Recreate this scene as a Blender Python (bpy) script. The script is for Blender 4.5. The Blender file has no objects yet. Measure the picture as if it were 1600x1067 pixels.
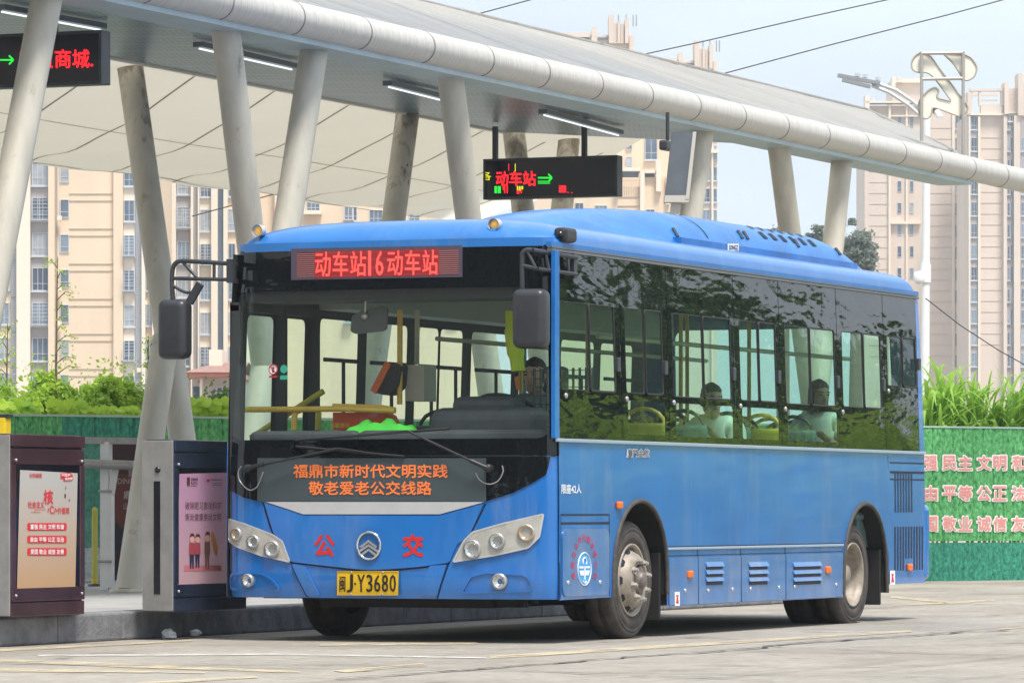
import bpy, bmesh, math, random
from mathutils import Vector, Matrix
from mathutils.geometry import delaunay_2d_cdt

SC = bpy.context.scene
COL = SC.collection
rnd = random.Random(7)
R = math.radians

# ------------------------------------------------------------------ camera
# World: +X runs along the bus from its front to its rear, +Y across it to the
# kerb, Z up; the origin is the ground under the bus's near front corner.
FPX, HCX, HOR, CAMH = 7400.0, 800.0, 795.0, 0.94
TH = math.atan2(3110.0, FPX)
DV = (math.cos(TH), math.sin(TH))
RV = (math.sin(TH), -math.cos(TH))
CAM = (-30.442, -12.4805)
cd = bpy.data.cameras.new('camera')
cam = bpy.data.objects.new('camera', cd)
COL.objects.link(cam)
cam.location = (CAM[0], CAM[1], CAMH)
cam.rotation_euler = (R(90), 0, TH - R(90))
cd.sensor_width = 36.0
cd.lens = 36.0 * FPX / 1600.0
cd.shift_y = (HOR - 533.5) / 1600.0
cd.clip_start = 0.5
cd.clip_end = 5000
SC.camera = cam

# ------------------------------------------------------------------ sky, sun, exposure
w = bpy.data.worlds.new('World')
SC.world = w
w.use_nodes = True
nt = w.node_tree
for n in list(nt.nodes):
    nt.nodes.remove(n)
SUN_EL, SUN_AZ = R(65), R(-132)          # azimuth of the sun seen from the bus, from +X
sky = nt.nodes.new('ShaderNodeTexSky')
sky.sky_type = 'NISHITA'
sky.sun_disc = False
sky.sun_elevation = SUN_EL
sky.sun_rotation = R(90) - SUN_AZ
sky.air_density = 1.0
sky.dust_density = 3.0
bg1 = nt.nodes.new('ShaderNodeBackground')
bg1.inputs['Strength'].default_value = 0.11
nt.links.new(sky.outputs[0], bg1.inputs['Color'])
bg2 = nt.nodes.new('ShaderNodeBackground')     # the cloud layer of an overcast day
bg2.inputs['Color'].default_value = (0.80, 0.90, 1.0, 1)
bg2.inputs['Strength'].default_value = 0.86
wtc = nt.nodes.new('ShaderNodeTexCoord'); wmp = nt.nodes.new('ShaderNodeMapping'); wmp.inputs['Scale'].default_value = (1, 1, 3.0)
nt.links.new(wtc.outputs['Generated'], wmp.inputs[0])
wn = nt.nodes.new('ShaderNodeTexNoise'); wn.inputs['Scale'].default_value = 9.0; wn.inputs['Detail'].default_value = 6
nt.links.new(wmp.outputs[0], wn.inputs['Vector'])
wr = nt.nodes.new('ShaderNodeMapRange'); wr.inputs[1].default_value = .3; wr.inputs[2].default_value = .7; wr.inputs[3].default_value = .67; wr.inputs[4].default_value = .84
nt.links.new(wn.outputs['Fac'], wr.inputs[0]); nt.links.new(wr.outputs[0], bg2.inputs['Strength'])
mx = nt.nodes.new('ShaderNodeMixShader')
mx.inputs[0].default_value = 0.88
nt.links.new(bg1.outputs[0], mx.inputs[1])
nt.links.new(bg2.outputs[0], mx.inputs[2])
wo = nt.nodes.new('ShaderNodeOutputWorld')
nt.links.new(mx.outputs[0], wo.inputs['Surface'])

sd = bpy.data.lights.new('sun', 'SUN')
sd.energy = 3.2
sd.angle = R(14)
sd.color = (1.0, 0.95, 0.88)
sun = bpy.data.objects.new('sun', sd)
COL.objects.link(sun)
sdir = Vector((math.cos(SUN_EL) * math.cos(SUN_AZ), math.cos(SUN_EL) * math.sin(SUN_AZ), math.sin(SUN_EL)))
sun.rotation_euler = sdir.to_track_quat('Z', 'Y').to_euler()
sun.location = sdir * 60

vs = SC.view_settings
vs.view_transform = 'Standard'
vs.look = 'None'
vs.exposure = 0.72
vs.gamma = 1.0
SC.cycles.max_bounces = 8
SC.cycles.transparent_max_bounces = 20
SC.cycles.caustics_reflective = False
SC.cycles.caustics_refractive = False

# ------------------------------------------------------------------ measuring the photograph
def ray(px, py):
    a = (px - HCX) / FPX
    b = -(py - HOR) / FPX
    return (DV[0] + a * RV[0], DV[1] + a * RV[1], b)

def on_y(px, py, y):                      # point of the plane Y = y
    q = ray(px, py); t = (y - CAM[1]) / q[1]
    return Vector((CAM[0] + t * q[0], y, CAMH + t * q[2]))

def on_x(px, py, x):
    q = ray(px, py); t = (x - CAM[0]) / q[0]
    return Vector((x, CAM[1] + t * q[1], CAMH + t * q[2]))

def on_z(px, py, z=0.0):
    q = ray(px, py); t = (z - CAMH) / q[2]
    return Vector((CAM[0] + t * q[0], CAM[1] + t * q[1], z))

def at(px, py, dist):                     # point at a given distance along the view axis
    q = ray(px, py)
    return Vector((CAM[0] + dist * q[0], CAM[1] + dist * q[1], CAMH + dist * q[2]))

# ------------------------------------------------------------------ materials
MATS = {}
def mat(name, col, rough=0.5, metal=0.0, var=0.0, scale=6.0, bump=0.0, bscale=None, spec=0.5, coat=0.0,
        emit=None, estr=0.0, coords='Object', detail=4.0, col2=None, stretch=None):
    if name in MATS:
        return MATS[name]
    m = bpy.data.materials.new(name)
    m.use_nodes = True
    t = m.node_tree
    b = t.nodes['Principled BSDF']
    c = (*col, 1)
    b.inputs['Base Color'].default_value = c
    b.inputs['Roughness'].default_value = rough
    b.inputs['Metallic'].default_value = metal
    b.inputs['Specular IOR Level'].default_value = spec
    b.inputs['Coat Weight'].default_value = coat
    b.inputs['Coat Roughness'].default_value = 0.04
    if emit:
        b.inputs['Emission Color'].default_value = (*emit, 1)
        b.inputs['Emission Strength'].default_value = estr
    if var or bump:
        tc = t.nodes.new('ShaderNodeTexCoord')
        src = tc.outputs[coords]
        if stretch:
            mp = t.nodes.new('ShaderNodeMapping')
            mp.inputs['Scale'].default_value = stretch
            t.links.new(src, mp.inputs['Vector'])
            src = mp.outputs[0]
        if var:
            no = t.nodes.new('ShaderNodeTexNoise')
            no.inputs['Scale'].default_value = scale
            no.inputs['Detail'].default_value = detail
            no.inputs['Roughness'].default_value = 0.6
            t.links.new(src, no.inputs['Vector'])
            mxn = t.nodes.new('ShaderNodeMix')
            mxn.data_type = 'RGBA'
            rp = t.nodes.new('ShaderNodeMapRange')
            rp.inputs['From Min'].default_value = 0.3
            rp.inputs['From Max'].default_value = 0.7
            t.links.new(no.outputs['Fac'], rp.inputs['Value'])
            t.links.new(rp.outputs[0], mxn.inputs['Factor'])
            lo = col2 if col2 else tuple(x * (1 - var) for x in col)
            hi = tuple(min(1, x * (1 + var * (0 if col2 else 1))) for x in col)
            mxn.inputs[6].default_value = (*lo, 1)
            mxn.inputs[7].default_value = (*hi, 1)
            t.links.new(mxn.outputs[2], b.inputs['Base Color'])
        if bump:
            n2 = t.nodes.new('ShaderNodeTexNoise')
            n2.inputs['Scale'].default_value = bscale or scale
            n2.inputs['Detail'].default_value = 3
            t.links.new(src, n2.inputs['Vector'])
            bp = t.nodes.new('ShaderNodeBump')
            bp.inputs['Strength'].default_value = bump
            bp.inputs['Distance'].default_value = 0.02
            t.links.new(n2.outputs['Fac'], bp.inputs['Height'])
            t.links.new(bp.outputs[0], b.inputs['Normal'])
    MATS[name] = m
    return m

def glass_mat(name, tint, ior=1.45, wav=0.0, wscale=2.0, rough=0.0, film=0.0, film_col=(0.5, 0.5, 0.5)):
    m = bpy.data.materials.new(name)
    m.use_nodes = True
    t = m.node_tree
    for n in list(t.nodes):
        t.nodes.remove(n)
    out = t.nodes.new('ShaderNodeOutputMaterial')
    tr = t.nodes.new('ShaderNodeBsdfTransparent')
    tr.inputs[0].default_value = (*tint, 1)
    gl = t.nodes.new('ShaderNodeBsdfGlossy')
    gl.inputs['Roughness'].default_value = rough
    lw = t.nodes.new('ShaderNodeLayerWeight')   # same reflectance from both sides of the pane
    pw_ = t.nodes.new('ShaderNodeMath'); pw_.operation = 'POWER'; pw_.inputs[1].default_value = 5.0
    t.links.new(lw.outputs['Facing'], pw_.inputs[0])
    f0 = ((ior - 1) / (ior + 1)) ** 2
    fr = t.nodes.new('ShaderNodeMath'); fr.operation = 'MULTIPLY_ADD'
    fr.inputs[1].default_value = 1 - f0; fr.inputs[2].default_value = f0
    t.links.new(pw_.outputs[0], fr.inputs[0])
    mxx = t.nodes.new('ShaderNodeMixShader')
    t.links.new(fr.outputs[0], mxx.inputs[0])
    t.links.new(tr.outputs[0], mxx.inputs[1])
    t.links.new(gl.outputs[0], mxx.inputs[2])
    last = mxx
    if film:                               # a thin layer of dust on the pane
        df = t.nodes.new('ShaderNodeBsdfDiffuse')
        df.inputs[0].default_value = (*film_col, 1)
        m2 = t.nodes.new('ShaderNodeMixShader')
        m2.inputs[0].default_value = film
        t.links.new(mxx.outputs[0], m2.inputs[1])
        t.links.new(df.outputs[0], m2.inputs[2])
        last = m2
    t.links.new(last.outputs[0], out.inputs['Surface'])
    if wav:
        tc = t.nodes.new('ShaderNodeTexCoord')
        mp = t.nodes.new('ShaderNodeMapping')
        mp.inputs['Scale'].default_value = (1.0, 1.0, 2.2)
        t.links.new(tc.outputs['Object'], mp.inputs['Vector'])
        no = t.nodes.new('ShaderNodeTexNoise')
        no.inputs['Scale'].default_value = wscale
        no.inputs['Detail'].default_value = 1.5
        t.links.new(mp.outputs[0], no.inputs['Vector'])
        bp = t.nodes.new('ShaderNodeBump')
        bp.inputs['Strength'].default_value = wav
        bp.inputs['Distance'].default_value = 0.03
        t.links.new(no.outputs['Fac'], bp.inputs['Height'])
        t.links.new(bp.outputs[0], gl.inputs['Normal'])
    MATS[name] = m
    return m

def emis(name, col, strength):
    return mat(name, (0.01, 0.01, 0.01), 0.6, emit=col, estr=strength)

# ------------------------------------------------------------------ objects
def tag(o, label, cat, group=None, kind=None):
    o['label'] = label
    o['category'] = cat
    if group: o['group'] = group
    if kind: o['kind'] = kind
    return o

def thing(name, label, cat, loc=(0, 0, 0), group=None):
    o = bpy.data.objects.new(name, None)
    o.empty_display_size = 0.2
    o.location = loc
    COL.objects.link(o)
    return tag(o, label, cat, group)

def children_of(o):
    return [c for c in COL.objects if c.parent == o]

def copy_tree(o, loc=None, label=None, parent=None):
    c = o.copy()
    COL.objects.link(c)
    if parent is not None: c.parent = parent
    if loc is not None: c.location = loc
    if label: c['label'] = label
    for ch in children_of(o):
        copy_tree(ch, parent=c)
    return c

class MB:
    """collects faces for ONE mesh object"""
    def __init__(s):
        s.v = []; s.f = []; s.m = []; s.n = {}; s.sm = []; s.cur = 0; s.smooth = False
    def add(s, vs_, fs, normals=None, smooth=None):
        o = len(s.v)
        s.v += [tuple(p) for p in vs_]
        s.f += [tuple(i + o for i in f) for f in fs]
        s.m += [s.cur] * len(fs)
        s.sm += [s.smooth if smooth is None else smooth] * len(fs)
        if normals:
            for i, q in enumerate(normals): s.n[o + i] = tuple(q)
        return s
    def box(s, a, b):
        x0, y0, z0 = a; x1, y1, z1 = b
        return s.hexa([(x0, y0, z0), (x1, y0, z0), (x1, y1, z0), (x0, y1, z0),
                       (x0, y0, z1), (x1, y0, z1), (x1, y1, z1), (x0, y1, z1)])
    def hexa(s, p):
        return s.add(p, [(3, 2, 1, 0), (4, 5, 6, 7), (0, 1, 5, 4), (1, 2, 6, 5), (2, 3, 7, 6), (3, 0, 4, 7)])
    def beam(s, a, b, wd, dp, up=(0, 0, 1)):
        a = Vector(a); b = Vector(b); t = (b - a).normalized()
        u = t.cross(Vector(up))
        if u.length < 1e-4: u = t.cross(Vector((1, 0, 0)))
        u.normalize(); q = u.cross(t).normalized()
        u *= wd / 2; q *= dp / 2
        return s.hexa([a - u - q, a + u - q, b + u - q, b - u - q, a - u + q, a + u + q, b + u + q, b - u + q])
    def tube(s, pts, rad, seg=10, caps=True, closed=False):
        pts = [Vector(p) for p in pts]; n = len(pts)
        rads = rad if isinstance(rad, (list, tuple)) else [rad] * n
        vs_ = []; fs = []; prev = None
        for i, p in enumerate(pts):
            if closed: t = pts[(i + 1) % n] - pts[i - 1]
            else: t = pts[min(i + 1, n - 1)] - pts[max(i - 1, 0)]
            t.normalize()
            if prev is None:
                u = t.cross(Vector((0, 0, 1)))
                if u.length < 1e-3: u = t.cross(Vector((1, 0, 0)))
            else:
                u = prev - t * prev.dot(t)
            u.normalize(); prev = u.copy(); q = t.cross(u)
            for k in range(seg):
                an = 2 * math.pi * k / seg
                vs_.append(p + (u * math.cos(an) + q * math.sin(an)) * rads[i])
        for i in range(n if closed else n - 1):
            j = (i + 1) % n
            for k in range(seg):
                k2 = (k + 1) % seg
                fs.append((i * seg + k, i * seg + k2, j * seg + k2, j * seg + k))
        s.add(vs_, fs, smooth=True)
        if caps and not closed:
            s.add(vs_[:seg], [tuple(range(seg - 1, -1, -1))], smooth=False)
            s.add(vs_[-seg:], [tuple(range(seg))], smooth=False)
        return s
    def lathe(s, prof, org, axis, seg=32, smooth=True):
        """prof: (radius, distance along axis)"""
        ax = Vector(axis).normalized(); org = Vector(org)
        u = ax.cross(Vector((0, 0, 1)))
        if u.length < 1e-3: u = Vector((1, 0, 0))
        u.normalize(); q = ax.cross(u)
        vs_ = []; fs = []; n = len(prof)
        for k in range(seg):
            an = 2 * math.pi * k / seg
            e = u * math.cos(an) + q * math.sin(an)
            for r_, h_ in prof: vs_.append(org + e * r_ + ax * h_)
        for k in range(seg):
            k2 = (k + 1) % seg
            for i in range(n - 1):
                fs.append((k * n + i, k2 * n + i, k2 * n + i + 1, k * n + i + 1))
        return s.add(vs_, fs, smooth=smooth)
    def disc(s, org, axis, r_, seg=24):
        ax = Vector(axis).normalized(); org = Vector(org)
        u = ax.cross(Vector((0, 0, 1)))
        if u.length < 1e-3: u = Vector((1, 0, 0))
        u.normalize(); q = ax.cross(u)
        return s.add([org + (u * math.cos(2 * math.pi * k / seg) + q * math.sin(2 * math.pi * k / seg)) * r_ for k in range(seg)],
                     [tuple(range(seg))])
    def ball(s, c, r_, seg=12, rings=8):
        rx, ry, rz = r_ if isinstance(r_, (tuple, list)) else (r_, r_, r_)
        vs_ = []; fs = []
        for i in range(rings + 1):
            ph = math.pi * i / rings
            for k in range(seg):
                an = 2 * math.pi * k / seg
                vs_.append((c[0] + rx * math.sin(ph) * math.cos(an), c[1] + ry * math.sin(ph) * math.sin(an), c[2] + rz * math.cos(ph)))
        for i in range(rings):
            for k in range(seg):
                k2 = (k + 1) % seg
                fs.append((i * seg + k, (i + 1) * seg + k, (i + 1) * seg + k2, i * seg + k2))
        return s.add(vs_, fs, smooth=True)
    def rbox(s, a, b, r_=0.02, seg=2):
        """box with rounded edges"""
        bm = bmesh.new()
        bmesh.ops.create_cube(bm, size=1.0)
        sx, sy, sz = (b[i] - a[i] for i in range(3))
        for v in bm.verts:
            v.co = Vector((a[0] + (v.co.x + .5) * sx, a[1] + (v.co.y + .5) * sy, a[2] + (v.co.z + .5) * sz))
        r_ = min(r_, abs(sx) * .45, abs(sy) * .45, abs(sz) * .45)
        bmesh.ops.bevel(bm, geom=bm.edges[:], offset=r_, segments=seg, affect='EDGES', profile=0.5)
        bm.verts.index_update()
        s.add([v.co[:] for v in bm.verts], [tuple(v.index for v in f.verts) for f in bm.faces])
        bm.free(); return s
    def xf(s, start, M):
        """transform the vertices added since index start"""
        for i in range(start, len(s.v)): s.v[i] = tuple(M @ Vector(s.v[i]))
        return s
    def build(s, name, ms, parent=None, kind=None):
        me = bpy.data.meshes.new(name)
        me.from_pydata(s.v, [], s.f)
        if not isinstance(ms, (list, tuple)): ms = [ms]
        for m in ms: me.materials.append(m)
        if len(ms) > 1: me.polygons.foreach_set('material_index', s.m)
        me.polygons.foreach_set('use_smooth', s.sm)
        me.update()
        if s.n:
            base = [tuple(v.normal) for v in me.vertices]
            nn = [s.n.get(i, (0, 0, 0)) for i in range(len(s.v))]
            me.normals_split_custom_set_from_vertices(nn)
        o = bpy.data.objects.new(name, me)
        COL.objects.link(o)
        if parent is not None:
            o.parent = parent
            if parent.type == 'EMPTY':
                o.matrix_parent_inverse = Matrix.Translation(-Vector(parent.location))
        if kind: o['kind'] = kind
        return o

def inside(p, poly):
    x, y = p; c = False; n = len(poly); j = n - 1
    for i in range(n):
        xi, yi = poly[i]; xj, yj = poly[j]
        if (yi > y) != (yj > y) and x < (xj - xi) * (y - yi) / (yj - yi) + xi: c = not c
        j = i
    return c

def densify(poly, res):
    out = []
    for i in range(len(poly)):
        a = poly[i]; b = poly[(i + 1) % len(poly)]
        k = max(1, int(math.ceil(math.hypot(b[0] - a[0], b[1] - a[1]) / res)))
        for j in range(k): out.append((a[0] + (b[0] - a[0]) * j / k, a[1] + (b[1] - a[1]) * j / k))
    return out

def rounded(poly, r_, seg=4):
    """round the corners of a polygon"""
    out = []; n = len(poly)
    for i in range(n):
        p0 = Vector(poly[i - 1]); p = Vector(poly[i]); p1 = Vector(poly[(i + 1) % n])
        a = (p0 - p); b = (p1 - p); q = min(r_, a.length * .45, b.length * .45)
        A = p + a.normalized() * q; B = p + b.normalized() * q
        for k in range(seg + 1):
            t = k / seg
            e = A * (1 - t) ** 2 + p * 2 * t * (1 - t) + B * t * t
            out.append((e.x, e.y))
    return out

def plate(mb, outline, M, off=0.0, th=0.0, holes=(), res=0.15, smooth=True, lip=True):
    """a sheet cut to a 2-D outline (with holes) and laid on the surface M(u, v, off)"""
    loops = [densify(outline, res)] + [densify(h, res) for h in holes]
    pts = []; edges = []
    for lp in loops:
        o = len(pts); pts += lp
        edges += [(o + i, o + (i + 1) % len(lp)) for i in range(len(lp))]
    us = [p[0] for p in outline]; vs_ = [p[1] for p in outline]
    nx = int((max(us) - min(us)) / res); ny = int((max(vs_) - min(vs_)) / res)
    for i in range(1, nx + 1):
        for j in range(1, ny + 1):
            p = (min(us) + (i - .3) * res, min(vs_) + (j - .3) * res)
            if inside(p, loops[0]) and not any(inside(p, h) for h in loops[1:]):
                if min((p[0] - q[0]) ** 2 + (p[1] - q[1]) ** 2 for q in pts) > (res * .4) ** 2: pts.append(p)
    if M is globals().get('FM'):
        for k_ in (.0135, .02, .03, .045, .065, .095):
            for u_ in (k_, BW - k_):
                for j in range(int((max(vs_) - min(vs_)) / .05) + 1):
                    p = (u_, min(vs_) + .02 + j * .05)
                    if inside(p, loops[0]) and not any(inside(p, h) for h in loops[1:]) and min((p[0] - q[0]) ** 2 + (p[1] - q[1]) ** 2 for q in pts) > .006 ** 2: pts.append(p)
    r_ = delaunay_2d_cdt([Vector(p) for p in pts], edges, [], 0, 1e-7, False)
    V = [(p.x, p.y) for p in r_[0]]
    F = []
    for f in r_[2]:
        c = (sum(V[i][0] for i in f) / len(f), sum(V[i][1] for i in f) / len(f))
        if inside(c, loops[0]) and not any(inside(c, h) for h in loops[1:]): F.append(tuple(f))
    o = off + th
    P = [M(u, v, o) for u, v in V]
    nn = [surf_n(M, u, v) for u, v in V]
    ff = []
    for f in F:
        a, b, c = (Vector(P[i]) for i in f[:3])
        if (b - a).cross(c - a).dot(nn[f[0]]) < 0: f = f[::-1]
        ff.append(f)
    mb.add(P, ff, normals=nn if smooth else None, smooth=smooth)
    if th:
        for lp in loops:
            n = len(lp)
            A = [M(u, v, off) for u, v in lp]; B = [M(u, v, o) for u, v in lp]
            mb.add(A + B, [(i, (i + 1) % n, n + (i + 1) % n, n + i) for i in range(n)], smooth=False)
    return mb

def surf_n(M, u, v):
    e = 1e-3
    a = Vector(M(u, v, 0.01)) - Vector(M(u, v, 0))
    du = Vector(M(u + e, v, 0)) - Vector(M(u - e, v, 0)); dv = Vector(M(u, v + e, 0)) - Vector(M(u, v - e, 0))
    n = du.cross(dv)
    if n.length < 1e-12: return a.normalized()
    n.normalize()
    return n if n.dot(a) > 0 else -n

# --- lettering: glyph outlines of the built-in font as flat faces
TXT = {}
def glyphs(body):
    k = body
    if k in TXT: return TXT[k]
    c = bpy.data.curves.new('lettering', 'FONT')
    c.body = body; c.resolution_u = 2
    o = bpy.data.objects.new('lettering', c)
    COL.objects.link(o)
    dg = bpy.context.evaluated_depsgraph_get()
    me = bpy.data.meshes.new_from_object(o.evaluated_get(dg))
    V = [(v.co.x, v.co.y) for v in me.vertices]
    F = [tuple(p.vertices) for p in me.polygons]
    bpy.data.objects.remove(o); bpy.data.curves.remove(c); bpy.data.meshes.remove(me)
    x0 = min(v[0] for v in V); x1 = max(v[0] for v in V); y0 = min(v[1] for v in V); y1 = max(v[1] for v in V)
    V = [((v[0] - x0) / (x1 - x0), (v[1] - y0) / (y1 - y0)) for v in V]
    TXT[k] = (V, F)
    return TXT[k]

def letter(mb, body, quad, M, off, bold=0.0):
    """lettering laid into the 2-D quad (lower left, lower right, upper right, upper left) of surface M"""
    V, F = glyphs(body)
    a, b, c, d = [Vector(q) for q in quad]
    h_ = ((d - a).length + (c - b).length) / 2; w_ = ((b - a).length + (c - d).length) / 2
    bx_, by_ = bold * h_ * 1.15 / w_, bold * 1.15
    shifts = [(0, 0)]
    if bold: shifts += [(bx_, 0), (-bx_, 0), (0, by_), (0, -by_)]
    if bold > .05: shifts += [(sx * bx_ * .8, sy * by_ * .8) for sx in (-1, 1) for sy in (-1, 1)]
    flip = None
    for i_, (sx, sy) in enumerate(shifts):
        P = []
        for s, t in V:
            s = bx_ + s * (1 - 2 * bx_) + sx; t = by_ + t * (1 - 2 * by_) + sy
            q = a * (1 - s) * (1 - t) + b * s * (1 - t) + c * s * t + d * (1 - s) * t
            P.append(M(q.x, q.y, off + .00025 * i_))
        if flip is None:
            f0 = F[0]; n = surf_n(M, a.x, a.y)
            A, B, C = (Vector(P[i]) for i in f0[:3])
            flip = (B - A).cross(C - A).dot(n) < 0
        mb.add(P, [f[::-1] for f in F] if flip else F)
    return mb

def rect(x0, y0, x1, y1):
    """photo rectangle -> lower left, lower right, upper right, upper left"""
    return [(x0, y1), (x1, y1), (x1, y0), (x0, y0)]

def circ(cx, cy, rx, ry=None, n=24):
    ry = rx if ry is None else ry
    return [(cx + rx * math.cos(2 * math.pi * k / n), cy + ry * math.sin(2 * math.pi * k / n)) for k in range(n)]

def flat_map(o, u, v, n):
    o = Vector(o); u = Vector(u); v = Vector(v); n = Vector(n)
    return lambda a, b, c: tuple(o + u * a + v * b + n * c)

# colours -----------------------------------------------------------
def dusty(m, dust, amount, lo=.52, hi=.78, scale=1.0, stretch=(3.2, 3.2, .55)):
    """rain-streaked road dust over a paint"""
    t = m.node_tree; b = t.nodes['Principled BSDF']; L = t.links.new
    src = b.inputs['Base Color'].links[0].from_socket
    tc = t.nodes.new('ShaderNodeTexCoord'); mp = t.nodes.new('ShaderNodeMapping'); mp.inputs['Scale'].default_value = stretch
    L(tc.outputs['Object'], mp.inputs[0])
    n = t.nodes.new('ShaderNodeTexNoise'); n.inputs['Scale'].default_value = scale; n.inputs['Detail'].default_value = 9; n.inputs['Roughness'].default_value = .68
    L(mp.outputs[0], n.inputs['Vector'])
    mr = t.nodes.new('ShaderNodeMapRange'); mr.inputs[1].default_value = lo; mr.inputs[2].default_value = hi; mr.inputs[4].default_value = amount
    L(n.outputs['Fac'], mr.inputs[0])
    x_ = t.nodes.new('ShaderNodeMix'); x_.data_type = 'RGBA'; L(mr.outputs[0], x_.inputs[0]); L(src, x_.inputs[6]); x_.inputs[7].default_value = (*dust, 1)
    L(x_.outputs[2], b.inputs['Base Color'])
BLUE = mat('blue_paint', (0.008, 0.155, 0.51), 0.26, var=0.10, scale=1.6, bump=0.11, bscale=1.5, coat=1.0)
dusty(BLUE, (.24, .31, .47), .30)
BLUE2 = mat('blue_skirt_paint', (0.04, 0.165, 0.43), 0.36, var=0.14, scale=5, bump=0.06, bscale=3, coat=0.6)
dusty(BLUE2, (.27, .31, .38), .5, .45, .75)
BLACKG = mat('black_tinted_glass', (0.006, 0.008, 0.010), 0.03, bump=0.16, bscale=2.2, spec=0.5, stretch=(.8, .8, 1.8))
BLACKP = mat('black_plastic', (0.018, 0.019, 0.022), 0.42, var=0.2, scale=20)
MIRROR_SHELL = mat('mirror_shell', (0.03, 0.032, 0.038), 0.38, var=0.15, scale=14)
RUBBER = mat('rubber_seal', (0.012, 0.012, 0.012), 0.6)
SIDEG = mat('side_tinted_glass', (0.006, 0.008, 0.010), 0.02, bump=0.34, bscale=1.5, spec=1.0, stretch=(.7, .7, 2.4))
TYRE = mat('tyre_rubber', (0.062, 0.053, 0.049), 0.8, var=0.35, scale=9, bump=0.2, bscale=60)
RIM = mat('rim_steel', (0.33, 0.285, 0.235), 0.55, 0.15, var=0.25, scale=14)
GROOVE = mat('panel_gap', (0.006, 0.012, 0.03), 0.7)
SILVER = mat('silver_trim', (0.62, 0.63, 0.64), 0.32, 0.35, var=0.06)
CHROME = mat('chrome', (0.85, 0.86, 0.88), 0.10, 1.0)
UNDER = mat('underbody', (0.012, 0.012, 0.013), 0.8, var=0.3, scale=8)
WHITE = mat('white_lettering', (0.82, 0.83, 0.85), 0.5)
RED = mat('red_lettering', (0.62, 0.022, 0.025), 0.45)
ORANGE_L = mat('orange_lettering', (0.95, 0.22, 0.05), 0.5)
SLATE = mat('slate_panel', (0.055, 0.075, 0.085), 0.35)
YELLOW = mat('yellow_handrail', (0.86, 0.53, 0.08), 0.35, var=0.08)
PLATE_Y = mat('plate_yellow', (0.80, 0.50, 0.01), 0.4)
DARK_T = mat('dark_lettering', (0.015, 0.012, 0.010), 0.5)
AMBER = mat('amber_lens', (0.80, 0.16, 0.015), 0.25)
LENS = glass_mat('headlight_cover', (0.93, 0.95, 0.96), 1.35)
WSCREEN = glass_mat('windscreen_glass', (0.93, 0.98, 0.95), 1.42, film=0.018, film_col=(0.5, 0.52, 0.54))
PANE = glass_mat('side_pane_glass', (0.64, 0.88, 0.77), 1.6, wav=0.14, wscale=1.6, film=0.03, film_col=(0.4, 0.5, 0.42))
FARPANE = glass_mat('far_pane_glass', (0.76, 0.95, 0.88), 1.3)
PIPE = mat('column_paint', (.60, .56, .475), 0.5, var=0.10, scale=3, bump=0.03, bscale=8, col2=(0.43, 0.405, 0.345), stretch=(1.6, 1.6, .35), detail=7)
METAL_D = mat('dark_metal', (0.05, 0.055, 0.065), 0.4, 0.3, var=0.15)
METAL_L = mat('brushed_steel', (0.42, 0.41, 0.40), 0.35, 0.5, var=0.15, scale=12)

# ================================================================== THE SETTING
def ground_material():
    m = bpy.data.materials.new('concrete_ground'); m.use_nodes = True
    t = m.node_tree; b = t.nodes['Principled BSDF']
    L = t.links.new
    tc = t.nodes.new('ShaderNodeTexCoord')
    def noise(scale, det=5, st=(1, 1, 1), rough=.6):
        mp = t.nodes.new('ShaderNodeMapping'); mp.inputs['Scale'].default_value = st
        L(tc.outputs['Object'], mp.inputs[0])
        n = t.nodes.new('ShaderNodeTexNoise'); n.inputs['Scale'].default_value = scale
        n.inputs['Detail'].default_value = det; n.inputs['Roughness'].default_value = rough
        L(mp.outputs[0], n.inputs['Vector']); return n.outputs['Fac']
    def ramp(src, a, b_, ca, cb):
        r_ = t.nodes.new('ShaderNodeValToRGB')
        r_.color_ramp.elements[0].position = a; r_.color_ramp.elements[0].color = (*ca, 1)
        r_.color_ramp.elements[1].position = b_; r_.color_ramp.elements[1].color = (*cb, 1)
        L(src, r_.inputs[0]); return r_.outputs[0]
    base = ramp(noise(.35, 6, (1, 1.6, 1)), .3, .7, (.255, .23, .198), (.395, .362, .316))
    fine = ramp(noise(9, 6), .3, .75, (.74, .74, .74), (1.1, 1.1, 1.1))
    stain = ramp(noise(.9, 7, (.8, 1, 1), .7), .56, .72, (1, 1, 1), (.50, .48, .46))
    tyre = ramp(noise(1.1, 5, (.12, 1.6, 1), .6), .56, .68, (1, 1, 1), (.80, .79, .78))
    spots = ramp(noise(2.6, 3, (.8, 1, 1), .5), .68, .74, (1, 1, 1), (.45, .43, .41))
    def mul(a, c):
        n = t.nodes.new('ShaderNodeMix'); n.data_type = 'RGBA'; n.blend_type = 'MULTIPLY'
        n.inputs[0].default_value = 1; L(a, n.inputs[6]); L(c, n.inputs[7]); return n.outputs[2]
    L(mul(mul(mul(mul(base, fine), stain), tyre), spots), b.inputs['Base Color'])
    ro = t.nodes.new('ShaderNodeMapRange'); ro.inputs['From Min'].default_value = .35; ro.inputs['From Max'].default_value = .7
    ro.inputs['To Min'].default_value = .95; ro.inputs['To Max'].default_value = .6
    L(noise(.5, 4, (.4, 1, 1)), ro.inputs[0]); L(ro.outputs[0], b.inputs['Roughness'])
    b.inputs['Specular IOR Level'].default_value = .25
    bp = t.nodes.new('ShaderNodeBump'); bp.inputs['Strength'].default_value = .25; bp.inputs['Distance'].default_value = .01
    L(noise(40, 4), bp.inputs['Height']); L(bp.outputs[0], b.inputs['Normal'])
    return m

GROUND = ground_material()
mb = MB(); mb.add([(-1500, -1500, 0), (1500, -1500, 0), (1500, 1500, 0), (-1500, 1500, 0)], [(0, 1, 2, 3)])
mb.build('ground', GROUND, kind='structure')

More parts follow.
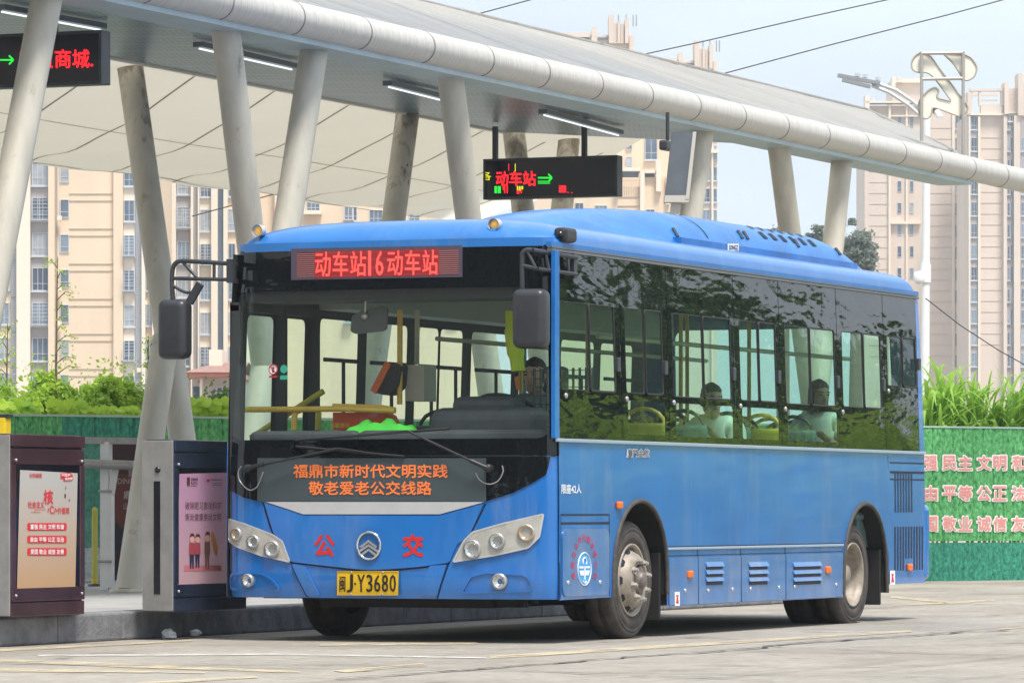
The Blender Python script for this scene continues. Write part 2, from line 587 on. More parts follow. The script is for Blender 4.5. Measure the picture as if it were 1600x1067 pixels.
def gpoly(pts, z=.004):
    return [tuple(on_z(x, y, 0).xy) + (z,) for x, y in pts]
MARK_Y = mat('worn_yellow_marking', (.58, .45, .23), .85, var=.5, scale=5, col2=(.40, .37, .32), detail=12, stretch=(.5, 2, 1))
MARK_W = mat('worn_white_marking', (.62, .60, .56), .8, var=.5, scale=9, col2=(.40, .385, .36), detail=8)
def patchy(m):                                  # paint worn through to the concrete in flakes
    t = m.node_tree; b = t.nodes['Principled BSDF']; L = t.links.new
    tc = t.nodes.new('ShaderNodeTexCoord'); mp = t.nodes.new('ShaderNodeMapping'); mp.inputs['Scale'].default_value = (.55, 1.6, 1); L(tc.outputs['Object'], mp.inputs[0])
    n = t.nodes.new('ShaderNodeTexNoise'); n.inputs['Scale'].default_value = 2.4; n.inputs['Detail'].default_value = 12; n.inputs['Roughness'].default_value = .75; L(mp.outputs[0], n.inputs['Vector'])
    mr = t.nodes.new('ShaderNodeMapRange'); mr.inputs[1].default_value = .34; mr.inputs[2].default_value = .56; mr.inputs[4].default_value = .95; L(n.outputs['Fac'], mr.inputs[0]); L(mr.outputs[0], b.inputs['Alpha'])
patchy(MARK_Y); patchy(MARK_W)
def marking(pts, m):
    mb = MB(); mb.add(gpoly(pts), [tuple(range(len(pts)))]); mb.build('road_marking', m, kind='structure')
for pts, m in [
    ([(765, 1025), (1000, 1010), (1424, 984.5), (1424, 987.5), (1000, 1015), (765, 1029.5)], MARK_Y),
    ([(520, 1048), (660, 1036), (668, 1039), (540, 1051)], MARK_Y),
    ([(500, 1006), (745, 1003.5), (748, 1007), (500, 1009.5)], MARK_Y),
    ([(0, 1030), (200, 1037), (469, 1049), (469, 1051.5), (200, 1043), (0, 1034)], MARK_Y),
    ([(0, 1044), (150, 1046.5), (320, 1050), (320, 1052.5), (150, 1050.5), (0, 1049.5)], MARK_Y),
    ([(190, 1068), (397, 1056), (404, 1059), (230, 1070)], MARK_Y),
    ([(60, 1023), (420, 1021), (760, 1027), (760, 1029), (420, 1023.5), (60, 1026)], MARK_W),
    ([(0, 1014.5), (300, 1000), (300, 1002), (0, 1018)], MARK_Y),
    ([(1394, 931), (1487, 940), (1552, 936.5), (1556, 938.5), (1487, 943.5), (1390, 933.5)], MARK_Y),
    ([(1395, 944), (1478, 941.5), (1478, 943.5), (1395, 946.5)], MARK_Y),
    ([(1560, 981), (1605, 978), (1605, 981), (1560, 984)], MARK_Y),
]: marking(pts, m)
CRACK = mat('ground_crack', (.085, .08, .075), .9)
def crack(pts, wd=.018):
    P = [on_z(x, y, 0).xy for x, y in pts]; Q = []
    for a, b in zip(P, P[1:]):
        k = max(2, int((b - a).length / .22))
        for j in range(k):
            q = a.lerp(b, j / k); n = (b - a).normalized(); n = Vector((-n.y, n.x))
            Q.append((q + n * rnd.uniform(-.05, .05), n * wd * rnd.uniform(.2, 1.0)))
    vs_ = []; fs = []
    for q, n in Q: vs_ += [(q.x - n.x, q.y - n.y, .008), (q.x + n.x, q.y + n.y, .008)]
    for i in range(len(Q) - 1): fs.append((2 * i, 2 * i + 1, 2 * i + 3, 2 * i + 2))
    mb = MB(); mb.add(vs_, fs); mb.build('ground_crack', CRACK, kind='structure')
crack([(520, 1061), (640, 1053), (790, 1043), (1000, 1025.5), (1130, 1018.5), (1240, 1006), (1330, 1000), (1510, 988), (1610, 984)], .03)
crack([(0, 1037), (250, 1038.5), (560, 1040), (770, 1045), (1005, 1057)], .022)
crack([(990, 1056), (1190, 1063), (1240, 1068)], .02)
crack([(1200, 1010), (1420, 1020), (1620, 1026)], .014)

JOINT = mat('slab_joint', (.15, .14, .13), .9)
def slab_joint(a, b, wd):
    a = Vector(a); b = Vector(b); n = (b - a).normalized(); n = Vector((-n.y, n.x)); k = int((b - a).length / .5); vs_ = []
    for i in range(k + 1):
        q = a.lerp(b, i / k) + n * rnd.uniform(-.006, .006); e = n * wd * rnd.uniform(.5, 1.2); vs_ += [(q.x - e.x, q.y - e.y, .0062), (q.x + e.x, q.y + e.y, .0062)]
    mb = MB(); mb.add(vs_, [(2 * i, 2 * i + 1, 2 * i + 3, 2 * i + 2) for i in range(k)]); mb.build('slab_joint', JOINT, kind='structure')
for xj in (-5.2, -1.1, 4.6, 9.4, 14.2, 20): slab_joint((xj, -9), (xj, 3.2), .012)
for yj in (-1.55, -6.1): slab_joint((-9, yj), (30, yj), .012)
# the bus platform with its granite kerb
GRANITE = mat('granite_kerb', (.25, .25, .26), .7, var=.35, scale=7, bump=.35, bscale=30, detail=8, col2=(.12, .12, .13))
PAVE = mat('platform_paving', (.36, .355, .35), .75, var=.2, scale=1.5, detail=8, bump=.1, bscale=20)
KY, PH, KX1 = 3.25, .20, 15.6
mb = MB(); mb.box((-14, KY + .28, 0), (KX1, 21, PH - .004)); mb.build('platform', PAVE, kind='structure')
mb = MB()
x = -14.0
while x < KX1 + .2:
    mb.rbox((x + .006, KY + rnd.uniform(-.006, .006), 0), (min(x + .98, KX1 + .25), KY + .28, PH + rnd.uniform(-.004, .004)), .018); x += .985
y = KY + .285
while y < 21:
    mb.rbox((KX1, y, 0), (KX1 + .25, y + .978, PH), .018); y += .985
mb.build('kerb', GRANITE, kind='structure')
GAP = mat('paving_joint', (.17, .165, .16), .9)
mb = MB()
for k in range(60):
    xx = -13.8 + k * .5
    mb.add([(xx, KY + .29, PH), (xx + .012, KY + .29, PH), (xx + .012, 20, PH), (xx, 20, PH)], [(0, 1, 2, 3)])
for k in range(1, 22):
    yy = KY + .28 + k * .5
    mb.add([(-14, yy, PH + .001), (KX1, yy, PH + .001), (KX1, yy + .012, PH + .001), (-14, yy + .012, PH + .001)], [(0, 1, 2, 3)])
mb.build('paving_joints', GAP, kind='structure')

# ------------------------------------------------------------------ station canopy
def strand_mat():
    m = mat('wrapped_tube', (.62, .595, .56), .38, var=.16, scale=3.0, stretch=(14, 1, 1), col2=(.44, .415, .375), detail=7)
    t = m.node_tree; b = t.nodes['Principled BSDF']
    tc = t.nodes.new('ShaderNodeTexCoord')
    mp = t.nodes.new('ShaderNodeMapping'); mp.inputs['Scale'].default_value = (26, 2.0, 2.0)
    t.links.new(tc.outputs['Object'], mp.inputs[0])
    n = t.nodes.new('ShaderNodeTexNoise'); n.inputs['Scale'].default_value = 1.0; n.inputs['Detail'].default_value = 3
    t.links.new(mp.outputs[0], n.inputs['Vector'])
    bp = t.nodes.new('ShaderNodeBump'); bp.inputs['Strength'].default_value = .5; bp.inputs['Distance'].default_value = .02
    t.links.new(n.outputs['Fac'], bp.inputs['Height']); t.links.new(bp.outputs[0], b.inputs['Normal'])
    return m
TUBE = strand_mat()
ROOFM = mat('roof_membrane', (.47, .462, .465), .5, var=.16, scale=1.3, detail=8, stretch=(1, .35, 1), bump=.1, bscale=1.2)
ROOFS = mat('roof_seam', (.17, .165, .165), .6)
MEMB = mat('ceiling_membrane', (.82, .78, .69), .65, var=.06, scale=.5, bump=.25, bscale=.55)
def translucent(m, k, col):
    t = m.node_tree; b = t.nodes['Principled BSDF']; out = t.nodes['Material Output']
    tl = t.nodes.new('ShaderNodeBsdfTranslucent'); tl.inputs[0].default_value = (*col, 1)
    x_ = t.nodes.new('ShaderNodeMixShader'); x_.inputs[0].default_value = k
    t.links.new(b.outputs[0], x_.inputs[1]); t.links.new(tl.outputs[0], x_.inputs[2]); t.links.new(x_.outputs[0], out.inputs['Surface'])
translucent(ROOFM, .50, (.90, .87, .80)); translucent(MEMB, .50, (.93, .89, .80))
MSEAM = mat('membrane_seam', (.40, .37, .33), .7)
EDGE = mat('edge_beam', (.40, .49, .53), .45, var=.1, scale=2)
can = thing('station_canopy', 'long pale bus station canopy with a thick round edge tube on slanted columns', 'canopy', (10, 8, PH))
TY, TZ, TR = 4.8, 5.095, .147
mb = MB()
mb.tube([(-14 + i * .34, TY, TZ) for i in range(int(54 / .34))], TR, 28)
mb.build('edge_tube', TUBE, can)
RING = mat('tube_joint', (.20, .19, .18), .6)
k = -14
while True:
    xj = 5.81 + 1.365 * k; k += 1
    if xj > 36: break
    if xj < -12: continue
    mb = MB(); mb.lathe([(TR - .01, -.012), (TR + .003, -.010), (TR + .003, .010), (TR - .01, .012)], (xj, TY, TZ), (1, 0, 0), 32)
    mb.build('joint_ring', RING, can)

def prof(y):                                   # height of the roof sheet over the plan
    if y <= 9:
        s = max(0.0, min(1.0, (y - 4.86) / 4.14)); return 5.20 + 1.41 * (1 - (1 - s) ** 1.10)
    s = (y - 9) / 4.0; return 6.61 - 1.72 * s ** 1.6
def solve_edge(px, py):
    a, b = 4.87, 9.0
    for _ in range(40):
        m = (a + b) / 2
        if on_y(px, py, m).z - prof(m) > 0: a = m
        else: b = m
    return m, on_y(px, py, m).x
ends = sorted([(4.86, 25.0)] + [solve_edge(*p) for p in [(1355, 172), (1408, 198), (1442, 214), (1481, 231)]])
def xend(y):
    if y > 9: return 22.0 - .2 + (y - 9) * 1.45
    for (y0, x0), (y1, x1) in zip(ends, ends[1:]):
        if y0 <= y <= y1 + 1e-6: return x0 + (x1 - x0) * (y - y0) / max(1e-6, y1 - y0)
    return ends[-1][1] + (y - ends[-1][0]) * .6
mb = MB(); mb.smooth = True
ys = [4.86 + 4.14 * i / 14 for i in range(15)]
NXR = 60
def roofgrid(ys):
    vs_ = []; fs = []
    for y in ys:
        xe = xend(y)
        for i in range(NXR + 1):
            x = -14 + (xe + 14) * i / NXR
            vs_.append((x, y, prof(y) + .035 * math.sin(x * 1.15) * math.sin((y - 4.8) * .7)))
    for j in range(len(ys) - 1):
        for i in range(NXR): fs.append((j * (NXR + 1) + i, j * (NXR + 1) + i + 1, (j + 1) * (NXR + 1) + i + 1, (j + 1) * (NXR + 1) + i))
    mb.add(vs_, fs)
roofgrid(ys)
roofgrid([9.0] + [9 + 4 * i / 10 for i in range(1, 11)])
mb.cur = 1; mb.smooth = False
for k in range(16):                            # welded cross seams of the roof sheet
    xs = -12 + k * 2.73
    vs_ = []; fs = []
    for y in ys:
        if xs > xend(y): break
        z = prof(y) + .05
        vs_ += [(xs - .022, y, z), (xs + .022, y, z)]
    for i in range(len(vs_) // 2 - 1): fs.append((2 * i, 2 * i + 1, 2 * i + 3, 2 * i + 2))
    if fs: mb.add(vs_, fs)
mb.build('roof_sheet', [ROOFM, ROOFS], can)
mb = MB()                                      # stiff rim along the roof's crest and end
pts = [(-14, 9, prof(9) + .02), (xend(9), 9, prof(9) + .02)] + [(x, y, prof(y) + .02) for y, x in reversed(ends)]
mb.tube(pts, .018, 8); mb.build('roof_rim', ROOFM, can)
mb = MB(); mb.box((-14, 4.78, 4.905), (25.2, 5.22, 4.96)); mb.box((-14, 4.98, 4.962), (25.2, 5.04, 5.15)); mb.build('edge_beam', EDGE, can)

def perforated():
    m = bpy.data.materials.new('perforated_soffit'); m.use_nodes = True
    t = m.node_tree; b = t.nodes['Principled BSDF']; L = t.links.new
    tc = t.nodes.new('ShaderNodeTexCoord'); sx = t.nodes.new('ShaderNodeSeparateXYZ'); L(tc.outputs['Object'], sx.inputs[0])
    def mth(op, a, v=None, c=None):
        n = t.nodes.new('ShaderNodeMath'); n.operation = op
        if hasattr(a, 'links'): L(a, n.inputs[0])
        else: n.inputs[0].default_value = a
        if v is not None:
            if hasattr(v, 'links'): L(v, n.inputs[1])
            else: n.inputs[1].default_value = v
        return n.outputs[0]
    X, Y = sx.outputs[0], sx.outputs[1]
    p = .16
    fx = mth('SUBTRACT', mth('FRACT', mth('DIVIDE', X, p)), .5)
    fy = mth('SUBTRACT', mth('FRACT', mth('DIVIDE', Y, .06)), .5)
    d = mth('ADD', mth('MULTIPLY', fx, fx), mth('MULTIPLY', fy, fy))
    dot = mth('LESS_THAN', d, .085)
    band = mth('GREATER_THAN', mth('FRACT', mth('DIVIDE', X, .80)), .2)
    gap = mth('LESS_THAN', mth('FRACT', mth('DIVIDE', X, 1.6)), .018)
    hole = mth('MAXIMUM', mth('MULTIPLY', dot, band), gap)
    mxn = t.nodes.new('ShaderNodeMix'); mxn.data_type = 'RGBA'
    L(hole, mxn.inputs[0]); mxn.inputs[6].default_value = (.17, .26, .33, 1); mxn.inputs[7].default_value = (.025, .035, .05, 1)
    L(mxn.outputs[2], b.inputs['Base Color']); b.inputs['Roughness'].default_value = .32; b.inputs['Metallic'].default_value = .35
    return m
mb = MB()
sof = [(-14, 5.22, 4.93), (18.3, 5.22, 4.93), (17.95, 6.0, 4.97), (17.3, 7.65, 5.06), (-14, 7.65, 5.06)]
mb.add(sof, [(4, 3, 2, 1, 0)])
mb.build('perforated_soffit', perforated(), can)
mb = MB()
mb.beam((-14, 7.66, 5.065), (17.3, 7.66, 5.065), .05, .05); mb.build('soffit_trim', mat('soffit_trim', (.7, .68, .62), .5), can)

mem = [(-14, 7.70), (17.3, 7.70), (18.0, 6.0), (20.75, 7.7), (27.9, 12.7), (24, 12.9), (-14, 12.9)]
def MM(u, v, n):
    t = (v - 7.65) / 5.2
    sag = -.13 * math.sin(math.pi * max(0, min(1, t)))
    rip = .025 * math.sin(u * 1.9 + v * .8) * max(0, min(1, t))
    return (u, v, 5.075 - .27 * t + sag + rip - n)
mb = MB(); plate(mb, mem, MM, 0, 0, res=.55)
mb.cur = 1
pa = on_z(244, 254, 4.85); pb = on_z(350, 206, 4.95)
sl = (pb.x - pa.x) / (pb.y - pa.y)
def seam(a, b, wd=.014):
    k = 16; vs_ = []; fs = []
    a = Vector(a); b = Vector(b); n = (b - a).normalized(); n = Vector((-n.y, n.x)) * wd
    for i in range(k + 1):
        q = a.lerp(b, i / k); vs_ += [MM(q.x - n.x, q.y - n.y, .012), MM(q.x + n.x, q.y + n.y, .012)]
    mb.add(vs_, [(2 * i, 2 * i + 1, 2 * i + 3, 2 * i + 2) for i in range(k)])
for k in range(24):
    x0 = -12 + k * 1.75
    a = (x0, 12.85); b = (x0 + sl * (7.75 - 12.85), 7.75)
    if a[0] < 27: seam(a, b)
seam((-14, 10.1), (24.0, 10.1)); seam((-14, 12.75), (26.5, 12.75), .03)
mb.build('ceiling_membrane', [MEMB, MSEAM], can)

# slanted columns: (top px, bottom px) on their row of the plan
def col_at(px, row, z):
    lo, hi = -900.0, 1500.0                   # find the photo row in which that height shows on plane Y = row
    for _ in range(60):
        m = (lo + hi) / 2
        if on_y(px, m, row).z > z: lo = m
        else: hi = m
    return on_y(px, m, row)
CR = .123
def column(top, bot, r_=CR):
    mb = MB(); d = (Vector(bot) - Vector(top))
    n = 14
    mb.tube([Vector(top) + d * (i / n) for i in range(n + 1)], r_, 24)
    mb.lathe([(r_ + .05, 0), (r_ + .05, .03), (r_, .035)], (bot[0], bot[1], PH), (0, 0, 1), 24)
    mb.build('column', PIPE, can)
OT = 4.96
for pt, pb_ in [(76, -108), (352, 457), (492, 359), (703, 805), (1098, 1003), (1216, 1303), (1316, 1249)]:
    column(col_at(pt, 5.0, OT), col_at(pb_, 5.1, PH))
IT = 5.07
for px, py, pb_, zb in [(203, 108, 318, 42.5), (637, 183, 540, 47), (803, 214, 884, 49), (889, 226, 818, 49.5)]:
    t_ = on_z(px, py - 6, IT)
    b_ = at(pb_, HOR + (CAMH - PH) * FPX / zb, zb)
    column(t_, b_)
j_ = at(259, 528, 42.95)
cb = at(201, 925, 42.15)
column(j_, cb, .122)
mb = MB(); mb.lathe([(.128, -.02), (.131, 0), (.128, .02)], j_.lerp(cb, .03), (cb - j_), 24); mb.build('weld_collar', PIPE, can)
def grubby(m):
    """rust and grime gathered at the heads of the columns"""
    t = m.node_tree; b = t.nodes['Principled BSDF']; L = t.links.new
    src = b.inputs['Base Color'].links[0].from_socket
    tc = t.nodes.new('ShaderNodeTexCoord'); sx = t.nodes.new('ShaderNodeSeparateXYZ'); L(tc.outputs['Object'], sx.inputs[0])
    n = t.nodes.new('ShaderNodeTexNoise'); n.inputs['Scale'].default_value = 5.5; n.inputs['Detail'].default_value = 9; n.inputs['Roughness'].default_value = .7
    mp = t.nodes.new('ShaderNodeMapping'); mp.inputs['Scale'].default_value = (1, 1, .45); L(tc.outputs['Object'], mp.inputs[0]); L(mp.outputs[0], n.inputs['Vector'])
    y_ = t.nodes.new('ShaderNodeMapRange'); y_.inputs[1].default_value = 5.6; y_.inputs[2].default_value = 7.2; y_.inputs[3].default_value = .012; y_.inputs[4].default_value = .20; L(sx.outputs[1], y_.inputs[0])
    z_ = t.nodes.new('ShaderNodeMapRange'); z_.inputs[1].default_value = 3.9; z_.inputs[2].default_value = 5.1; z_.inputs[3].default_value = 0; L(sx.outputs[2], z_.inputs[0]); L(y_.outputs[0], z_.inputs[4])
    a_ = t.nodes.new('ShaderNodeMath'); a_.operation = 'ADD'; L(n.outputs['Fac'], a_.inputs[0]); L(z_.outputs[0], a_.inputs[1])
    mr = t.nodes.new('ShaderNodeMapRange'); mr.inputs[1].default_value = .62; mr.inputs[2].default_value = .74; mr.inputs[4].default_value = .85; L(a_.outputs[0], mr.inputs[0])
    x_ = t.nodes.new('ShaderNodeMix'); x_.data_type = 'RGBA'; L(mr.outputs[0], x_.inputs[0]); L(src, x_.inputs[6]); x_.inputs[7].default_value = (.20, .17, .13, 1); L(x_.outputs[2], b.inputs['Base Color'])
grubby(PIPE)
STAINM = mat('column_rust', (.20, .165, .12), .9, var=.5, scale=20)
# dark rubbed spots low on the paint of one column
def spot(px, py, zc, rx, rz):
    c = at(px, py, zc); mb = MB(); n = 11
    pts = [(c + Vector((RV[0], RV[1], 0)) * rx * math.cos(6.283 * i / n) * rnd.uniform(.5, 1.2) + Vector((0, 0, rz * math.sin(6.283 * i / n) * rnd.uniform(.5, 1.2)))) for i in range(n)]
    mb.add(pts, [tuple(range(n))]); mb.build('chipped_paint', STAINM, can)

for a in ((632, 268, 46.1, .012, .035), (637, 258, 46.1, .010, .02), (638, 285, 46.1, .006, .03), (628, 262, 46.1, .012, .008)):
    spot(*a)
# lamps under the soffit
LAMP = emis('lit_tube', (.90, .96, 1.0), .8)
lamp_proto = None
for (a, b, lab) in [((0, 9), (160, 39), 'lit fluorescent batten at the left end of the soffit above the hanging sign'),
                    ((309, 66), (458, 100), 'lit fluorescent batten between the two crossing columns'),
                    ((605, 127), (700, 151), 'lit fluorescent batten left of the spotted middle column'),
                    ((848, 170), (968, 203), 'lit fluorescent batten above the right hanging sign')]:
    A = on_z(*a, 4.93); B = on_z(*b, 4.93)
    zz = 4.93 + (A.y - 5.22) * .0535
    L_ = thing('batten_lamp', lab, 'lamp', (A.x, A.y, zz), 'fluorescent lamps under the canopy')
    mb = MB(); mb.beam((A.x, A.y, zz - .045), (B.x, B.y, zz - .045), .09, .045); mb.build('housing', mat('batten_housing', (.16, .19, .21), .4, .3), L_)
    mb = MB(); mb.tube([(A.x + .03, A.y, zz - .08), (B.x - .03, B.y, zz - .08)], .008, 10); mb.build('lit_tube', LAMP, L_)

# ------------------------------------------------------------------ hanging dot-matrix signs
LEDBLK = mat('sign_face', (.004, .006, .018), .12, spec=.4)
def hanging_sign(cx, cyc, zc, wid, hgt, label, content, poles):
    c = at(cx, cyc, zc)
    s = thing('led_sign', label, 'sign', (c.x, c.y, c.z), 'dot matrix signs hung under the canopy')
    y0, y1 = c.y - wid / 2, c.y + wid / 2
    z0, z1 = c.z - hgt / 2, c.z + hgt / 2
    mb = MB()
    for a, b in [((c.x, y0, z0), (c.x + .16, y1, z1))]: mb.rbox((a[0] + .02, a[1], a[2]), b, .008)
    mb.build('casing', METAL_D, s)
    mb = MB(); t_ = .025
    mb.box((c.x, y0 + t_, z0), (c.x + .025, y1 - t_, z0 + t_)); mb.box((c.x, y0 + t_, z1 - t_), (c.x + .025, y1 - t_, z1))
    mb.box((c.x, y0, z0), (c.x + .025, y0 + t_, z1)); mb.box((c.x, y1 - t_, z0), (c.x + .025, y1, z1))
    mb.build('frame', METAL_D, s)
    mb = MB(); mb.add([(c.x + .014, y0 + t_, z0 + t_), (c.x + .014, y1 - t_, z0 + t_), (c.x + .014, y1 - t_, z1 - t_), (c.x + .014, y0 + t_, z1 - t_)], [(0, 3, 2, 1)])
    mb.build('screen', LEDBLK, s)
    def MP(u, v, n): return (c.x + .012 - n, u, v)
    def F(px, py):
        q = on_x(px, py, c.x); return (q.y, q.z)
    content(s, MP, F)
    for yy in poles:
        mb = MB(); mb.box((c.x + .06, c.y + yy - .025, z1), (c.x + .11, c.y + yy + .025, 5.0)); mb.build('hanger', METAL_D, s)
    return s
LRED = emis('led_red', (1, .012, .02), 1.1); LGRN = emis('led_green', (.02, .8, .05), .8); LYEL = emis('led_yellow', (.75, .75, .02), .75)
def q4(F, x0, y0, x1, y1): return [F(*p) for p in rect(x0, y0, x1, y1)]
def arrow(mb, F, MP, x0, x1, yc, h):
    for a, b in [((x0, yc), (x1, yc)), ((x1 - h, yc - h), (x1, yc)), ((x1 - h, yc + h), (x1, yc))]:
        dx, dy = b[0] - a[0], b[1] - a[1]; l = math.hypot(dx, dy); nx, ny = -dy / l * 1.3, dx / l * 1.3
        pts = [F(a[0] + nx, a[1] + ny), F(b[0] + nx, b[1] + ny), F(b[0] - nx, b[1] - ny), F(a[0] - nx, a[1] - ny)]
        P = [MP(u, v, .002) for u, v in pts]; mb.add(P, [(0, 1, 2, 3)])
def right_sign(s, MP, F):
    mb = MB(); letter(mb, '动车站', q4(F, 774, 267, 837, 291), MP, .002, .02); mb.build('red_text', LRED, s)
    mb = MB(); letter(mb, '各', q4(F, 752, 268, 767, 282), MP, .002, .01); mb.build('yellow_text', LYEL, s)
    mb = MB(); arrow(mb, F, MP, 840, 862, 278, 6)
    for yy in (283.5, 286.5):
        mb.add([MP(*F(*p), .002) for p in rect(840, yy - .8, 859, yy + .8)], [(0, 1, 2, 3)])
    mb.build('arrow', LGRN, s)
    for nm, m, rs in [('faulty_pixels', LGRN, [(772, 291, 776, 302), (777, 291, 782, 302)]), ('faulty_pixels', LRED, [(787, 290, 789, 302), (791, 290, 793, 302), (785, 275, 787, 297), (794, 256, 795, 267), (873, 290, 884, 301), (807, 296, 811, 303), (813, 297, 815, 302), (886, 300, 888, 301.5), (892, 300.5, 894, 302)]),
                      ('faulty_pixels', LYEL, [(807, 291, 809.5, 298), (810.5, 291, 813, 298), (814, 291, 817, 296), (804, 256, 805.2, 268)])]:
        mb = MB()
        for x0, y0, x1, y1 in rs: mb.add([MP(*F(*p), .003) for p in rect(x0, y0, x1, y1)], [(0, 1, 2, 3)])
        mb.build(nm, m, s)
def left_sign(s, MP, F):
    mb = MB(); letter(mb, '农贸商城.', q4(F, 28, 77, 145, 107), MP, .002, .02); mb.build('red_text', LRED, s)
    mb = MB(); arrow(mb, F, MP, -6, 20, 94, 7); mb.build('arrow', LGRN, s)
hanging_sign(859, 277.5, 50, 1.53, .43, 'black hanging dot matrix sign with red text and green arrow, above the bus roof', right_sign, (.66, -.36))
hanging_sign(20, 95, 38, 1.60, .43, 'black hanging dot matrix sign cut by the leftmost column, red text beside green arrow', left_sign, (-.33, .55))

# grey box and camera hung by a column
g0 = at(1063, 262, 46.5)
gb = thing('column_speaker', 'tall dark grey box with pale edge hung beside a column under the canopy tube', 'loudspeaker', tuple(g0))
GREYB = mat('grey_box', (.12, .135, .155), .5, var=.1); GREYE = mat('grey_box_edge', (.55, .52, .47), .5)
mb = MB(); st = 0
def lean(z): return (g0.z - z) * .11
zt, zb_ = g0.z + .35, g0.z - .37
def gbx(mb, a0, a1, d0, d1, z0, z1):
    P = []
    for z in (z0, z1):
        for a, d in ((a0, d0), (a1, d0), (a1, d1), (a0, d1)):
            a_ = a - lean(z); P.append((g0.x + RV[0] * a_ + DV[0] * d, g0.y + RV[1] * a_ + DV[1] * d, z))
    mb.hexa(P)
gbx(mb, -.118, .085, 0, .2, zb_ + .1, zt); mb.build('casing', GREYB, gb)
mb = MB(); gbx(mb, .085, .12, -.01, .2, zb_ + .06, zt); gbx(mb, -.12, .12, -.005, .2, zb_ + .03, zb_ + .098); mb.build('edge_trim', GREYE, gb)
mb = MB(); gbx(mb, -.05, .05, .05, .15, zb_ - .08, zb_ + .03); mb.build('bracket', GREYE, gb)
c0 = at(1043, 228, 47)
cm = thing('bullet_camera', 'small black camera fixed under the canopy tube left of the tall grey box', 'camera', tuple(c0))
mb = MB(); mb.rbox((c0.x - .12, c0.y - .04, c0.z - .05), (c0.x + .1, c0.y + .05, c0.z + .05), .02); mb.build('housing', METAL_D, cm)
mb = MB(); mb.tube([(c0.x, c0.y, c0.z + .05), (c0.x, c0.y, c0.z + .33)], .02, 8); mb.build('stem', METAL_D, cm)

# ------------------------------------------------------------------ green turf hoarding
A0 = Vector((17.1, 13.8)); B0 = Vector((29.09, 6.17))
FD = (B0 - A0).normalized(); FN = Vector((-FD.y, FD.x))
if FN.dot(Vector(DV)) > 0: FN = -FN
def HM(u, v, n):
    rib = .022 * max(0, math.cos(u * 2 * math.pi / .172)) ** 10
    return (A0.x + FD.x * u + FN.x * (n - rib), A0.y + FD.y * u + FN.y * (n - rib), v)
def hp(px, py):
    q = ray(px, py); d = Vector((q[0], q[1])); o = Vector(CAM) - A0
    den = d.dot(FN); t = -o.dot(FN) / den
    p = Vector(CAM) + d * t
    return ((p - A0).dot(FD), CAMH + q[2] * t)
def turf(name, c1, c2):
    return mat(name, c1, .8, var=.5, scale=16, col2=c2, bump=1.0, bscale=22, detail=5, stretch=(1.5, 1.5, .9))
TURF_L = turf('turf_light', (.17, .56, .20), (.012, .17, .045))
TURF_D = turf('turf_dark', (.05, .36, .24), (.008, .12, .08))
hd = thing('turf_hoarding', 'long site hoarding faced with green artificial turf and pink slogans', 'hoarding', (A0.x, A0.y, 0))
uL = hp(-160, 700)[0]; uR = hp(1800, 700)[0]
u1, u2 = hp(97, 650)[0], hp(222, 650)[0]
zb1 = .94 - (845 - 795) * 61.8 / 7400
def hpanel(u0, u1_, z0, z1, m, res=.0143):
    n = int((u1_ - u0) / res); vs_ = []; fs = []
    for i in range(n + 1):
        u = u0 + (u1_ - u0) * i / n
        vs_ += [HM(u, z0, 0), HM(u, z1, 0)]
    for i in range(n): fs.append((2 * i, 2 * i + 2, 2 * i + 3, 2 * i + 1))
    mb = MB(); mb.add(vs_, fs, smooth=True); mb.build('turf_panel', m, hd)
hpanel(uL, u1, .5, 2.0, TURF_L); hpanel(u1, u2, .5, 2.0, TURF_D); hpanel(u2, uR, zb1, 2.0, TURF_L)
hpanel(uL, uR, 0, zb1 if zb1 < .5 else .5, TURF_D)
mb = MB()
mb.beam(HM(uL, 2.015, -.02), HM(uR, 2.012, -.02), .06, .022)
mb.build('top_rail', mat('pale_rail', (.38, .50, .45), .5), hd)
PINK = mat('pink_lettering', (.80, .30, .27), .6); WHL = mat('white_edge_lettering', (.85, .80, .78), .6)
def HF(u, v, n): return (A0.x + FD.x * u + FN.x * n, A0.y + FD.y * u + FN.y * n, v)
for row, yc in (('富强 民主 文明 和谐', 723), ('自由 平等 公正 法治', 770.5), ('爱国 敬业 诚信 友善', 818)):
    mbp = MB(); mbw = MB()
    for i, wd in enumerate(row.split()):
        for j, ch in enumerate(wd):
            xc = 1439 + 53.6 * i + 24 * j - (12 if i == 0 else 0) + 2
            xc = 1428 + 54 * i + 24.5 * j + 1
            q = [hp(*p) for p in rect(xc - 10.3, yc - 11.3, xc + 10.3, yc + 11.3)]
            letter(mbp, ch, q, HF, .012, .02)
            q = [hp(*p) for p in rect(xc - 12.4, yc - 13.4, xc + 12.4, yc + 13.4)]
            letter(mbw, ch, q, HF, .006, .065)
    e_ = mbw.build('slogan_edge', WHL, hd); mbp.build('slogan', PINK, hd)

# ------------------------------------------------------------------ buildings
GLS = mat('tower_window', (.10, .14, .20), .12, var=.4, scale=.35)
GLSV = [GLS, GLS, mat('tower_window_dark', (.05, .075, .12), .10), mat('tower_window_curtain', (.33, .36, .40), .35, var=.3, scale=.8), mat('tower_window_pale', (.19, .25, .33), .15)]
WFR = mat('window_frame', (.55, .57, .60), .5)
WALL_P = mat('peach_render', (.74, .585, .425), .8, var=.08, scale=.25, stretch=(1, 1, .3), detail=8)
WALL_B = mat('beige_render', (.69, .575, .485), .8, var=.08, scale=.25, stretch=(1, 1, .3), detail=8)
WALL_C = mat('cream_trim', (.80, .70, .58), .8)
WALL_S = mat('beige_groove', (.58, .46, .38), .8)
SPAN = mat('mauve_spandrel', (.40, .37, .37), .8)
LOUV = mat('grey_louvre', (.42, .43, .45), .7)
LINE = mat('string_course', (.50, .38, .27), .8)
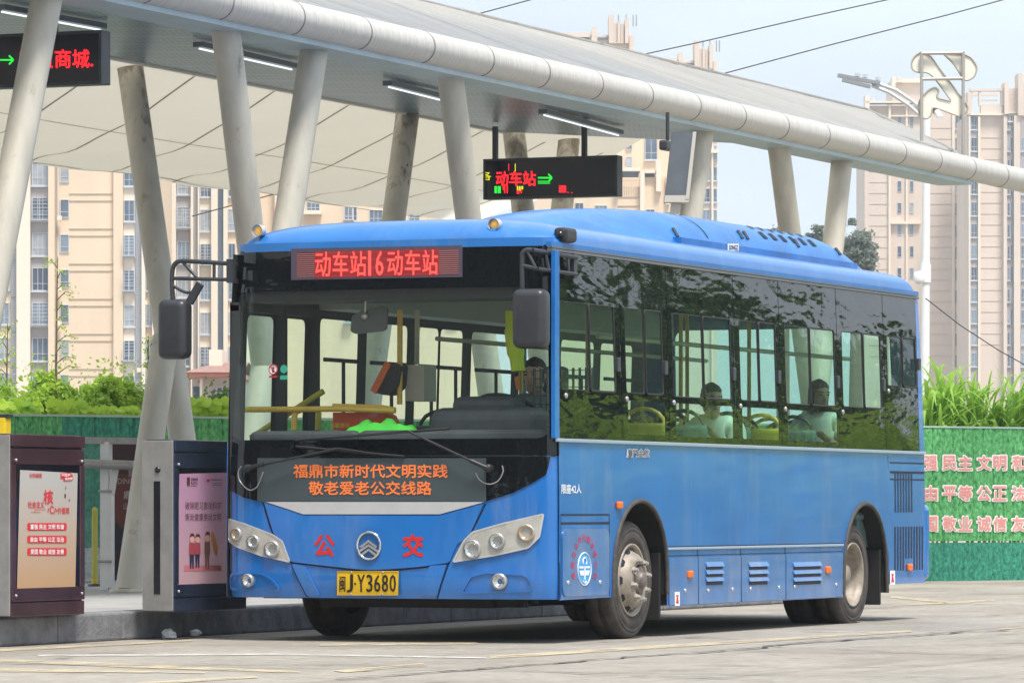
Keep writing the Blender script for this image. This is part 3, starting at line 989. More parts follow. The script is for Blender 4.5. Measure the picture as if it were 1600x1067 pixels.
class Tower:
    def __init__(s, name, label, zc, base_px, group='apartment towers behind the station'):
        s.zc = zc; s.k = zc / FPX; s.O = at(800, 795, zc)
        s.o = thing(name, label, 'building', tuple(s.P(base_px, 795, 0))[:2] + (0,), group)
    def P(s, px, py, d):
        a = (px - 800) * s.k
        return (s.O.x + RV[0] * a + DV[0] * d, s.O.y + RV[1] * a + DV[1] * d, s.z(py))
    def z(s, py): return CAMH + (795 - py) * s.k
    def bx(s, mb, x0, x1, ytop, ybot, d0, d1):
        P = [s.P(x, y, d) for y in (ybot, ytop) for x, d in ((x0, d0), (x1, d0), (x1, d1), (x0, d1))]
        return mb.hexa(P)
    def block(s, name, m, *boxes):
        mb = MB()
        for b in boxes: s.bx(mb, *b)
        return mb.build(name, m, s.o)
    def win(s, x0, x1, bot, h, period, ks, mull=1, bars=False, sill=True, d=0):
        mb = MB()
        mb.cur = 1; s.bx(mb, x0, x1, bot - h, bot, d - .05, d + .02)
        mb.cur = 0; e = .055 / s.k
        s.bx(mb, x0 - e, x0, bot - h, bot, d - .1, d); s.bx(mb, x1, x1 + e, bot - h, bot, d - .1, d)
        s.bx(mb, x0 - e, x1 + e, bot - h - e, bot - h, d - .1, d); s.bx(mb, x0 - e, x1 + e, bot, bot + e, d - .1, d)
        if sill: s.bx(mb, x0 - 3 * e, x1 + 3 * e, bot + e, bot + e * 3.5, d - .25, d)
        for i in range(mull):
            xx = x0 + (x1 - x0) * (i + 1) / (mull + 1); s.bx(mb, xx - e * .4, xx + e * .4, bot - h, bot, d - .08, d - .052)
        s.bx(mb, x0, x1, bot - h * .3 - e * .4, bot - h * .3 + e * .4, d - .085, d - .053)
        if bars:
            for i in range(6): s.bx(mb, x0 - 2 * e, x1 + 2 * e, bot - h * (i + .3) / 6 - e * .35, bot - h * (i + .3) / 6 + e * .35, d - .62, d - .58)
            for xx in (x0 - 2 * e, (x0 + x1) / 2, x1 + 2 * e): s.bx(mb, xx - e * .35, xx + e * .35, bot - h, bot, d - .66, d - .62)
            s.bx(mb, x0 - 2 * e, x1 + 2 * e, bot, bot + e, d - .66, d - .1)
        w0 = mb.build('window', [WFR, GLS], s.o)
        first = True
        for k in ks:
            c = w0 if first else w0.copy()
            if not first: COL.objects.link(c)
            first = False
            c.location = (0, 0, -k * period * s.k)
            c.material_slots[1].link = 'OBJECT'; c.material_slots[1].material = rnd.choice(GLSV)
# left block
T = Tower('apartment_block', 'peach apartment block behind the left columns, with blank wall between window bays', 400, 120)
per = 54.7
T.block('wall', WALL_P, (-120, 250, 60, 795, 0, 14))
T.block('pier', WALL_C, (28, 49, 60, 795, -1.2, -.02)); T.block('pier', WALL_P, (77.5, 87, 60, 795, -1.2, -.02))
T.block('pier', WALL_P, (178, 193, 60, 795, -.5, -.02)); T.block('pier', WALL_C, (222.5, 228, 60, 795, -.9, -.02)); T.block('pier', WALL_C, (239, 250, 60, 795, -.9, -.02))
T.block('bay_spandrel', SPAN, (49.3, 77.2, 60, 795, -.35, -.02)); T.block('bay_spandrel', WALL_C, (193.3, 211.5, 60, 795, -.25, -.02))
T.block('louvre_strip', LOUV, (18, 27.7, 60, 795, -.3, -.02)); T.block('louvre_strip', LOUV, (212, 222, 60, 795, -.4, -.02))
mb = MB()
for k in range(-5, 6):
    for yy in (303 + k * per, 314 + k * per): T.block('string_course', LINE, (108, 177.8, yy - .5, yy + .5, -.07, -.01))
    for px0, px1 in ((17.5, 27.9), (211.8, 222.3)): T.bx(mb, px0, px1, 408 + k * per - .6, 408 + k * per + .6, -.45, -.31)
    for j in range(14):
        for px0, px1, d in ((18.2, 27.6, -.34), (212.2, 221.9, -.44)): T.bx(mb, px0, px1, 409.5 + k * per + j * 3.8, 411.2 + k * per + j * 3.8, d, d + .04)
mb.build('louvre_slat', LOUV, T.o)['kind'] = 'stuff'
T.block('downpipe', LOUV, (88.5, 90, 60, 795, -.15, -.02))
T.win(52, 75.5, 399, 34, per, [0, 1, 3, 4, -2, -3, -4, -5], 2, d=-.35)
T.win(52, 75.5, 399 - per, 34, per, [0, 3], 2, bars=True, d=-.35)
T.win(95, 107, 394, 26.5, per, range(-5, 5), 0, sill=False)
T.win(195, 209.5, 400, 31, per, [-1, 2, 4, 5, -2, -3, -4, -5], 1, d=-.25)
T.win(195, 209.5, 400, 31, per, [0, 1, 3], 1, bars=True, d=-.25)
T.win(0, 13.5, 506, 32, per, range(-2, 4), 1)
T.win(229, 238, 508, 31, per, range(-4, 3), 1)
for px, py in ((90.5, 338), (90.5, 502), (16, 612), (224, 470), (215, 575), (90.5, 448), (28.5, 612)):     # air conditioners
    T.block('air_conditioner', WALL_C, (px, px + 7, py, py + 6.5, -.75, -.4 if px < 100 else -.95 + .3))
# second block, right of it
T = Tower('apartment_block', 'narrow pale apartment block with barred windows between the left mirror and the crossed columns', 425, 330)
per = 53.5
T.block('wall', WALL_P, (251, 770, 90, 795, 0, 14))
for a, b in ((252, 258), (262, 276), (299, 303), (310, 312.5), (331, 341), (350, 356.5), (385, 400), (430, 442)): T.block('pier', WALL_C, (a, b, 90, 795, -.9, -.02))
T.block('bay_spandrel', SPAN, (276.3, 298.7, 90, 795, -.3, -.02)); T.block('bay_spandrel', WALL_C, (312.8, 330.7, 90, 795, -.3, -.02))
T.block('louvre_strip', LOUV, (303.3, 309.7, 90, 795, -.3, -.02)); T.block('glazed_strip', GLS, (341.4, 349.6, 90, 795, -.3, -.02))
T.win(278.5, 296.5, 357, 32, per, [-1, 1, 2, 4, -2, -3, -4], 2, d=-.3); T.win(278.5, 296.5, 357, 32, per, [0, 3], 2, bars=True, d=-.3)
T.win(314.5, 329.5, 361, 32, per, [-1, 0, 2, 3, -2, -3, -4], 2, d=-.3); T.win(314.5, 329.5, 361, 32, per, [1, 4], 2, bars=True, d=-.3)
T.win(358, 367, 360, 32, per, range(-2, 5), 1); T.win(539, 550, 344, 20, per, range(-4, 4), 1, bars=True); T.win(553, 557, 344, 20, per, range(-4, 4), 0); T.win(578, 597, 347, 18, per, range(-4, 4), 2); T.win(640, 655, 347, 20, per, range(-4, 4), 1); T.win(700, 712, 347, 20, per, range(-4, 4), 1)
T.block('balcony', WALL_C, (475, 503, 330, 336, -1.3, -.02)); T.win(480, 499, 329, 14, per, range(-4, 3), 2)
# towers whose crowns rise over the canopy
def crown_tower(label, x0, x1, top, zc, winx):
    T = Tower('residential_tower', label, zc, (x0 + x1) / 2)
    s = (x1 - x0) / 126.0; X = lambda v: x0 + v * s
    T.block('wall', WALL_B, (X(0), X(118), top + 30, 795, 0, 16))
    T.block('crown', WALL_B, (X(0), X(50), top + 27, top + 34, -.4, 14), (X(52), X(60), top + 18, top + 44, -.6, 5), (X(60), X(78), top + 32, top + 42, -.3, 8),
            (X(79), X(87), top, top + 44, -1, 5), (X(87), X(92), top + 13, top + 44, -.6, 6), (X(92.5), X(97), top + 9, top + 44, -.8, 6),
            (X(97.5), X(103), top + 14, top + 44, -.6, 6), (X(104), X(110), top + 6, top + 44, -1, 5), (X(111), X(114), top + 32, top + 60, -.8, 4))
    T.block('crown_glazing', GLS, (X(2), X(48), top + 36, top + 42, -.2, -.05), (X(62), X(77), top + 34.5, top + 38, -.45, -.31))
    mb = MB()
    for xx in (X(81), X(85.5), X(95), X(107), X(118), X(123)): mb.beam(T.P(xx, top + 14, 2), T.P(xx, top - 4, 2), .12, .12)
    mb.build('mast', METAL_L, T.o)
    T.block('pier', WALL_C, (X(108), X(111), top + 60, 795, -.6, -.02)); T.block('cornice', WALL_C, (X(90), X(120), top + 170, top + 175, -.9, -.02), (X(90), X(120), top + 60, top + 63, -.9, -.02))
    T.win(X(93), X(105), top + 150, 20, 33.5, range(-2, 6), 1); T.win(X(112), X(117), top + 150, 20, 33.5, range(-2, 6), 0)
crown_tower('taller stepped beige tower top rising over the canopy roof, left of its twin', 872, 998, 25, 560, None)
crown_tower('stepped beige tower whose top shows right of its twin over the canopy roof', 1012, 1128, 65, 560, None)
T = Tower('residential_tower', 'cream stepped block seen under the canopy between the hanging sign and the grey box', 480, 980)
T.block('wall', WALL_P, (835, 1062, 292, 795, 0, 12))
T.block('parapet', WALL_C, (930, 1000, 262, 268, -.5, 6), (962, 968, 225, 300, -.8, 2), (1000, 1007, 268, 330, -.8, 1.5), (1025, 1033, 250, 300, -.6, 2), (1008, 1024, 266, 271, -.4, 4), (1040, 1046, 275, 320, -.4, 2))
T.block('wall', WALL_P, (1007, 1060, 277, 300, .2, 9))
T.block('crown_glazing', GLS, (966, 998, 269, 277, .5, .6), (1008, 1024, 271, 277, 1.5, 1.6))
mb = MB()
for k in range(9): T.bx(mb, 968 + k * 3.6, 968.6 + k * 3.6, 284, 306, -.08, -.01)
for yy in (282, 308, 322): T.bx(mb, 965, 1000, yy - .5, yy + .5, -.08, -.01)
mb.build('string_course', LINE, T.o)
T.win(899, 911, 340, 22, 40, range(0, 4), 1); T.win(930, 948, 342, 20, 40, range(0, 4), 2); T.win(1010, 1022, 344, 16, 40, range(0, 4), 1); T.win(1040, 1050, 346, 14, 40, range(0, 4), 1)
T.win(982, 990, 224, 20, 33, range(-1, 2), 1, sill=False, d=8); T.win(1012, 1030, 240, 34, 40, [0], 1, d=8)
T.block('rear_wall', WALL_P, (960, 1058, 190, 300, 8.1, 12))
# right-hand towers
T = Tower('residential_tower', 'pinkish beige tower directly behind the white lamp pole, left of the open crown tower', 660, 1430)
per = 33.9
T.block('wall', WALL_B, (1351, 1511, 166, 795, 0, 16), (1397, 1443, 120, 168, 3, 14), (1443, 1491, 160, 170, 2, 14))
T.block('cornice', WALL_C, (1352, 1450, 159, 162, -.9, 2), (1397, 1445, 124, 127, 2.2, 4), (1351, 1358, 150, 175, -.9, 2), (1396, 1401, 118, 134, 2, 5), (1405.5, 1407.5, 119.5, 127, 2, 3), (1410, 1412, 121.5, 127, 2, 3), (1364, 1366, 154, 160, 0, 1), (1391, 1440, 181, 183, -.5, -.02), (1391, 1438, 346.5, 350.5, -.6, -.02))
T.block('pier', WALL_C, (1388, 1391.5, 166, 795, -.5, -.02), (1415, 1418, 166, 795, -.4, -.02)); T.block('pier', WALL_B, (1503, 1510, 160, 795, -1, -.02)); T.block('pier', WALL_C, (1487.5, 1491.5, 166, 795, -.3, -.02))
T.block('blue_glazed_strip', GLS, (1499, 1502.6, 180, 795, -.2, -.02))
mb = MB()
for k in range(22): T.block('string_course', WALL_S, (1449, 1487, 200 + 16.95 * k, 200.6 + 16.95 * k, -.06, -.01)); T.block('string_course', WALL_S, (1358, 1387, 200 + 16.95 * k, 200.6 + 16.95 * k, -.06, -.01))
for k in range(26): T.bx(mb, 1358.5 + k * 2.4, 1359.1 + k * 2.4, 165, 179, -.05, -.01)
mb.build('parapet_ribbing', LINE, T.o)
T.win(1402.5, 1408, 333, 15.5, per, range(-4, 5), 0, sill=False); T.win(1422, 1427, 333, 15.5, per, range(-4, 5), 0, sill=False)
T.win(1493, 1497.5, 337, 19, per, range(-4, 8), 0)
T = Tower('residential_tower', 'beige tower at the right edge with an open framed crown', 640, 1560)
T.block('wall', WALL_B, (1512, 1680, 178, 795, 0, 16))
T.block('crown', WALL_B, (1515, 1568, 139, 143, -.5, .8), (1515, 1568, 139.5, 143, 7, 8), (1516, 1519, 143, 180, -.4, .4), (1529, 1532, 143, 166, -.4, .5), (1563, 1568, 143, 166, -.4, .5), (1532, 1563, 163, 180, -.4, 1), (1511, 1516, 145, 180, -.8, 2),
        (1568, 1574.5, 130, 180, -1.4, 3), (1575, 1589, 139, 182, -.3, 6), (1589, 1597, 116, 182, -1.6, 3), (1598, 1660, 130, 182, -.4, 6), (1532, 1563, 152, 154, 4, 4.6))
T.block('cornice', WALL_C, (1514, 1570, 178, 181, -.8, -.02), (1575, 1589, 176, 178, -.6, -.35), (1574, 1590, 190, 192, -.6, -.02))
T.block('pier', WALL_C, (1513, 1515.6, 182, 795, -.7, -.02), (1527.5, 1531, 182, 795, -.7, -.02)); T.block('pier', WALL_B, (1567, 1572, 182, 795, -1.2, -.02), (1583, 1593, 182, 795, -1.2, -.02))
T.block('bay_spandrel', SPAN, (1516, 1527, 184, 795, -.3, -.02), (1573, 1582, 190, 795, -.3, -.02), (1594.5, 1602, 190, 795, -.3, -.02))
mb = MB()
for k in range(20): T.block('string_course', WALL_S, (1533, 1566, 215 + 17 * k, 215.6 + 17 * k, -.06, -.01))
per = 33.6
T.win(1517.5, 1525.8, 337, 20, per, range(-4, 8), 1, d=-.3); T.win(1574, 1577, 337, 19, per, range(-4, 8), 0, d=-.3); T.win(1578.5, 1581.5, 340, 24, per, range(-4, 8), 0, sill=False, d=-.3); T.win(1595.5, 1601, 337, 20, per, range(-3, 8), 1, d=-.3)
# the low house with a red roof
T = Tower('tiled_house', 'low house with a reddish brown tiled roof behind the left columns', 150, 330, None)
T.block('wall', mat('house_wall', (.62, .58, .55), .8), (300, 372, 588, 795, 0, 8)); T.block('chimney_room', WALL_C, (320, 341, 543, 570, 2, 5))
T.block('eaves', mat('red_eaves', (.55, .22, .17), .7), (292, 380, 583, 590, -.9, 9))
mb = MB(); P = [T.P(291, 583, -1), T.P(380, 583, -1), T.P(380, 583, 9), T.P(291, 583, 9), T.P(330, 561, 3.5), T.P(380, 561, 3.5)]
mb.add(P, [(0, 1, 5, 4), (3, 0, 4), (2, 3, 4, 5)]); mb.build('roof', mat('roof_tiles', (.30, .17, .14), .8, var=.3, scale=4, stretch=(1, 1, 6)), T.o)
T.win(340, 356, 617, 11, 40, [0], 1); T.block('door_recess', GLS, (302, 313, 604, 628, -.05, -.01)); T.block('porch_post', WALL_C, (314, 318, 592, 795, -.6, -.1))

# ------------------------------------------------------------------ plants
def leaf_mat(name, c, c2):
    m = mat(name, c, .55, var=.5, scale=2.2, col2=c2, spec=.3)
    if not m.get('thin'): translucent(m, .38, tuple(min(1, x * 1.25) for x in c)); m['thin'] = 1
    return m
LEAF = leaf_mat('shrub_leaf', (.44, .60, .09), (.18, .34, .05))
LEAF_V = leaf_mat('vine_leaf', (.50, .66, .07), (.24, .44, .04))
LEAF_D = leaf_mat('dark_leaf', (.16, .26, .07), (.07, .14, .04))
LEAF_W = leaf_mat('wood_leaf', (.05, .09, .035), (.02, .045, .02))
LEAF_F = leaf_mat('far_leaf', (.24, .28, .23), (.14, .17, .15))
GRASS = leaf_mat('reed_leaf', (.36, .56, .10), (.16, .34, .05))
BARK = mat('bark', (.16, .12, .085), .9, var=.3, scale=12)

def leaf(mb, c, sz, rg, up=.3):
    n = Vector((rg.gauss(0, 1), rg.gauss(0, 1), rg.gauss(0, 1) + up)).normalized()
    u = n.cross(Vector((rg.gauss(0, 1), rg.gauss(0, 1), rg.gauss(0, 1)))).normalized(); v = n.cross(u)
    a = sz * rg.uniform(.6, 1.2); b = a * rg.uniform(.45, .7)
    mb.add([c - u * a, c - v * b + n * b * .2, c + u * a, c + v * b + n * b * .2], [(0, 1, 2, 3)])

def crown(mb, cen, rad, nclump, nleaf, sz, rg, crad=.33):
    for i in range(nclump):
        d = Vector((rg.gauss(0, 1), rg.gauss(0, 1), rg.gauss(0, 1))).normalized()
        q = rg.uniform(.35, 1.0)
        cc = Vector((cen[0] + d.x * rad[0] * q, cen[1] + d.y * rad[1] * q, cen[2] + d.z * rad[2] * q))
        cr = crad * min(rad) * rg.uniform(.6, 1.3)
        for j in range(nleaf):
            e = Vector((rg.gauss(0, 1), rg.gauss(0, 1), rg.gauss(0, .8)))
            leaf(mb, cc + e * cr * .55, sz, rg)

def bush(px, py_top, zc, half_px, label, seed, m=LEAF, zlow=1.7, sz=.042, ncl=62, nl=60):
    rg = random.Random(seed)
    base = at(px, 795, zc); base.z = 0
    top = at(px, py_top, zc).z + .06
    o = thing('shrub', label, 'shrub', tuple(base), 'shrubs behind the turf hoarding')
    mb = MB(); rad = half_px * zc / FPX * 1.75
    crown(mb, (base.x, base.y, (top + zlow) / 2), (rad, rad * .8, (top - zlow) / 2), ncl, nl, sz, rg)
    for k in range(5):                         # shoots that stick out above
        x = base.x + rg.uniform(-rad, rad) * .8; y = base.y + rg.uniform(-rad, rad) * .5
        for j in range(14): leaf(mb, Vector((x + rg.gauss(0, .05), y + rg.gauss(0, .05), top - .25 + j * .035)), sz * .8, rg)
    mb.build('foliage', m, o)
    mb = MB()
    for k in range(4): mb.tube([base, (base.x + rg.uniform(-rad, rad) * .6, base.y + rg.uniform(-.2, .2), top * .75)], [.03, .012], 6)
    mb.build('stem', BARK, o)
FZ = lambda px: 54.0 + (px / 1500.0) * 7.8 + 1.1
for px, pt, hw, lab, m in [(-20, 600, 34, 'leafy shrub at the left edge of the photo over the turf hoarding', LEAF),
                           (50, 600, 40, 'dense shrub right of the leftmost one over the turf hoarding', LEAF),
                           (92, 590, 30, 'shrub around the foot of the thin sapling', LEAF),
                           (164, 594, 32, 'tallest rounded shrub between the sapling and the two joined columns', LEAF),
                           (212, 606, 30, 'feathery shrub touching the left one of the two joined columns', LEAF),
                           (330, 622, 40, 'low shrub between the joined columns and the bus', LEAF_D)]:
    bush(px, pt, FZ(px) + .6, hw, lab, int(px * 7 + 900), m)
def vine(px0, px1, py0, lab, seed):
    rg = random.Random(seed)
    a = at(px0, 650, FZ(px0) - .55); o = thing('vine', lab, 'vine', (a.x, a.y, 0), 'vines over the turf hoarding')
    mb = MB()
    n = int((px1 - px0) * 2.4)
    for i in range(n):
        px = rg.uniform(px0, px1)
        c = at(px, rg.uniform(py0, 650), FZ(px) - .45 + rg.uniform(-.3, .3))
        nrm = Vector((-DV[0], -DV[1], rg.uniform(.2, 1.6))).normalized()
        nrm = (nrm + Vector((rg.gauss(0, .4), rg.gauss(0, .4), rg.gauss(0, .4)))).normalized()
        u = nrm.cross(Vector((rg.gauss(0, 1), rg.gauss(0, 1), .2))).normalized(); v = nrm.cross(u)
        s = rg.uniform(.04, .08)
        mb.add([c - u * s, c - u * .3 * s - v * s, c + u * .6 * s - v * .6 * s, c + u * 1.1 * s, c + u * .6 * s + v * .6 * s, c - u * .3 * s + v * s], [(0, 1, 2, 3, 4, 5)])
    mb.build('foliage', LEAF_V, o)
    mb = MB(); mb.tube([(a.x, a.y, 0), at((px0 + px1) / 2, 648, FZ(px0))], .012, 6); mb.build('stem', BARK, o)
vine(0, 60, 632, 'bright broad leaved vine at the left end of the hoarding top', 1)
vine(78, 132, 630, 'bright broad leaved vine below the thin sapling', 2)
vine(298, 360, 626, 'bright broad leaved vine between the joined columns and the bus', 3)
vine(135, 215, 640, 'low vine along the dark turf left of the joined columns', 4)

def sapling(px, pt, zc, lab, seed, spread):
    rg = random.Random(seed)
    b = at(px, 795, zc); b.z = 0
    t = at(px + 10, pt, zc)
    o = thing('sapling', lab, 'tree', tuple(b))
    mb = MB(); mb.tube([b, b.lerp(t, .5) + Vector((.02, 0, 0)), t], [.03, .018, .005], 6)
    fo = MB()
    for k in range(17):
        h = .45 + .55 * k / 17
        p = b.lerp(t, h); sd_ = rg.choice((-1, 1)); ln = spread * (1.25 - h) * rg.uniform(.5, 1.3)
        e = p + Vector((RV[0] * sd_ * ln, RV[1] * sd_ * ln, ln * rg.uniform(.05, .6)))
        mid = p.lerp(e, .5) + Vector((0, 0, .06))
        mb.tube([p, mid, e], [.008, .006, .003], 5)
        for j in range(26):
            s = rg.uniform(.25, 1.0); q = p.lerp(mid, s * 2) if s < .5 else mid.lerp(e, s * 2 - 1)
            leaf(fo, q + Vector((rg.gauss(0, .04), rg.gauss(0, .04), rg.gauss(0, .035))), .019, rg)
    mb.build('trunk', BARK, o); fo.build('foliage', LEAF, o)
sapling(80, 402, 56, 'thin sparse sapling standing before the peach apartment block', 3, .42)
sapling(2, 505, 56, 'small sparse sapling at the left edge of the photo', 5, .25)
sapling(222, 525, 57, 'wispy sapling close to the left of the joined columns', 8, .12)

def reeds(px, pt, zc, label, seed, n=46, spread=.42):
    rg = random.Random(seed)
    b = at(px, 795, zc); b.z = 0; H = at(px, pt, zc).z
    o = thing('reed_clump', label, 'tall grass', tuple(b), 'tall grass clumps behind the hoarding')
    mb = MB(); stm = MB()
    for k in range(n):
        st = Vector((b.x + rg.gauss(0, spread * .5), b.y + rg.gauss(0, spread * .25), rg.uniform(1.3, H - .6)))
        an = rg.uniform(0, 6.283); ln = rg.uniform(.7, 1.3); w_ = rg.uniform(.018, .038)
        side = Vector((math.cos(an), math.sin(an), 0)); tilt = rg.uniform(.18, .85)
        drop = rg.uniform(.4, 1.5)
        pts = []; m_ = 9
        for i in range(m_ + 1):
            s = i / m_
            pts.append(st + side * ln * tilt * (s ** 1.2) + Vector((0, 0, ln * (s - drop * .75 * s ** 2.6) * (1 - .3 * tilt))))
        pts = [p if p.z < H + .05 else Vector((p.x, p.y, H + .05)) for p in pts]
        pr = side.cross(Vector((0, 0, 1)))
        vs_ = []
        for i, p in enumerate(pts):
            s = i / m_; ww = w_ * (1 - s ** 2.2) + .002
            vs_ += [p - pr * ww, p + pr * ww]
        mb.add(vs_, [(2 * i, 2 * i + 1, 2 * i + 3, 2 * i + 2) for i in range(m_)])
    for k in range(9):
        x = b.x + rg.gauss(0, spread * .4); y = b.y + rg.gauss(0, spread * .2)
        stm.tube([(x, y, 0), (x + rg.uniform(-.1, .1), y, H - .7)], [.014, .008], 6)
    mb.build('blades', GRASS, o); stm.build('stalk', GRASS, o)
for px, pt, lab in [(1455, 590, 'grass clump half hidden by the rear edge of the bus'), (1482, 552, 'tallest leafy grass clump drooping over the hoarding near the bus'),
                    (1515, 575, 'grass clump right of the tallest one over the slogan'), (1548, 610, 'lowest grass clump in the gap of the row'),
                    (1578, 580, 'grass clump second from the right edge of the photo'), (1612, 560, 'grass clump cut by the right edge of the photo')]:
    reeds(px, pt - 8, FZ(px) + .45, lab, int(px), 130)

def far_tree(px, pt, zc, half_px, lab, seed, low=470):
    rg = random.Random(seed)
    b = at(px, 795, zc); b.z = 0; top = at(px, pt, zc).z; lo = at(px, low, zc).z; rad = half_px * zc / FPX
    o = thing('broadleaf_tree', lab, 'tree', tuple(b), 'distant trees behind the bus')
    mb = MB(); crown(mb, (b.x, b.y, (top + lo) / 2), (rad, rad, (top - lo) / 2), 90, 110, .13, rg, .26); mb.build('crown', LEAF_F, o)
    mb = MB(); mb.tube([b, (b.x + .3, b.y, lo), (b.x, b.y, (top + lo) / 2)], [.45, .3, .12], 8)
    for k in range(6):
        an = k * 1.1; mb.tube([(b.x + .3, b.y, lo), (b.x + math.cos(an) * rad * .6, b.y + math.sin(an) * rad * .6, (top + lo) / 2 + rg.uniform(-1, 1.5))], [.2, .06], 6)
    mb.build('trunk', BARK, o)
far_tree(1222, 338, 250, 24, 'distant tree top showing left of the last pair of columns', 21)
far_tree(1277, 352, 260, 22, 'distant tree top showing between the last pair of columns', 22)
far_tree(1335, 345, 250, 30, 'distant tree top between the last columns and the beige tower', 23, 480)

# vegetation across the road on the right: the side glass and paint mirror it
rg = random.Random(77)
mb = MB()
for k in range(16):
    x = 15.5 + k * 1.35; y = -8.3 - rg.uniform(0, 1.0); h_ = rg.uniform(2.2, 3.0)
    crown(mb, (x, y, h_ * .5), (1.3, .9, h_ * .54), 34, 100, .07, rg, .34)
mb.build('roadside_hedge', LEAF, kind='stuff')
mb = MB()
for x, h_ in ((35, 6.6), (36.4, 5.8), (37.8, 6.8), (39.2, 6.0), (40.6, 6.9), (42, 5.6), (43.2, 6.4), (44.6, 6.8), (46, 6.0), (47.2, 5.2), (49.6, 4.4), (51.6, 6.0), (54.6, 5.6)):
    y = -15.5 - rg.uniform(0, 1.2)
    crown(mb, (x, y, h_ * .6), (1.3, 1.0, h_ * .44), 44, 100, .14, rg, .40)
mb.build('roadside_wood', LEAF_D, kind='stuff')
# unseen trees added behind the camera so windscreen and dark glass mirror them dark
rg = random.Random(78)
mb = MB()
for k in range(34):
    y = -24 + k * 2.8; x = -52 - rg.uniform(0, 6); h_ = rg.uniform(12, 17)
    crown(mb, (x, y, h_ * .5), (3.4, 3.4, h_ * .52), 46, 60, .46, rg, .40)
mb.build('added_mirror_trees', LEAF_W, kind='stuff')

# ------------------------------------------------------------------ pole lamp, emblem, wires
WPAINT = mat('white_pole_paint', (.80, .80, .79), .4, var=.04)
pz = 72.0
pb = at(1443.5, 795, pz); pb.z = 0
sl_ = thing('street_lamp', 'tall white lamp pole with twin arms behind the rear of the bus', 'street lamp', tuple(pb))
mb = MB(); mb.tube([pb, at(1448, 168, pz)], [.075, .055], 16); mb.build('pole', WPAINT, sl_)
ARMC = mat('lamp_arm', (.62, .64, .66), .4, .2)
mb = MB()
mb.tube([at(1448, 178, pz), at(1425, 158, pz), at(1400, 141, pz), at(1372, 131, pz)], .028, 8)
mb.tube([at(1448, 190, pz), at(1420, 165, pz), at(1390, 145, pz), at(1362, 134, pz)], .028, 8); mb.build('arm', ARMC, sl_)
mb = MB(); a = at(1375, 131, pz); b = at(1309, 118, pz); mb.beam(a, b, .16, .05); mb.build('lamp_head', mat('lamp_head', (.30, .32, .34), .4, .3), sl_)
mb = MB(); mb.beam(at(1360, 136, pz - .3), at(1316, 125, pz - .3), .14, .05); mb.build('lamp_head', MATS['lamp_head'], sl_)
mb = MB()
for p in ((1352, 122), (1372, 126), (1340, 120)): q = at(*p, pz); mb.box((q.x - .05, q.y - .03, q.z), (q.x + .05, q.y + .03, q.z + .05))
mb.build('fitting', ARMC, sl_)
q = at(1436, 434, pz - .2)
dc = thing('dome_camera', 'white dome camera on a bracket of the white lamp pole just above the bus roof', 'camera', tuple(q))
mb = MB(); mb.ball((q.x, q.y, q.z - .03), (.085, .085, .075)); mb.lathe([(.0, .09), (.07, .085), (.085, .03), (.085, -.02)], q, (0, 0, 1), 16); mb.build('dome', WPAINT, dc)
mb = MB(); r0 = at(1446, 425, pz); mb.beam((q.x, q.y, q.z + .07), (r0.x, r0.y, r0.z), .05, .05); mb.tube([(r0.x, r0.y, r0.z - .16), (r0.x, r0.y, r0.z + .12)], .085, 12); mb.build('bracket', WPAINT, dc)

ez = 59.0
eb = at(1472, 243, ez)
em = thing('emblem_sign', 'cream ribbon shaped emblem in a pipe frame on the canopy end', 'emblem', tuple(eb))
CREAM = mat('cream_emblem', (.80, .76, .66), .5, var=.05); CRED = mat('emblem_edge', (.42, .38, .32), .6)
mb = MB()
for x, y0, y1 in ((1440, 83, 216), (1505, 81, 244)): mb.tube([at(x, y0, ez), at(x, y1 + 4, ez)], .022, 10)
for y in (84, 124): mb.tube([at(1440, y, ez - .0), at(1505, y - 1, ez)], .022, 10)
mb.build('pipe_frame', mat('frame_pipe', (.42, .39, .36), .4, .4), em)
def EM(u, v, n): a = at(u, -v, ez + .17 - n); return (a.x, a.y, a.z)
z4 = lambda pts: rounded([(1200 + x / 3.5575, -(y / 3.5575)) for x, y in pts], 6.0, 6)
def ribbon(pts):
    mb = MB(); plate(mb, z4(pts), EM, 0, .12, res=6, smooth=False); mb.build('ribbon', CREAM, em)
    mb = MB(); P = [EM(u, v, .125) for u, v in z4(pts)]; mb.tube(P, .012, 6, closed=True); mb.build('ribbon_edge', CRED, em)
ribbon([(860, 283), (815, 312), (795, 350), (802, 390), (835, 405), (885, 403), (920, 428), (1022, 566), (935, 545), (952, 505), (932, 488), (895, 500), (850, 545), (830, 592), (845, 648), (880, 665), (906, 645), (915, 598), (940, 602), (1060, 648), (1092, 640), (1115, 600), (1098, 572), (1075, 545), (900, 310)])
ribbon([(962, 288), (1080, 300), (1130, 320), (1165, 375), (1148, 430), (1110, 450), (1088, 445), (1035, 360)])
mb = MB(); a = at(1460, 170, ez + .3); b = at(1470, 184, ez - .2); mb.tube([a, b], [.06, .03], 10); mb.box((a.x - .05, a.y - .05, a.z - .02), (a.x + .05, a.y + .05, a.z + .1)); mb.build('spotlight', WPAINT, em)
WIRE = mat('wire', (.05, .05, .055), .6)
for pts, lab in [([(60, 210), (700, 35), (830, 0), (1400, -155)], 'short overhead wire at the top middle of the sky'),
                 ([(200, 262), (985, 90), (1100, 65), (1260, 28), (1410, -5), (2100, -185)], 'overhead wire crossing the sky above the two stepped tower tops'),
                 ([(300, 338), (1110, 121), (1300, 70), (1480, 24), (2100, -145)], 'overhead wire slanting over the right part of the canopy')]:
    zc = 95
    p0 = at(*pts[0], zc)
    wo_ = MB(); wo_.tube([at(x, y, zc) for x, y in pts], .0125, 5); tag(wo_.build('overhead_wire', WIRE), lab, 'wire', 'overhead wires')
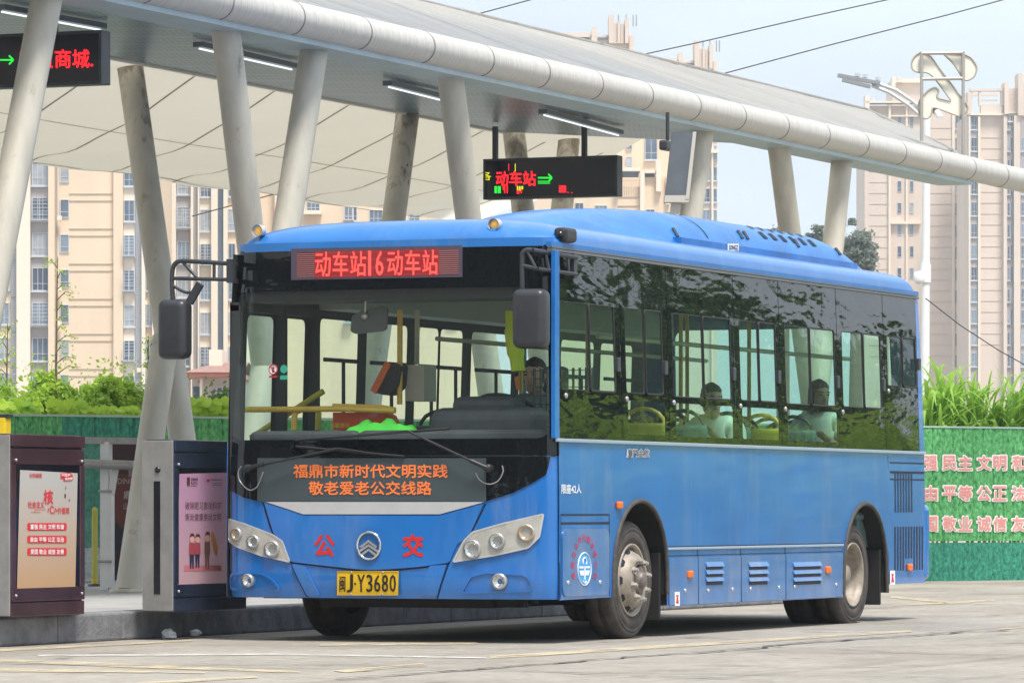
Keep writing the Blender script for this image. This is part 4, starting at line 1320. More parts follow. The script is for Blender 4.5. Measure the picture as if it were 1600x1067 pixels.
wo_ = MB(); wo_.tube([at(x, y, 71.5) for x, y in ((1446, 466), (1500, 508), (1560, 547), (1700, 625))], .009, 5)
tag(wo_.build('overhead_wire', WIRE), 'dark cable running down to the right from the white lamp pole', 'wire', 'overhead wires')

# ------------------------------------------------------------------ advert kiosks and platform furniture
STEEL_K = mat('kiosk_steel', (.37, .36, .35), .32, .5, var=.15, scale=6)
STEEL_D = mat('kiosk_dark_steel', (.12, .12, .14), .28, .6, var=.2, scale=6)
BLACKF = mat('kiosk_black_border', (.006, .007, .012), .15)
def poster_mat(name, c0, c1, e):
    m = bpy.data.materials.new(name); m.use_nodes = True
    t = m.node_tree; b = t.nodes['Principled BSDF']
    tc = t.nodes.new('ShaderNodeTexCoord'); sx = t.nodes.new('ShaderNodeSeparateXYZ'); t.links.new(tc.outputs['Object'], sx.inputs[0])
    r_ = t.nodes.new('ShaderNodeMapRange'); r_.inputs[1].default_value = .45; r_.inputs[2].default_value = 1.15
    t.links.new(sx.outputs[2], r_.inputs[0])
    mxn = t.nodes.new('ShaderNodeMix'); mxn.data_type = 'RGBA'
    mxn.inputs[6].default_value = (*c1, 1); mxn.inputs[7].default_value = (*c0, 1)
    t.links.new(r_.outputs[0], mxn.inputs[0])
    t.links.new(mxn.outputs[2], b.inputs['Base Color']); t.links.new(mxn.outputs[2], b.inputs['Emission Color'])
    b.inputs['Emission Strength'].default_value = e; b.inputs['Roughness'].default_value = .25
    return m
def kiosk(px_l, px_r, side_px, ztop_px, bot_px, label, screen, decor, pm, fm, cabm):
    """steel cabinet on the platform; front face along the kerb"""
    yk = on_z(px_l, bot_px, PH).y
    xa = on_y(px_l, bot_px, yk).x; xb = on_y(px_r, bot_px, yk).x
    zt = on_y(px_l, ztop_px, yk).z
    dep = .24
    o = thing('advert_kiosk', label, 'advertising kiosk', (xa, yk, PH), 'advert kiosks on the platform')
    mb = MB(); mb.rbox((xa, yk + .012, PH), (xb, yk + dep, zt), .02); mb.build('cabinet', cabm, o)
    mb = MB(); mb.rbox((xa - .012, yk - .002, PH + .01), (xa + .002, yk + dep + .005, zt - .01), .006)
    mb.build('side_panel', STEEL_K, o)
    mb = MB(); mb.box((xa - .016, yk + .10, PH + .13), (xa - .010, yk + .15, zt - .30)); mb.build('slot', BLACKF, o)
    mb = MB(); mb.lathe([(.022, 0), (.022, .008), (.0, .009)], (xa - .012, yk + .12, zt - .22), (-1, 0, 0), 16); mb.build('lock', BLACKF, o)
    # raised frame bands of the front
    mb = MB()
    hz = zt - PH
    for z0, z1, d in ((zt - .055 * 1.6, zt - .005, -.012), (zt - .21, zt - .10, -.006), (PH + .005, PH + .10, -.006), (PH + .108, PH + .20, -.010)):
        mb.rbox((xa + .01, yk + d, z0), (xb - .01, yk + .02, z1), .006)
    mb.rbox((xa + .005, yk - .008, PH + .2), (xa + .075, yk + .02, zt - .21), .006); mb.rbox((xb - .075, yk - .008, PH + .2), (xb - .005, yk + .02, zt - .21), .006)
    mb.build('front_frame', fm, o)
    mb = MB()
    for x_ in (xa + .06, xb - .06):
        for z_ in (PH + .15, zt - .18): mb.ball((x_, yk - .012, z_), .011, 8, 6)
    mb.build('screw', METAL_L, o)
    mb = MB(); mb.box((xa + .078, yk - .002, PH + .205), (xb - .078, yk + .02, zt - .215)); mb.build('screen_border', BLACKF, o)
    def MP(u, v, n): return (u, yk - .003 - n, v)
    def F(px, py): q = on_y(px, py, yk - .003); return (q.x, q.z)
    q = [F(*p) for p in screen]
    mb = MB(); mb.add([MP(*p, .002) for p in q], [(0, 1, 2, 3)]); ps = mb.build('poster', pm, o)
    decor(ps, MP, F)
    return o
def pl(mb, MP, F, pts, off=.004, n=1):
    mb.add([MP(*F(*p), off) for p in pts], [tuple(range(len(pts)))])
KRED = mat('poster_red', (.62, .03, .045), .5, emit=(.6, .03, .05), estr=.04); KDK = mat('poster_ink', (.10, .03, .03), .5); KWH = mat('poster_white', (.8, .78, .75), .5, emit=(.8, .78, .75), estr=.05)
def k1(ps, MP, F):
    mb = MB()
    Z7 = lambda x, y: (x / 2.6217, 660 + y / 2.6217)
    def zt(s, x0, y0, x1, y1, b=.015): letter(mb, s, [F(*Z7(*p)) for p in rect(x0, y0, x1, y1)], MP, .004, b)
    zt('核', 176, 275, 216, 335, .03); zt('心', 192, 338, 232, 372, .03); zt('社会主义', 112, 322, 180, 350, .02); zt('价值观', 233, 347, 282, 374, .02)
    zt('文明福鼎', 117, 208, 169, 226, .01)
    for y in (411, 463, 513): pl(mb, MP, F, [Z7(*p) for p in rounded([(110, y), (271, y), (271, y + 31), (110, y + 31)], 6, 3)])
    pl(mb, MP, F, [Z7(*p) for p in [(246, 208), (290, 204), (290, 214), (296, 214), (296, 238), (258, 241), (258, 231), (246, 231)]])
    for x0, y0, x1, y1 in ((142, 356, 186, 358), (125, 366, 165, 368), (140, 356, 142, 368)): pl(mb, MP, F, [Z7(*p) for p in rect(x0, y0, x1, y1)])
    mb.build('red_print', KRED, ps)
    mb = MB()
    for y, s in ((411, '富强 民主 文明 和谐'), (463, '自由 平等 公正 法治'), (513, '爱国 敬业 诚信 友善')):
        letter(mb, s, [F(*Z7(*p)) for p in rect(121, y + 5, 258, y + 26)], MP, .007, .02)
    letter(mb, '中国梦', [F(*Z7(*p)) for p in rect(249, 209, 284, 221)], MP, .007, .02); letter(mb, '我的梦', [F(*Z7(*p)) for p in rect(262, 224, 293, 236)], MP, .007, .02)
    mb.build('white_print', KWH, ps)
    mb = MB(); letter(mb, '福鼎市公交运输有限公司 宣', [F(*Z7(*p)) for p in rect(180, 674, 291, 690)], MP, .004, .03)
    for x0, y0, x1, y1 in ((266, 262, 268, 276), (262, 292, 268, 308), (280, 314, 284, 322)): pl(mb, MP, F, [Z7(*p) for p in rect(x0, y0, x1, y1)])
    mb.build('dark_print', KDK, ps)
def k2(ps, MP, F):
    Z7 = lambda x, y: (x / 2.6217, 660 + y / 2.6217)
    mb = MB()
    def zt(s, x0, y0, x1, y1, b=.015): letter(mb, s, [F(*Z7(*p)) for p in rect(x0, y0, x1, y1)], MP, .004, b)
    zt('破除陋习崇尚科学', 757, 324, 904, 356, 0); zt('崇尚健康崇尚文明', 757, 371, 904, 403, 0); zt('福鼎市公交运输有限公司 宣', 818, 657, 915, 673, .03)
    zt('文明交通', 780, 226, 808, 238); zt('礼让行人', 780, 241, 808, 253)
    for x0, y0, x1, y1 in ((764, 224, 776, 256), (764, 258, 804, 260), (864, 233, 908, 236), (868, 246, 908, 248), (868, 256, 908, 258)): pl(mb, MP, F, [Z7(*p) for p in rect(x0, y0, x1, y1)])
    mb.build('dark_print', KDK, ps)
    pk = mat('poster_floor', (.62, .20, .22), .5); mb = MB(); pl(mb, MP, F, [Z7(*p) for p in rect(752, 584, 905, 607)]); mb.build('ground_print', pk, ps)
    def fig(x, top, foot, body, legs, skin=(.75, .42, .33)):
        """a small flat cartoon figure on the poster"""
        hb = foot - top
        for nm, m_, pts, of in [('figure_legs', legs, [(x - 9, top + hb * .55), (x + 9, top + hb * .55), (x + 8, foot), (x + 2, foot), (x, top + hb * .65), (x - 2, foot), (x - 8, foot)], .006),
                            ('figure_body', body, [(x - 11, top + hb * .27), (x + 11, top + hb * .27), (x + 12, top + hb * .6), (x - 12, top + hb * .6)], .007),
                            ('figure_face', mat('poster_skin', skin, .5), circ(x, top + hb * .15, 10, hb * .11, 14), .008),
                            ('figure_hair', KDK, [(x - 11, top + hb * .13), (x - 8, top + 2), (x, top - 3), (x + 8, top + 2), (x + 11, top + hb * .13), (x + 4, top + hb * .07), (x - 4, top + hb * .07)], .009)]:
            mb = MB(); pl(mb, MP, F, [Z7(*p) for p in pts], of); mb.build(nm, m_, ps)
    rb = mat('poster_maroon', (.42, .07, .09), .5); bl = mat('poster_navy', (.03, .03, .08), .5); br = mat('poster_brown', (.20, .09, .07), .5)
    fig(783, 455, 597, rb, bl); fig(806, 457, 593, rb, bl); fig(846, 448, 597, br, br)
    mb = MB(); pl(mb, MP, F, [Z7(*p) for p in [(866, 440), (878, 470), (890, 515), (886, 550), (872, 525), (862, 470)]], .005); mb.build('pencil_print', mat('poster_orange', (.80, .33, .03), .5), ps)
    mb = MB(); pl(mb, MP, F, [Z7(*p) for p in circ(851, 237, 8, 6, 12)], .005); mb.build('red_print', KRED, ps)
kiosk(16, 132, 30, 677, 965, 'left advert kiosk whose grey to tan poster carries three red slogan bars', [(26, 926), (117, 930), (121, 739), (31, 734)], k1,
      poster_mat('poster_grey_tan', (.44, .43, .41), (.46, .29, .16), .08), mat('kiosk_frame_red_sheen', (.12, .062, .078), .25, .6, var=.3, scale=4), mat('kiosk_cabinet_red_sheen', (.09, .055, .066), .28, .6, var=.3, scale=4))  # red reflection on the steel is put into the frame and cabinet colours
kiosk(271, 385, 38, 686, 956.5, 'right advert kiosk behind the bus corner, its pink poster showing cartoon people', [(276, 921), (357, 917), (358, 738), (280, 740)], k2,
      poster_mat('poster_pink', (.46, .25, .38), (.48, .30, .34), .10), mat('kiosk_frame', (.055, .075, .14), .25, .65, var=.2, scale=5), STEEL_D)
# yellow board at the left edge
yb = at(0, 940, 32.4); yb.z = PH
ye = thing('yellow_board', 'yellow and white upright board cut by the left edge of the photo', 'sign', (yb.x, yb.y, PH))
xk = on_z(2, 952, PH)
def YB(px, py): q = on_x(px, py, xk.x); return (q.x, q.y, q.z)
for nm, m_, y0, y1 in (('upper_panel', mat('board_yellow', (.80, .56, .02), .45, var=.05), 652, 855), ('lower_panel', mat('board_white', (.70, .72, .76), .5), 857, 940)):
    a = YB(8.5, y1); b = YB(-70, y0)
    mb = MB(); mb.rbox((a[0], a[1], a[2]), (a[0] + .09, b[1], b[2]), .01); mb.build(nm, m_, ye)
a = YB(8.5, 940); mb = MB(); mb.box((a[0] + .005, a[1] + .05, PH), (a[0] + .085, a[1] + .28, a[2])); mb.box((a[0] + .0, a[1] - .01, YB(0, 652)[2]), (a[0] + .1, a[1] + .4, YB(0, 647)[2])); mb.build('foot', METAL_D, ye)

# glass screen, rails, dark poster board, bollard behind the kiosks
bz = 43.5
gs = thing('glass_screen', 'glass wind screen with white posts and steel rail between the two kiosks', 'screen', tuple(at(165, 795, bz))[:2] + (PH,))
def F2(px, d=0.0):
    q = at(px, 795, bz); return (q.x + DV[0] * d, q.y + DV[1] * d)
mb = MB(); g_ = F2(128); h__ = F2(163)
mb.add([(*g_, PH + .1), (*h__, PH + .1), (*h__, at(0, 690, bz).z), (*g_, at(0, 690, bz).z)], [(0, 1, 2, 3)]); mb.build('glass_pane', glass_mat('screen_glass', (.72, .86, .84), 1.3, film=.10, film_col=(.55, .7, .7)), gs)
mb = MB(); q = F2(166); zt_ = at(0, 690, bz).z; wv = .042
mb.box((q[0] - wv, q[1] - wv, PH), (q[0] + wv, q[1] + wv, zt_)); mb.build('post', WPAINT, gs)
mb = MB(); q2 = F2(174, -.05); mb.beam((q2[0], q2[1], at(0, 775, bz).z), (*F2(181, -.05), at(0, 733, bz).z), .04, .06); mb.beam((q2[0], q2[1], PH + .02), (q2[0], q2[1], at(0, 774, bz).z), .045, .06); mb.build('brace', WPAINT, gs)
mb = MB(); mb.tube([(*F2(120, -.12), at(0, 724, bz).z), (*F2(212, -.12), at(0, 727, bz).z)], .043, 12); mb.build('rail', METAL_L, gs)
for yy in (767.5, 876.5):
    mb = MB(); mb.tube([(*F2(155, -.09), at(0, yy, bz).z), (*F2(176, -.09), at(0, yy, bz).z)], .012, 8); mb.build('clamp', METAL_L, gs)
mb = MB(); mb.beam((*F2(110), at(0, 687.5, bz).z), (*F2(216), at(0, 689, bz).z), .08, .06); mb.build('top_beam', METAL_L, gs)
pd = thing('poster_board', 'dark maroon poster board with city lettering behind the white column foot', 'poster board', tuple(at(200, 795, bz + .3))[:2] + (PH,))
def F3(px, py, d=0): q = at(px, py, bz + .3 - d); return tuple(q)
def PM(u, v, n): return F3(u, -v, n)
mb = MB(); plate(mb, [(166, -906), (262, -906), (262, -690), (166, -690)], PM, 0, .04, res=30, smooth=False); mb.build('board', mat('board_maroon', (.055, .022, .03), .3), pd)
mb = MB(); mb.add([PM(x, -y, .045) for x, y in [(176, 740), (240, 740), (240, 850), (215, 835), (198, 828), (176, 818)]], [tuple(range(6))]); mb.build('red_sky_print', mat('board_red', (.15, .035, .03), .35), pd)
mb = MB(); mb.add([PM(x, -y, .047) for x, y in [(170, 838), (182, 815), (196, 835), (214, 826), (240, 850), (240, 858), (170, 858)]], [tuple(range(7))]); mb.build('mountain_print', mat('board_navy', (.02, .022, .035), .4), pd)
mb = MB()
letter(mb, 'DINGHI', [(184, -756), (219, -756), (219, -747), (184, -747)], PM, .05, .0); letter(mb, '鼎', [(193, -780), (206, -780), (206, -767), (193, -767)], PM, .05, .02); letter(mb, '山海', [(193, -796), (206, -796), (206, -784), (193, -784)], PM, .05, .0); letter(mb, '景', [(200, -745), (208, -745), (208, -733), (200, -733)], PM, .05, .0)
mb.build('lettering', mat('board_lettering', (.5, .42, .38), .5), pd)
bl_ = at(148, 878, 45.5); bl_.z = PH
bo = thing('bollard', 'yellow post seen through the glass left of the white column foot', 'bollard', tuple(bl_))
mb = MB(); mb.tube([bl_, (bl_.x, bl_.y, at(0, 797, 45.5).z)], .028, 14); mb.lathe([(.03, 0), (.026, .02), (0, .035)], (bl_.x, bl_.y, at(0, 797, 45.5).z), (0, 0, 1), 14); mb.build('post', mat('bollard_yellow', (.78, .55, .02), .45), bo)
mb = MB(); mb.lathe([(.07, 0), (.07, .02), (.03, .025)], bl_, (0, 0, 1), 16); mb.build('base_plate', METAL_D, bo)
pw = thing('plinth_wall', 'low pale granite plinth along the back of the platform', 'wall', tuple(at(150, 795, 50))[:2] + (PH,))
mb = MB(); a = at(100, 795, 48.2); b = at(330, 795, 49); mb.beam((a.x, a.y, PH + .17), (b.x, b.y, PH + .17), .3, .34); mb.build('plinth', mat('pale_granite', (.55, .54, .53), .7, var=.3, scale=30), pw)
# litter by the kerb
for px, py, s_, lab in ((264, 995, .055, 'larger crumpled white paper lying at the kerb foot'), (305, 991, .04, 'smaller crumpled white paper at the kerb foot, nearer the bus')):
    rg = random.Random(px); c = on_z(px, py + 3, 0); bm = bmesh.new(); bmesh.ops.create_icosphere(bm, subdivisions=2, radius=s_)
    mb = MB(); mb.add([(c.x + v.co.x * rg.uniform(.7, 1.35), c.y + v.co.y * rg.uniform(.7, 1.5), max(.002, s_ * .6 + v.co.z * rg.uniform(.5, 1.0))) for v in bm.verts], [tuple(v.index for v in f.verts) for f in bm.faces]); bm.free()
    tag(mb.build('crumpled_paper', WHITE), lab, 'litter', 'paper litter at the kerb')

# ================================================================== THE BUS
BW, BL = 2.57, 8.42
WB = BW / 2
ZB = 1.42                                       # belt line
bus = thing('city_bus', 'blue single decker city bus with lit red destination display parked beside the platform', 'bus', (0, 0, 0))
FA = .17
def tumble(z):
    return .05 * (max(0.0, z - 1.0) / 1.8) ** 1.4
def front_x(y, z):
    s = min(1.0, abs((y - WB) / (WB - tumble(z) + 1e-6)))
    x = FA * (1 - max(0.0, 1 - s ** 4.2) ** (1 / 2.6))
    x += .05 * max(0.0, (z - 1.15) / 1.6) ** 1.3 if z > 1.15 else 0.0
    x += .03 * max(0.0, (.48 - z) / .2) ** 2 if z < .48 else 0.0
    return x
def FM(u, v, n):                                # front surface: u = Y, v = Z, n outwards
    e = 2e-3
    p = Vector((front_x(u, v), u, v))
    a = Vector((front_x(u + e, v) - front_x(u - e, v), 2 * e, 0)); b = Vector((front_x(u, v + e) - front_x(u, v - e), 0, 2 * e))
    q = b.cross(a).normalized()
    if q.x > 0: q = -q
    p += q * n
    return (p.x, p.y, p.z)
def FP(px, py):                                 # photo -> front surface
    x = 0.05
    for _ in range(14):
        q = on_x(px, py, x); y = min(max(q.y, .004), BW - .004)
        x = .5 * x + .5 * front_x(y, q.z)
    y = min(max(q.y, .012), BW - .012)
    return (y, q.z)
def SM(u, v, n):                                # near side: u = X, v = Z
    return (u, tumble(v) - n, v)
def SP(px, py):
    z = 1.5
    for _ in range(4):
        q = on_y(px, py, tumble(z)); z = q.z
    return (q.x, q.z)
def OM(u, v, n):                                # far side
    return (u, BW - tumble(v) + n, v)
def fp(pts): return [FP(*p) for p in pts]
def sp(pts): return [SP(*p) for p in pts]
def A(x, y): return (340 + x / 2.8833, 330 + y / 2.8833)      # enlarged crops of the photo
def B(x, y): return (340 + x / 2.8833, 640 + y / 2.8833)
def fplate(name, pts, m, off, th, res=.10, parent=None, holes=(), rnd_=0):
    q = fp(pts)
    if rnd_: q = rounded(q, rnd_)
    mb = MB(); plate(mb, q, FM, off, th, holes=holes, res=res); return mb.build(name, m, parent or bus)
def splate(name, q, m, off, th, res=.25, parent=None, holes=(), rnd_=0, M=None):
    if rnd_: q = rounded(q, rnd_)
    mb = MB(); plate(mb, q, M or SM, off, th, holes=holes, res=res); return mb.build(name, m, parent or bus)
def strip(mb, M, pts, wd, off, th=0.0):
    """a narrow band of constant width along a 2-D path on a surface"""
    n = len(pts); L_ = []; R_ = []
    for i in range(n):
        a = Vector(pts[max(0, i - 1)]); b = Vector(pts[min(n - 1, i + 1)]); t = (b - a).normalized(); q = Vector((-t.y, t.x)) * wd / 2
        p = Vector(pts[i]); L_.append(p + q); R_.append(p - q)
    P = [M(p.x, p.y, off + th) for p in L_] + [M(p.x, p.y, off + th) for p in R_]
    f = [(i, i + 1, n + i + 1, n + i) for i in range(n - 1)]
    k = (Vector(P[1]) - Vector(P[0])).cross(Vector(P[n]) - Vector(P[0]))
    if k.dot(surf_n(M, *pts[0])) < 0: f = [g[::-1] for g in f]
    mb.add(P, f)
    if th:
        Q = [M(p.x, p.y, off) for p in L_] + [M(p.x, p.y, off) for p in R_]
        mb.add(P + Q, [(i, 2 * n + i, 2 * n + i + 1, i + 1) for i in range(n - 1)] + [(n + i, n + i + 1, 3 * n + i + 1, 3 * n + i) for i in range(n - 1)])
    return mb
def path(pts, k=6):
    """smooth path through 2-D points"""
    out = []
    P = [Vector(p) for p in pts]
    for i in range(len(P) - 1):
        p0 = P[max(0, i - 1)]; p1 = P[i]; p2 = P[i + 1]; p3 = P[min(len(P) - 1, i + 2)]
        for j in range(k):
            t = j / k
            q = .5 * ((2 * p1) + (p2 - p0) * t + (2 * p0 - 5 * p1 + 4 * p2 - p3) * t * t + (3 * p1 - p0 - 3 * p2 + p3) * t ** 3)
            out.append((q.x, q.y))
    out.append(tuple(P[-1])); return out
def fgroove(mb, pts, wd=.009, off=.0015, k=6): strip(mb, FM, path(fp(pts), k), wd, off)

# ---- fascia (front) ------------------------------------------------
zlow = .31
YL, YR = .012, BW - .012
base = [(YL, zlow), (YR, zlow), (YR, ZB), (YL, ZB)]
mb = MB(); plate(mb, base, FM, 0, 0, res=.07); mb.build('front_fascia', BLUE, bus)
mask = [(354, 713), (860, 713), (857, 728), (853, 741), (832, 754.5), (801, 770), (760, 783), (406, 783), (382, 777), (361, 765), (350, 744)]
fplate('lower_mask', mask, BLACKG, .004, .004, .08)
tp = fplate('text_panel', [B(183, 218), B(1212, 218), B(1212, 412), B(183, 412)], SLATE, .010, .003, .12)
mb = MB()
letter(mb, '福鼎市新时代文明实践', fp(rect(*B(345, 245), *B(1041, 308))), FM, .0155, .02)
letter(mb, '敬老爱老公交线路', fp(rect(*B(414, 321), *B(969, 384))), FM, .0155, .02)
mb.build('lettering', ORANGE_L, tp)
fplate('silver_strip', [B(222, 415), B(1204, 415), B(1130, 436), B(1003, 470), B(388, 470), B(300, 440)], SILVER, .008, .006, .08)
cen = [B(213, 418), B(300, 446), B(388, 476), B(1003, 476), B(1130, 442), B(1202, 420), B(1143, 552), B(1120, 580), B(1083, 603), B(1045, 688), B(900, 708), B(690, 722), B(520, 706), B(332, 684), B(300, 600), B(255, 556)]
fplate('bonnet_panel', cen, BLUE, .001, .010, .07, rnd_=.02)
mb = MB()
fgroove(mb, [B(205, 418), B(250, 556), B(298, 600), B(332, 690), B(405, 842)], .012); fgroove(mb, [B(1207, 424), B(1140, 555), B(1080, 605), B(1042, 690), B(990, 848)], .012)
fgroove(mb, [B(332, 687), B(520, 710), B(690, 726), B(900, 712), B(1045, 691)], .012)
mb.build('panel_gap', GROOVE, bus)
# lower bumper blocks with their pressed edges
for pts in ([B(352, 694), B(395, 702), B(430, 772), B(464, 836), B(408, 836), B(338, 696)], [B(958, 702), B(1036, 696), B(992, 838), B(922, 832), B(930, 770)]):
    fplate('bumper_pressing', pts, BLUE, .001, .016, .06, rnd_=.015)
for pts in ([B(60, 806), B(62, 744), B(130, 733), B(205, 737), B(250, 768), B(285, 812)], [B(1100, 822), B(1142, 748), B(1210, 732), B(1388, 742), B(1420, 782), B(1414, 814)]):
    q = rounded(fp(pts), .03)
    mb = MB(); strip(mb, FM, q + [q[0]], .016, .001, .010); mb.build('fog_lamp_surround', BLUE, bus)
HOUS = mat('headlamp_housing', (.50, .49, .45), .3, .2, var=.15, scale=12)
BULB = mat('lamp_reflector', (.75, .76, .77), .08, .9)
def lamp(c, r_px, nm, m, parent, off=.012):
    q = FP(*c); r_ = r_px * 33 / 7400
    n = -surf_n(FM, *q); o = Vector(FM(q[0], q[1], off)); ax = surf_n(FM, *q)
    ax = (ax * .75 + Vector((-1, 0, 0)) * .25).normalized()
    mb = MB(); mb.lathe([(r_ * 1.25, -.012), (r_ * 1.22, .012), (r_ * 1.0, .016), (r_ * .8, .004), (r_ * .45, -.012), (r_ * .12, -.018), (r_ * .02, .004)], o, ax, 24)
    h = mb.build(nm, m, parent)
    mb = MB(); mb.lathe([(r_ * 1.28, -.012), (r_ * 1.28, .014), (r_ * 1.12, .018)], o, ax, 24); mb.build('bezel', METAL_L, parent)
    mb = MB(); k = 10
    mb.lathe([(r_ * .98 * math.cos(i * 1.57 / 6), .012 + r_ * .35 * math.sin(i * 1.57 / 6)) for i in range(7)], o, ax, 24); mb.build('lens', LENS, parent)
AMB_R = mat('amber_reflector', (.62, .46, .30), .2, .5)
for pts, lamps in (([B(38, 492), B(120, 512), B(250, 562), B(294, 592), B(328, 684), B(200, 655), B(92, 615), B(44, 586)], [(B(92, 561), 8.5, AMB_R), (B(166, 594), 9, BULB), (B(250, 628), 11, BULB)]),
                   ([B(1468, 470), B(1290, 512), B(1152, 551), B(1112, 592), B(1064, 684), B(1250, 655), B(1400, 621), B(1450, 572)], [(B(1151, 628), 12, BULB), (B(1262, 592), 10.5, BULB), (B(1393, 555), 11, AMB_R)])):
    h = fplate('headlight', pts, HOUS, .001, .012, .05, rnd_=.012)
    q = fp(pts); q.append(q[0])
    mb = MB(); strip(mb, FM, rounded(fp(pts), .012) + [rounded(fp(pts), .012)[0]], .012, .010, .006); mb.build('headlight_rim', SILVER, h)
    for c, r_, m in lamps: lamp(c, r_, 'lamp', m, h, .014)
for c, r_ in ((B(143, 768), 8.5), (B(1273, 772), 10)):
    f = fplate('fog_lamp', [(c[0] + 12 * math.cos(k * .5236), c[1] + 12 * math.sin(k * .5236)) for k in range(12)], BLUE, .001, .003, .05)
    lamp(c, r_, 'lamp', BULB, f, .016)
# red characters and the round emblem
for ch, r4 in (('公', rect(*B(438, 560), *B(533, 662))), ('交', rect(*B(836, 558), *B(934, 664)))):
    mb = MB(); letter(mb, ch, fp(r4), FM, .0135, .035); mb.build('red_character', RED, bus)
em_c = FP(*B(687, 611)); er = .093
eo = lambda u, v, n: FM(em_c[0] - u * er, em_c[1] + v * er, n)
mb = MB(); mb.tube([eo(math.cos(k * .2618) * .96, math.sin(k * .2618) * 1.03, .022) for k in range(24)], .0085, 8, closed=True)
eb_ = mb.build('round_emblem', CHROME, bus)
mb = MB()
for k, (y, hw, tk) in enumerate(((.34, .70, .20), (.02, .84, .20), (-.30, .72, .20))):
    for sgn in (-1, 1):
        pts = [(0, y + .10), (sgn * hw, y - .40), (sgn * hw * .86, y - .40 - tk * .75), (0, y + .10 - tk)]
        P = [eo(a, b, .018) for a, b in pts] + [eo(a, b, .028) for a, b in pts]
        mb.add(P, [(4, 5, 6, 7), (0, 1, 5, 4), (1, 2, 6, 5), (2, 3, 7, 6), (3, 0, 4, 7)])
mb.build('chevron', CHROME, eb_)
npb = fplate('number_plate', rect(529.4, 892.5, 624.6, 928), PLATE_Y, .020, .006, .1)
mb = MB(); q = fp(rect(529.4, 892.5, 624.6, 928))
mb.tube([FM(p[0], p[1], .027) for p in q], .0035, 6, closed=True); mb.build('plate_rim', mat('plate_edge', (.55, .33, .02), .4), npb)
mb = MB()
letter(mb, '闽', fp(rect(533, 899, 542.5, 923)), FM, .0285, .01); letter(mb, 'J', fp(rect(544, 897, 554.5, 924)), FM, .0285, .012); letter(mb, '·', fp(rect(555.8, 909, 559.2, 913)), FM, .0285, 0)
letter(mb, 'Y', fp(rect(561, 897, 573, 923.5)), FM, .0285, .012)
for k, ch in enumerate('3680'): letter(mb, ch, fp(rect(575 + k * 12.1, 897, 585.2 + k * 12.1, 923.5)), FM, .0285, .012)
mb.build('plate_lettering', DARK_T, npb)
mb = MB()
for c in ((552, 894), (601, 894), (551, 926.5), (600, 926.5)): mb.ball(FM(*FP(*c), .028), .008, 8, 6)
mb.build('plate_bolt', METAL_L, npb)

# ---- windscreen and the dark forehead ------------------------------
zf_top = FP(600, 372)[1]
top_edge = [(373, 381), (480, 378.5), (600, 376), (730, 373), (850, 369)]
bot = [(368, 453), (600, 450), (848, 447)]
YLf, YRf = .035, BW - .035
ztop = 2.80
hole = [A(98, 365), A(300, 355), A(700, 350), A(1375, 345), A(1473, 420), A(1475, 1028), A(60, 1028), A(80, 600)]
band = fp([(861, 716)])[0]
scr = [(.016, 1.312), (BW - .006, 1.312), (BW - .018, 2.0), (BW - .056, ztop), (.062, ztop), (.03, 2.0)]
hq = rounded([(YL + .055, FP(600, 686)[1]), (YR - .016, FP(600, 686)[1]), (YR - .045, 2.38), (YR - .075, FP(600, 452)[1]), (YL + .19, FP(600, 452)[1]), (YL + .08, 2.38)], .09, 5)
mb = MB(); plate(mb, scr, FM, .002, .004, holes=[hq], res=.08); mb.build('windscreen_border', BLACKG, bus)
mb = MB(); plate(mb, hq, FM, .003, 0, res=.12); mb.build('windscreen', WSCREEN, bus)
mb = MB(); strip(mb, FM, [(.03 + i * (BW - .06) / 20, FP(600, 713)[1]) for i in range(21)], .012, .007); mb.build('rubber_seal', RUBBER, bus)
# destination display behind the glass
LEDBG = bpy.data.materials.new('display_matrix'); LEDBG.use_nodes = True
t = LEDBG.node_tree; b = t.nodes['Principled BSDF']; tc = t.nodes.new('ShaderNodeTexCoord'); sx = t.nodes.new('ShaderNodeSeparateXYZ'); t.links.new(tc.outputs['Object'], sx.inputs[0])
m1 = t.nodes.new('ShaderNodeMath'); m1.operation = 'MULTIPLY'; m1.inputs[1].default_value = 1 / .0145; t.links.new(sx.outputs[2], m1.inputs[0])
m2 = t.nodes.new('ShaderNodeMath'); m2.operation = 'FRACT'; t.links.new(m1.outputs[0], m2.inputs[0])
m3 = t.nodes.new('ShaderNodeMath'); m3.operation = 'GREATER_THAN'; m3.inputs[1].default_value = .62; t.links.new(m2.outputs[0], m3.inputs[0])
mc = t.nodes.new('ShaderNodeMix'); mc.data_type = 'RGBA'; t.links.new(m3.outputs[0], mc.inputs[0]); mc.inputs[6].default_value = (.035, .012, .016, 1); mc.inputs[7].default_value = (.40, .14, .14, 1)
t.links.new(mc.outputs[2], b.inputs['Base Color']); b.inputs['Roughness'].default_value = .5
dd = fplate('destination_display', [A(334, 170), A(1105, 155), A(1105, 297), A(334, 311)], mat('display_frame', (.075, .055, .085), .4), .007, .003, .1)
mb = MB(); plate(mb, fp([A(360, 188), A(1088, 174), A(1088, 286), A(360, 299)]), FM, .011, 0, res=.1); mb.build('led_matrix', LEDBG, dd)
GLOWR = emis('display_lit_rows', (1.0, .001, .012), .22)
mb = MB()
z_lo, z_hi = FP(*A(700, 296))[1], FP(*A(700, 178))[1]
for k in range(16):
    zz = z_lo + (z_hi - z_lo) * (k + .5) / 16
    strip(mb, FM, [(FP(*A(440, 240))[0] + (FP(*A(1000, 230))[0] - FP(*A(440, 240))[0]) * i / 8, zz) for i in range(9)], .0105, .0115)
mb.build('lit_rows', GLOWR, dd)
LEDR2 = emis('display_text', (1.0, .06, .045), 1.3)
mb = MB()
x = 440
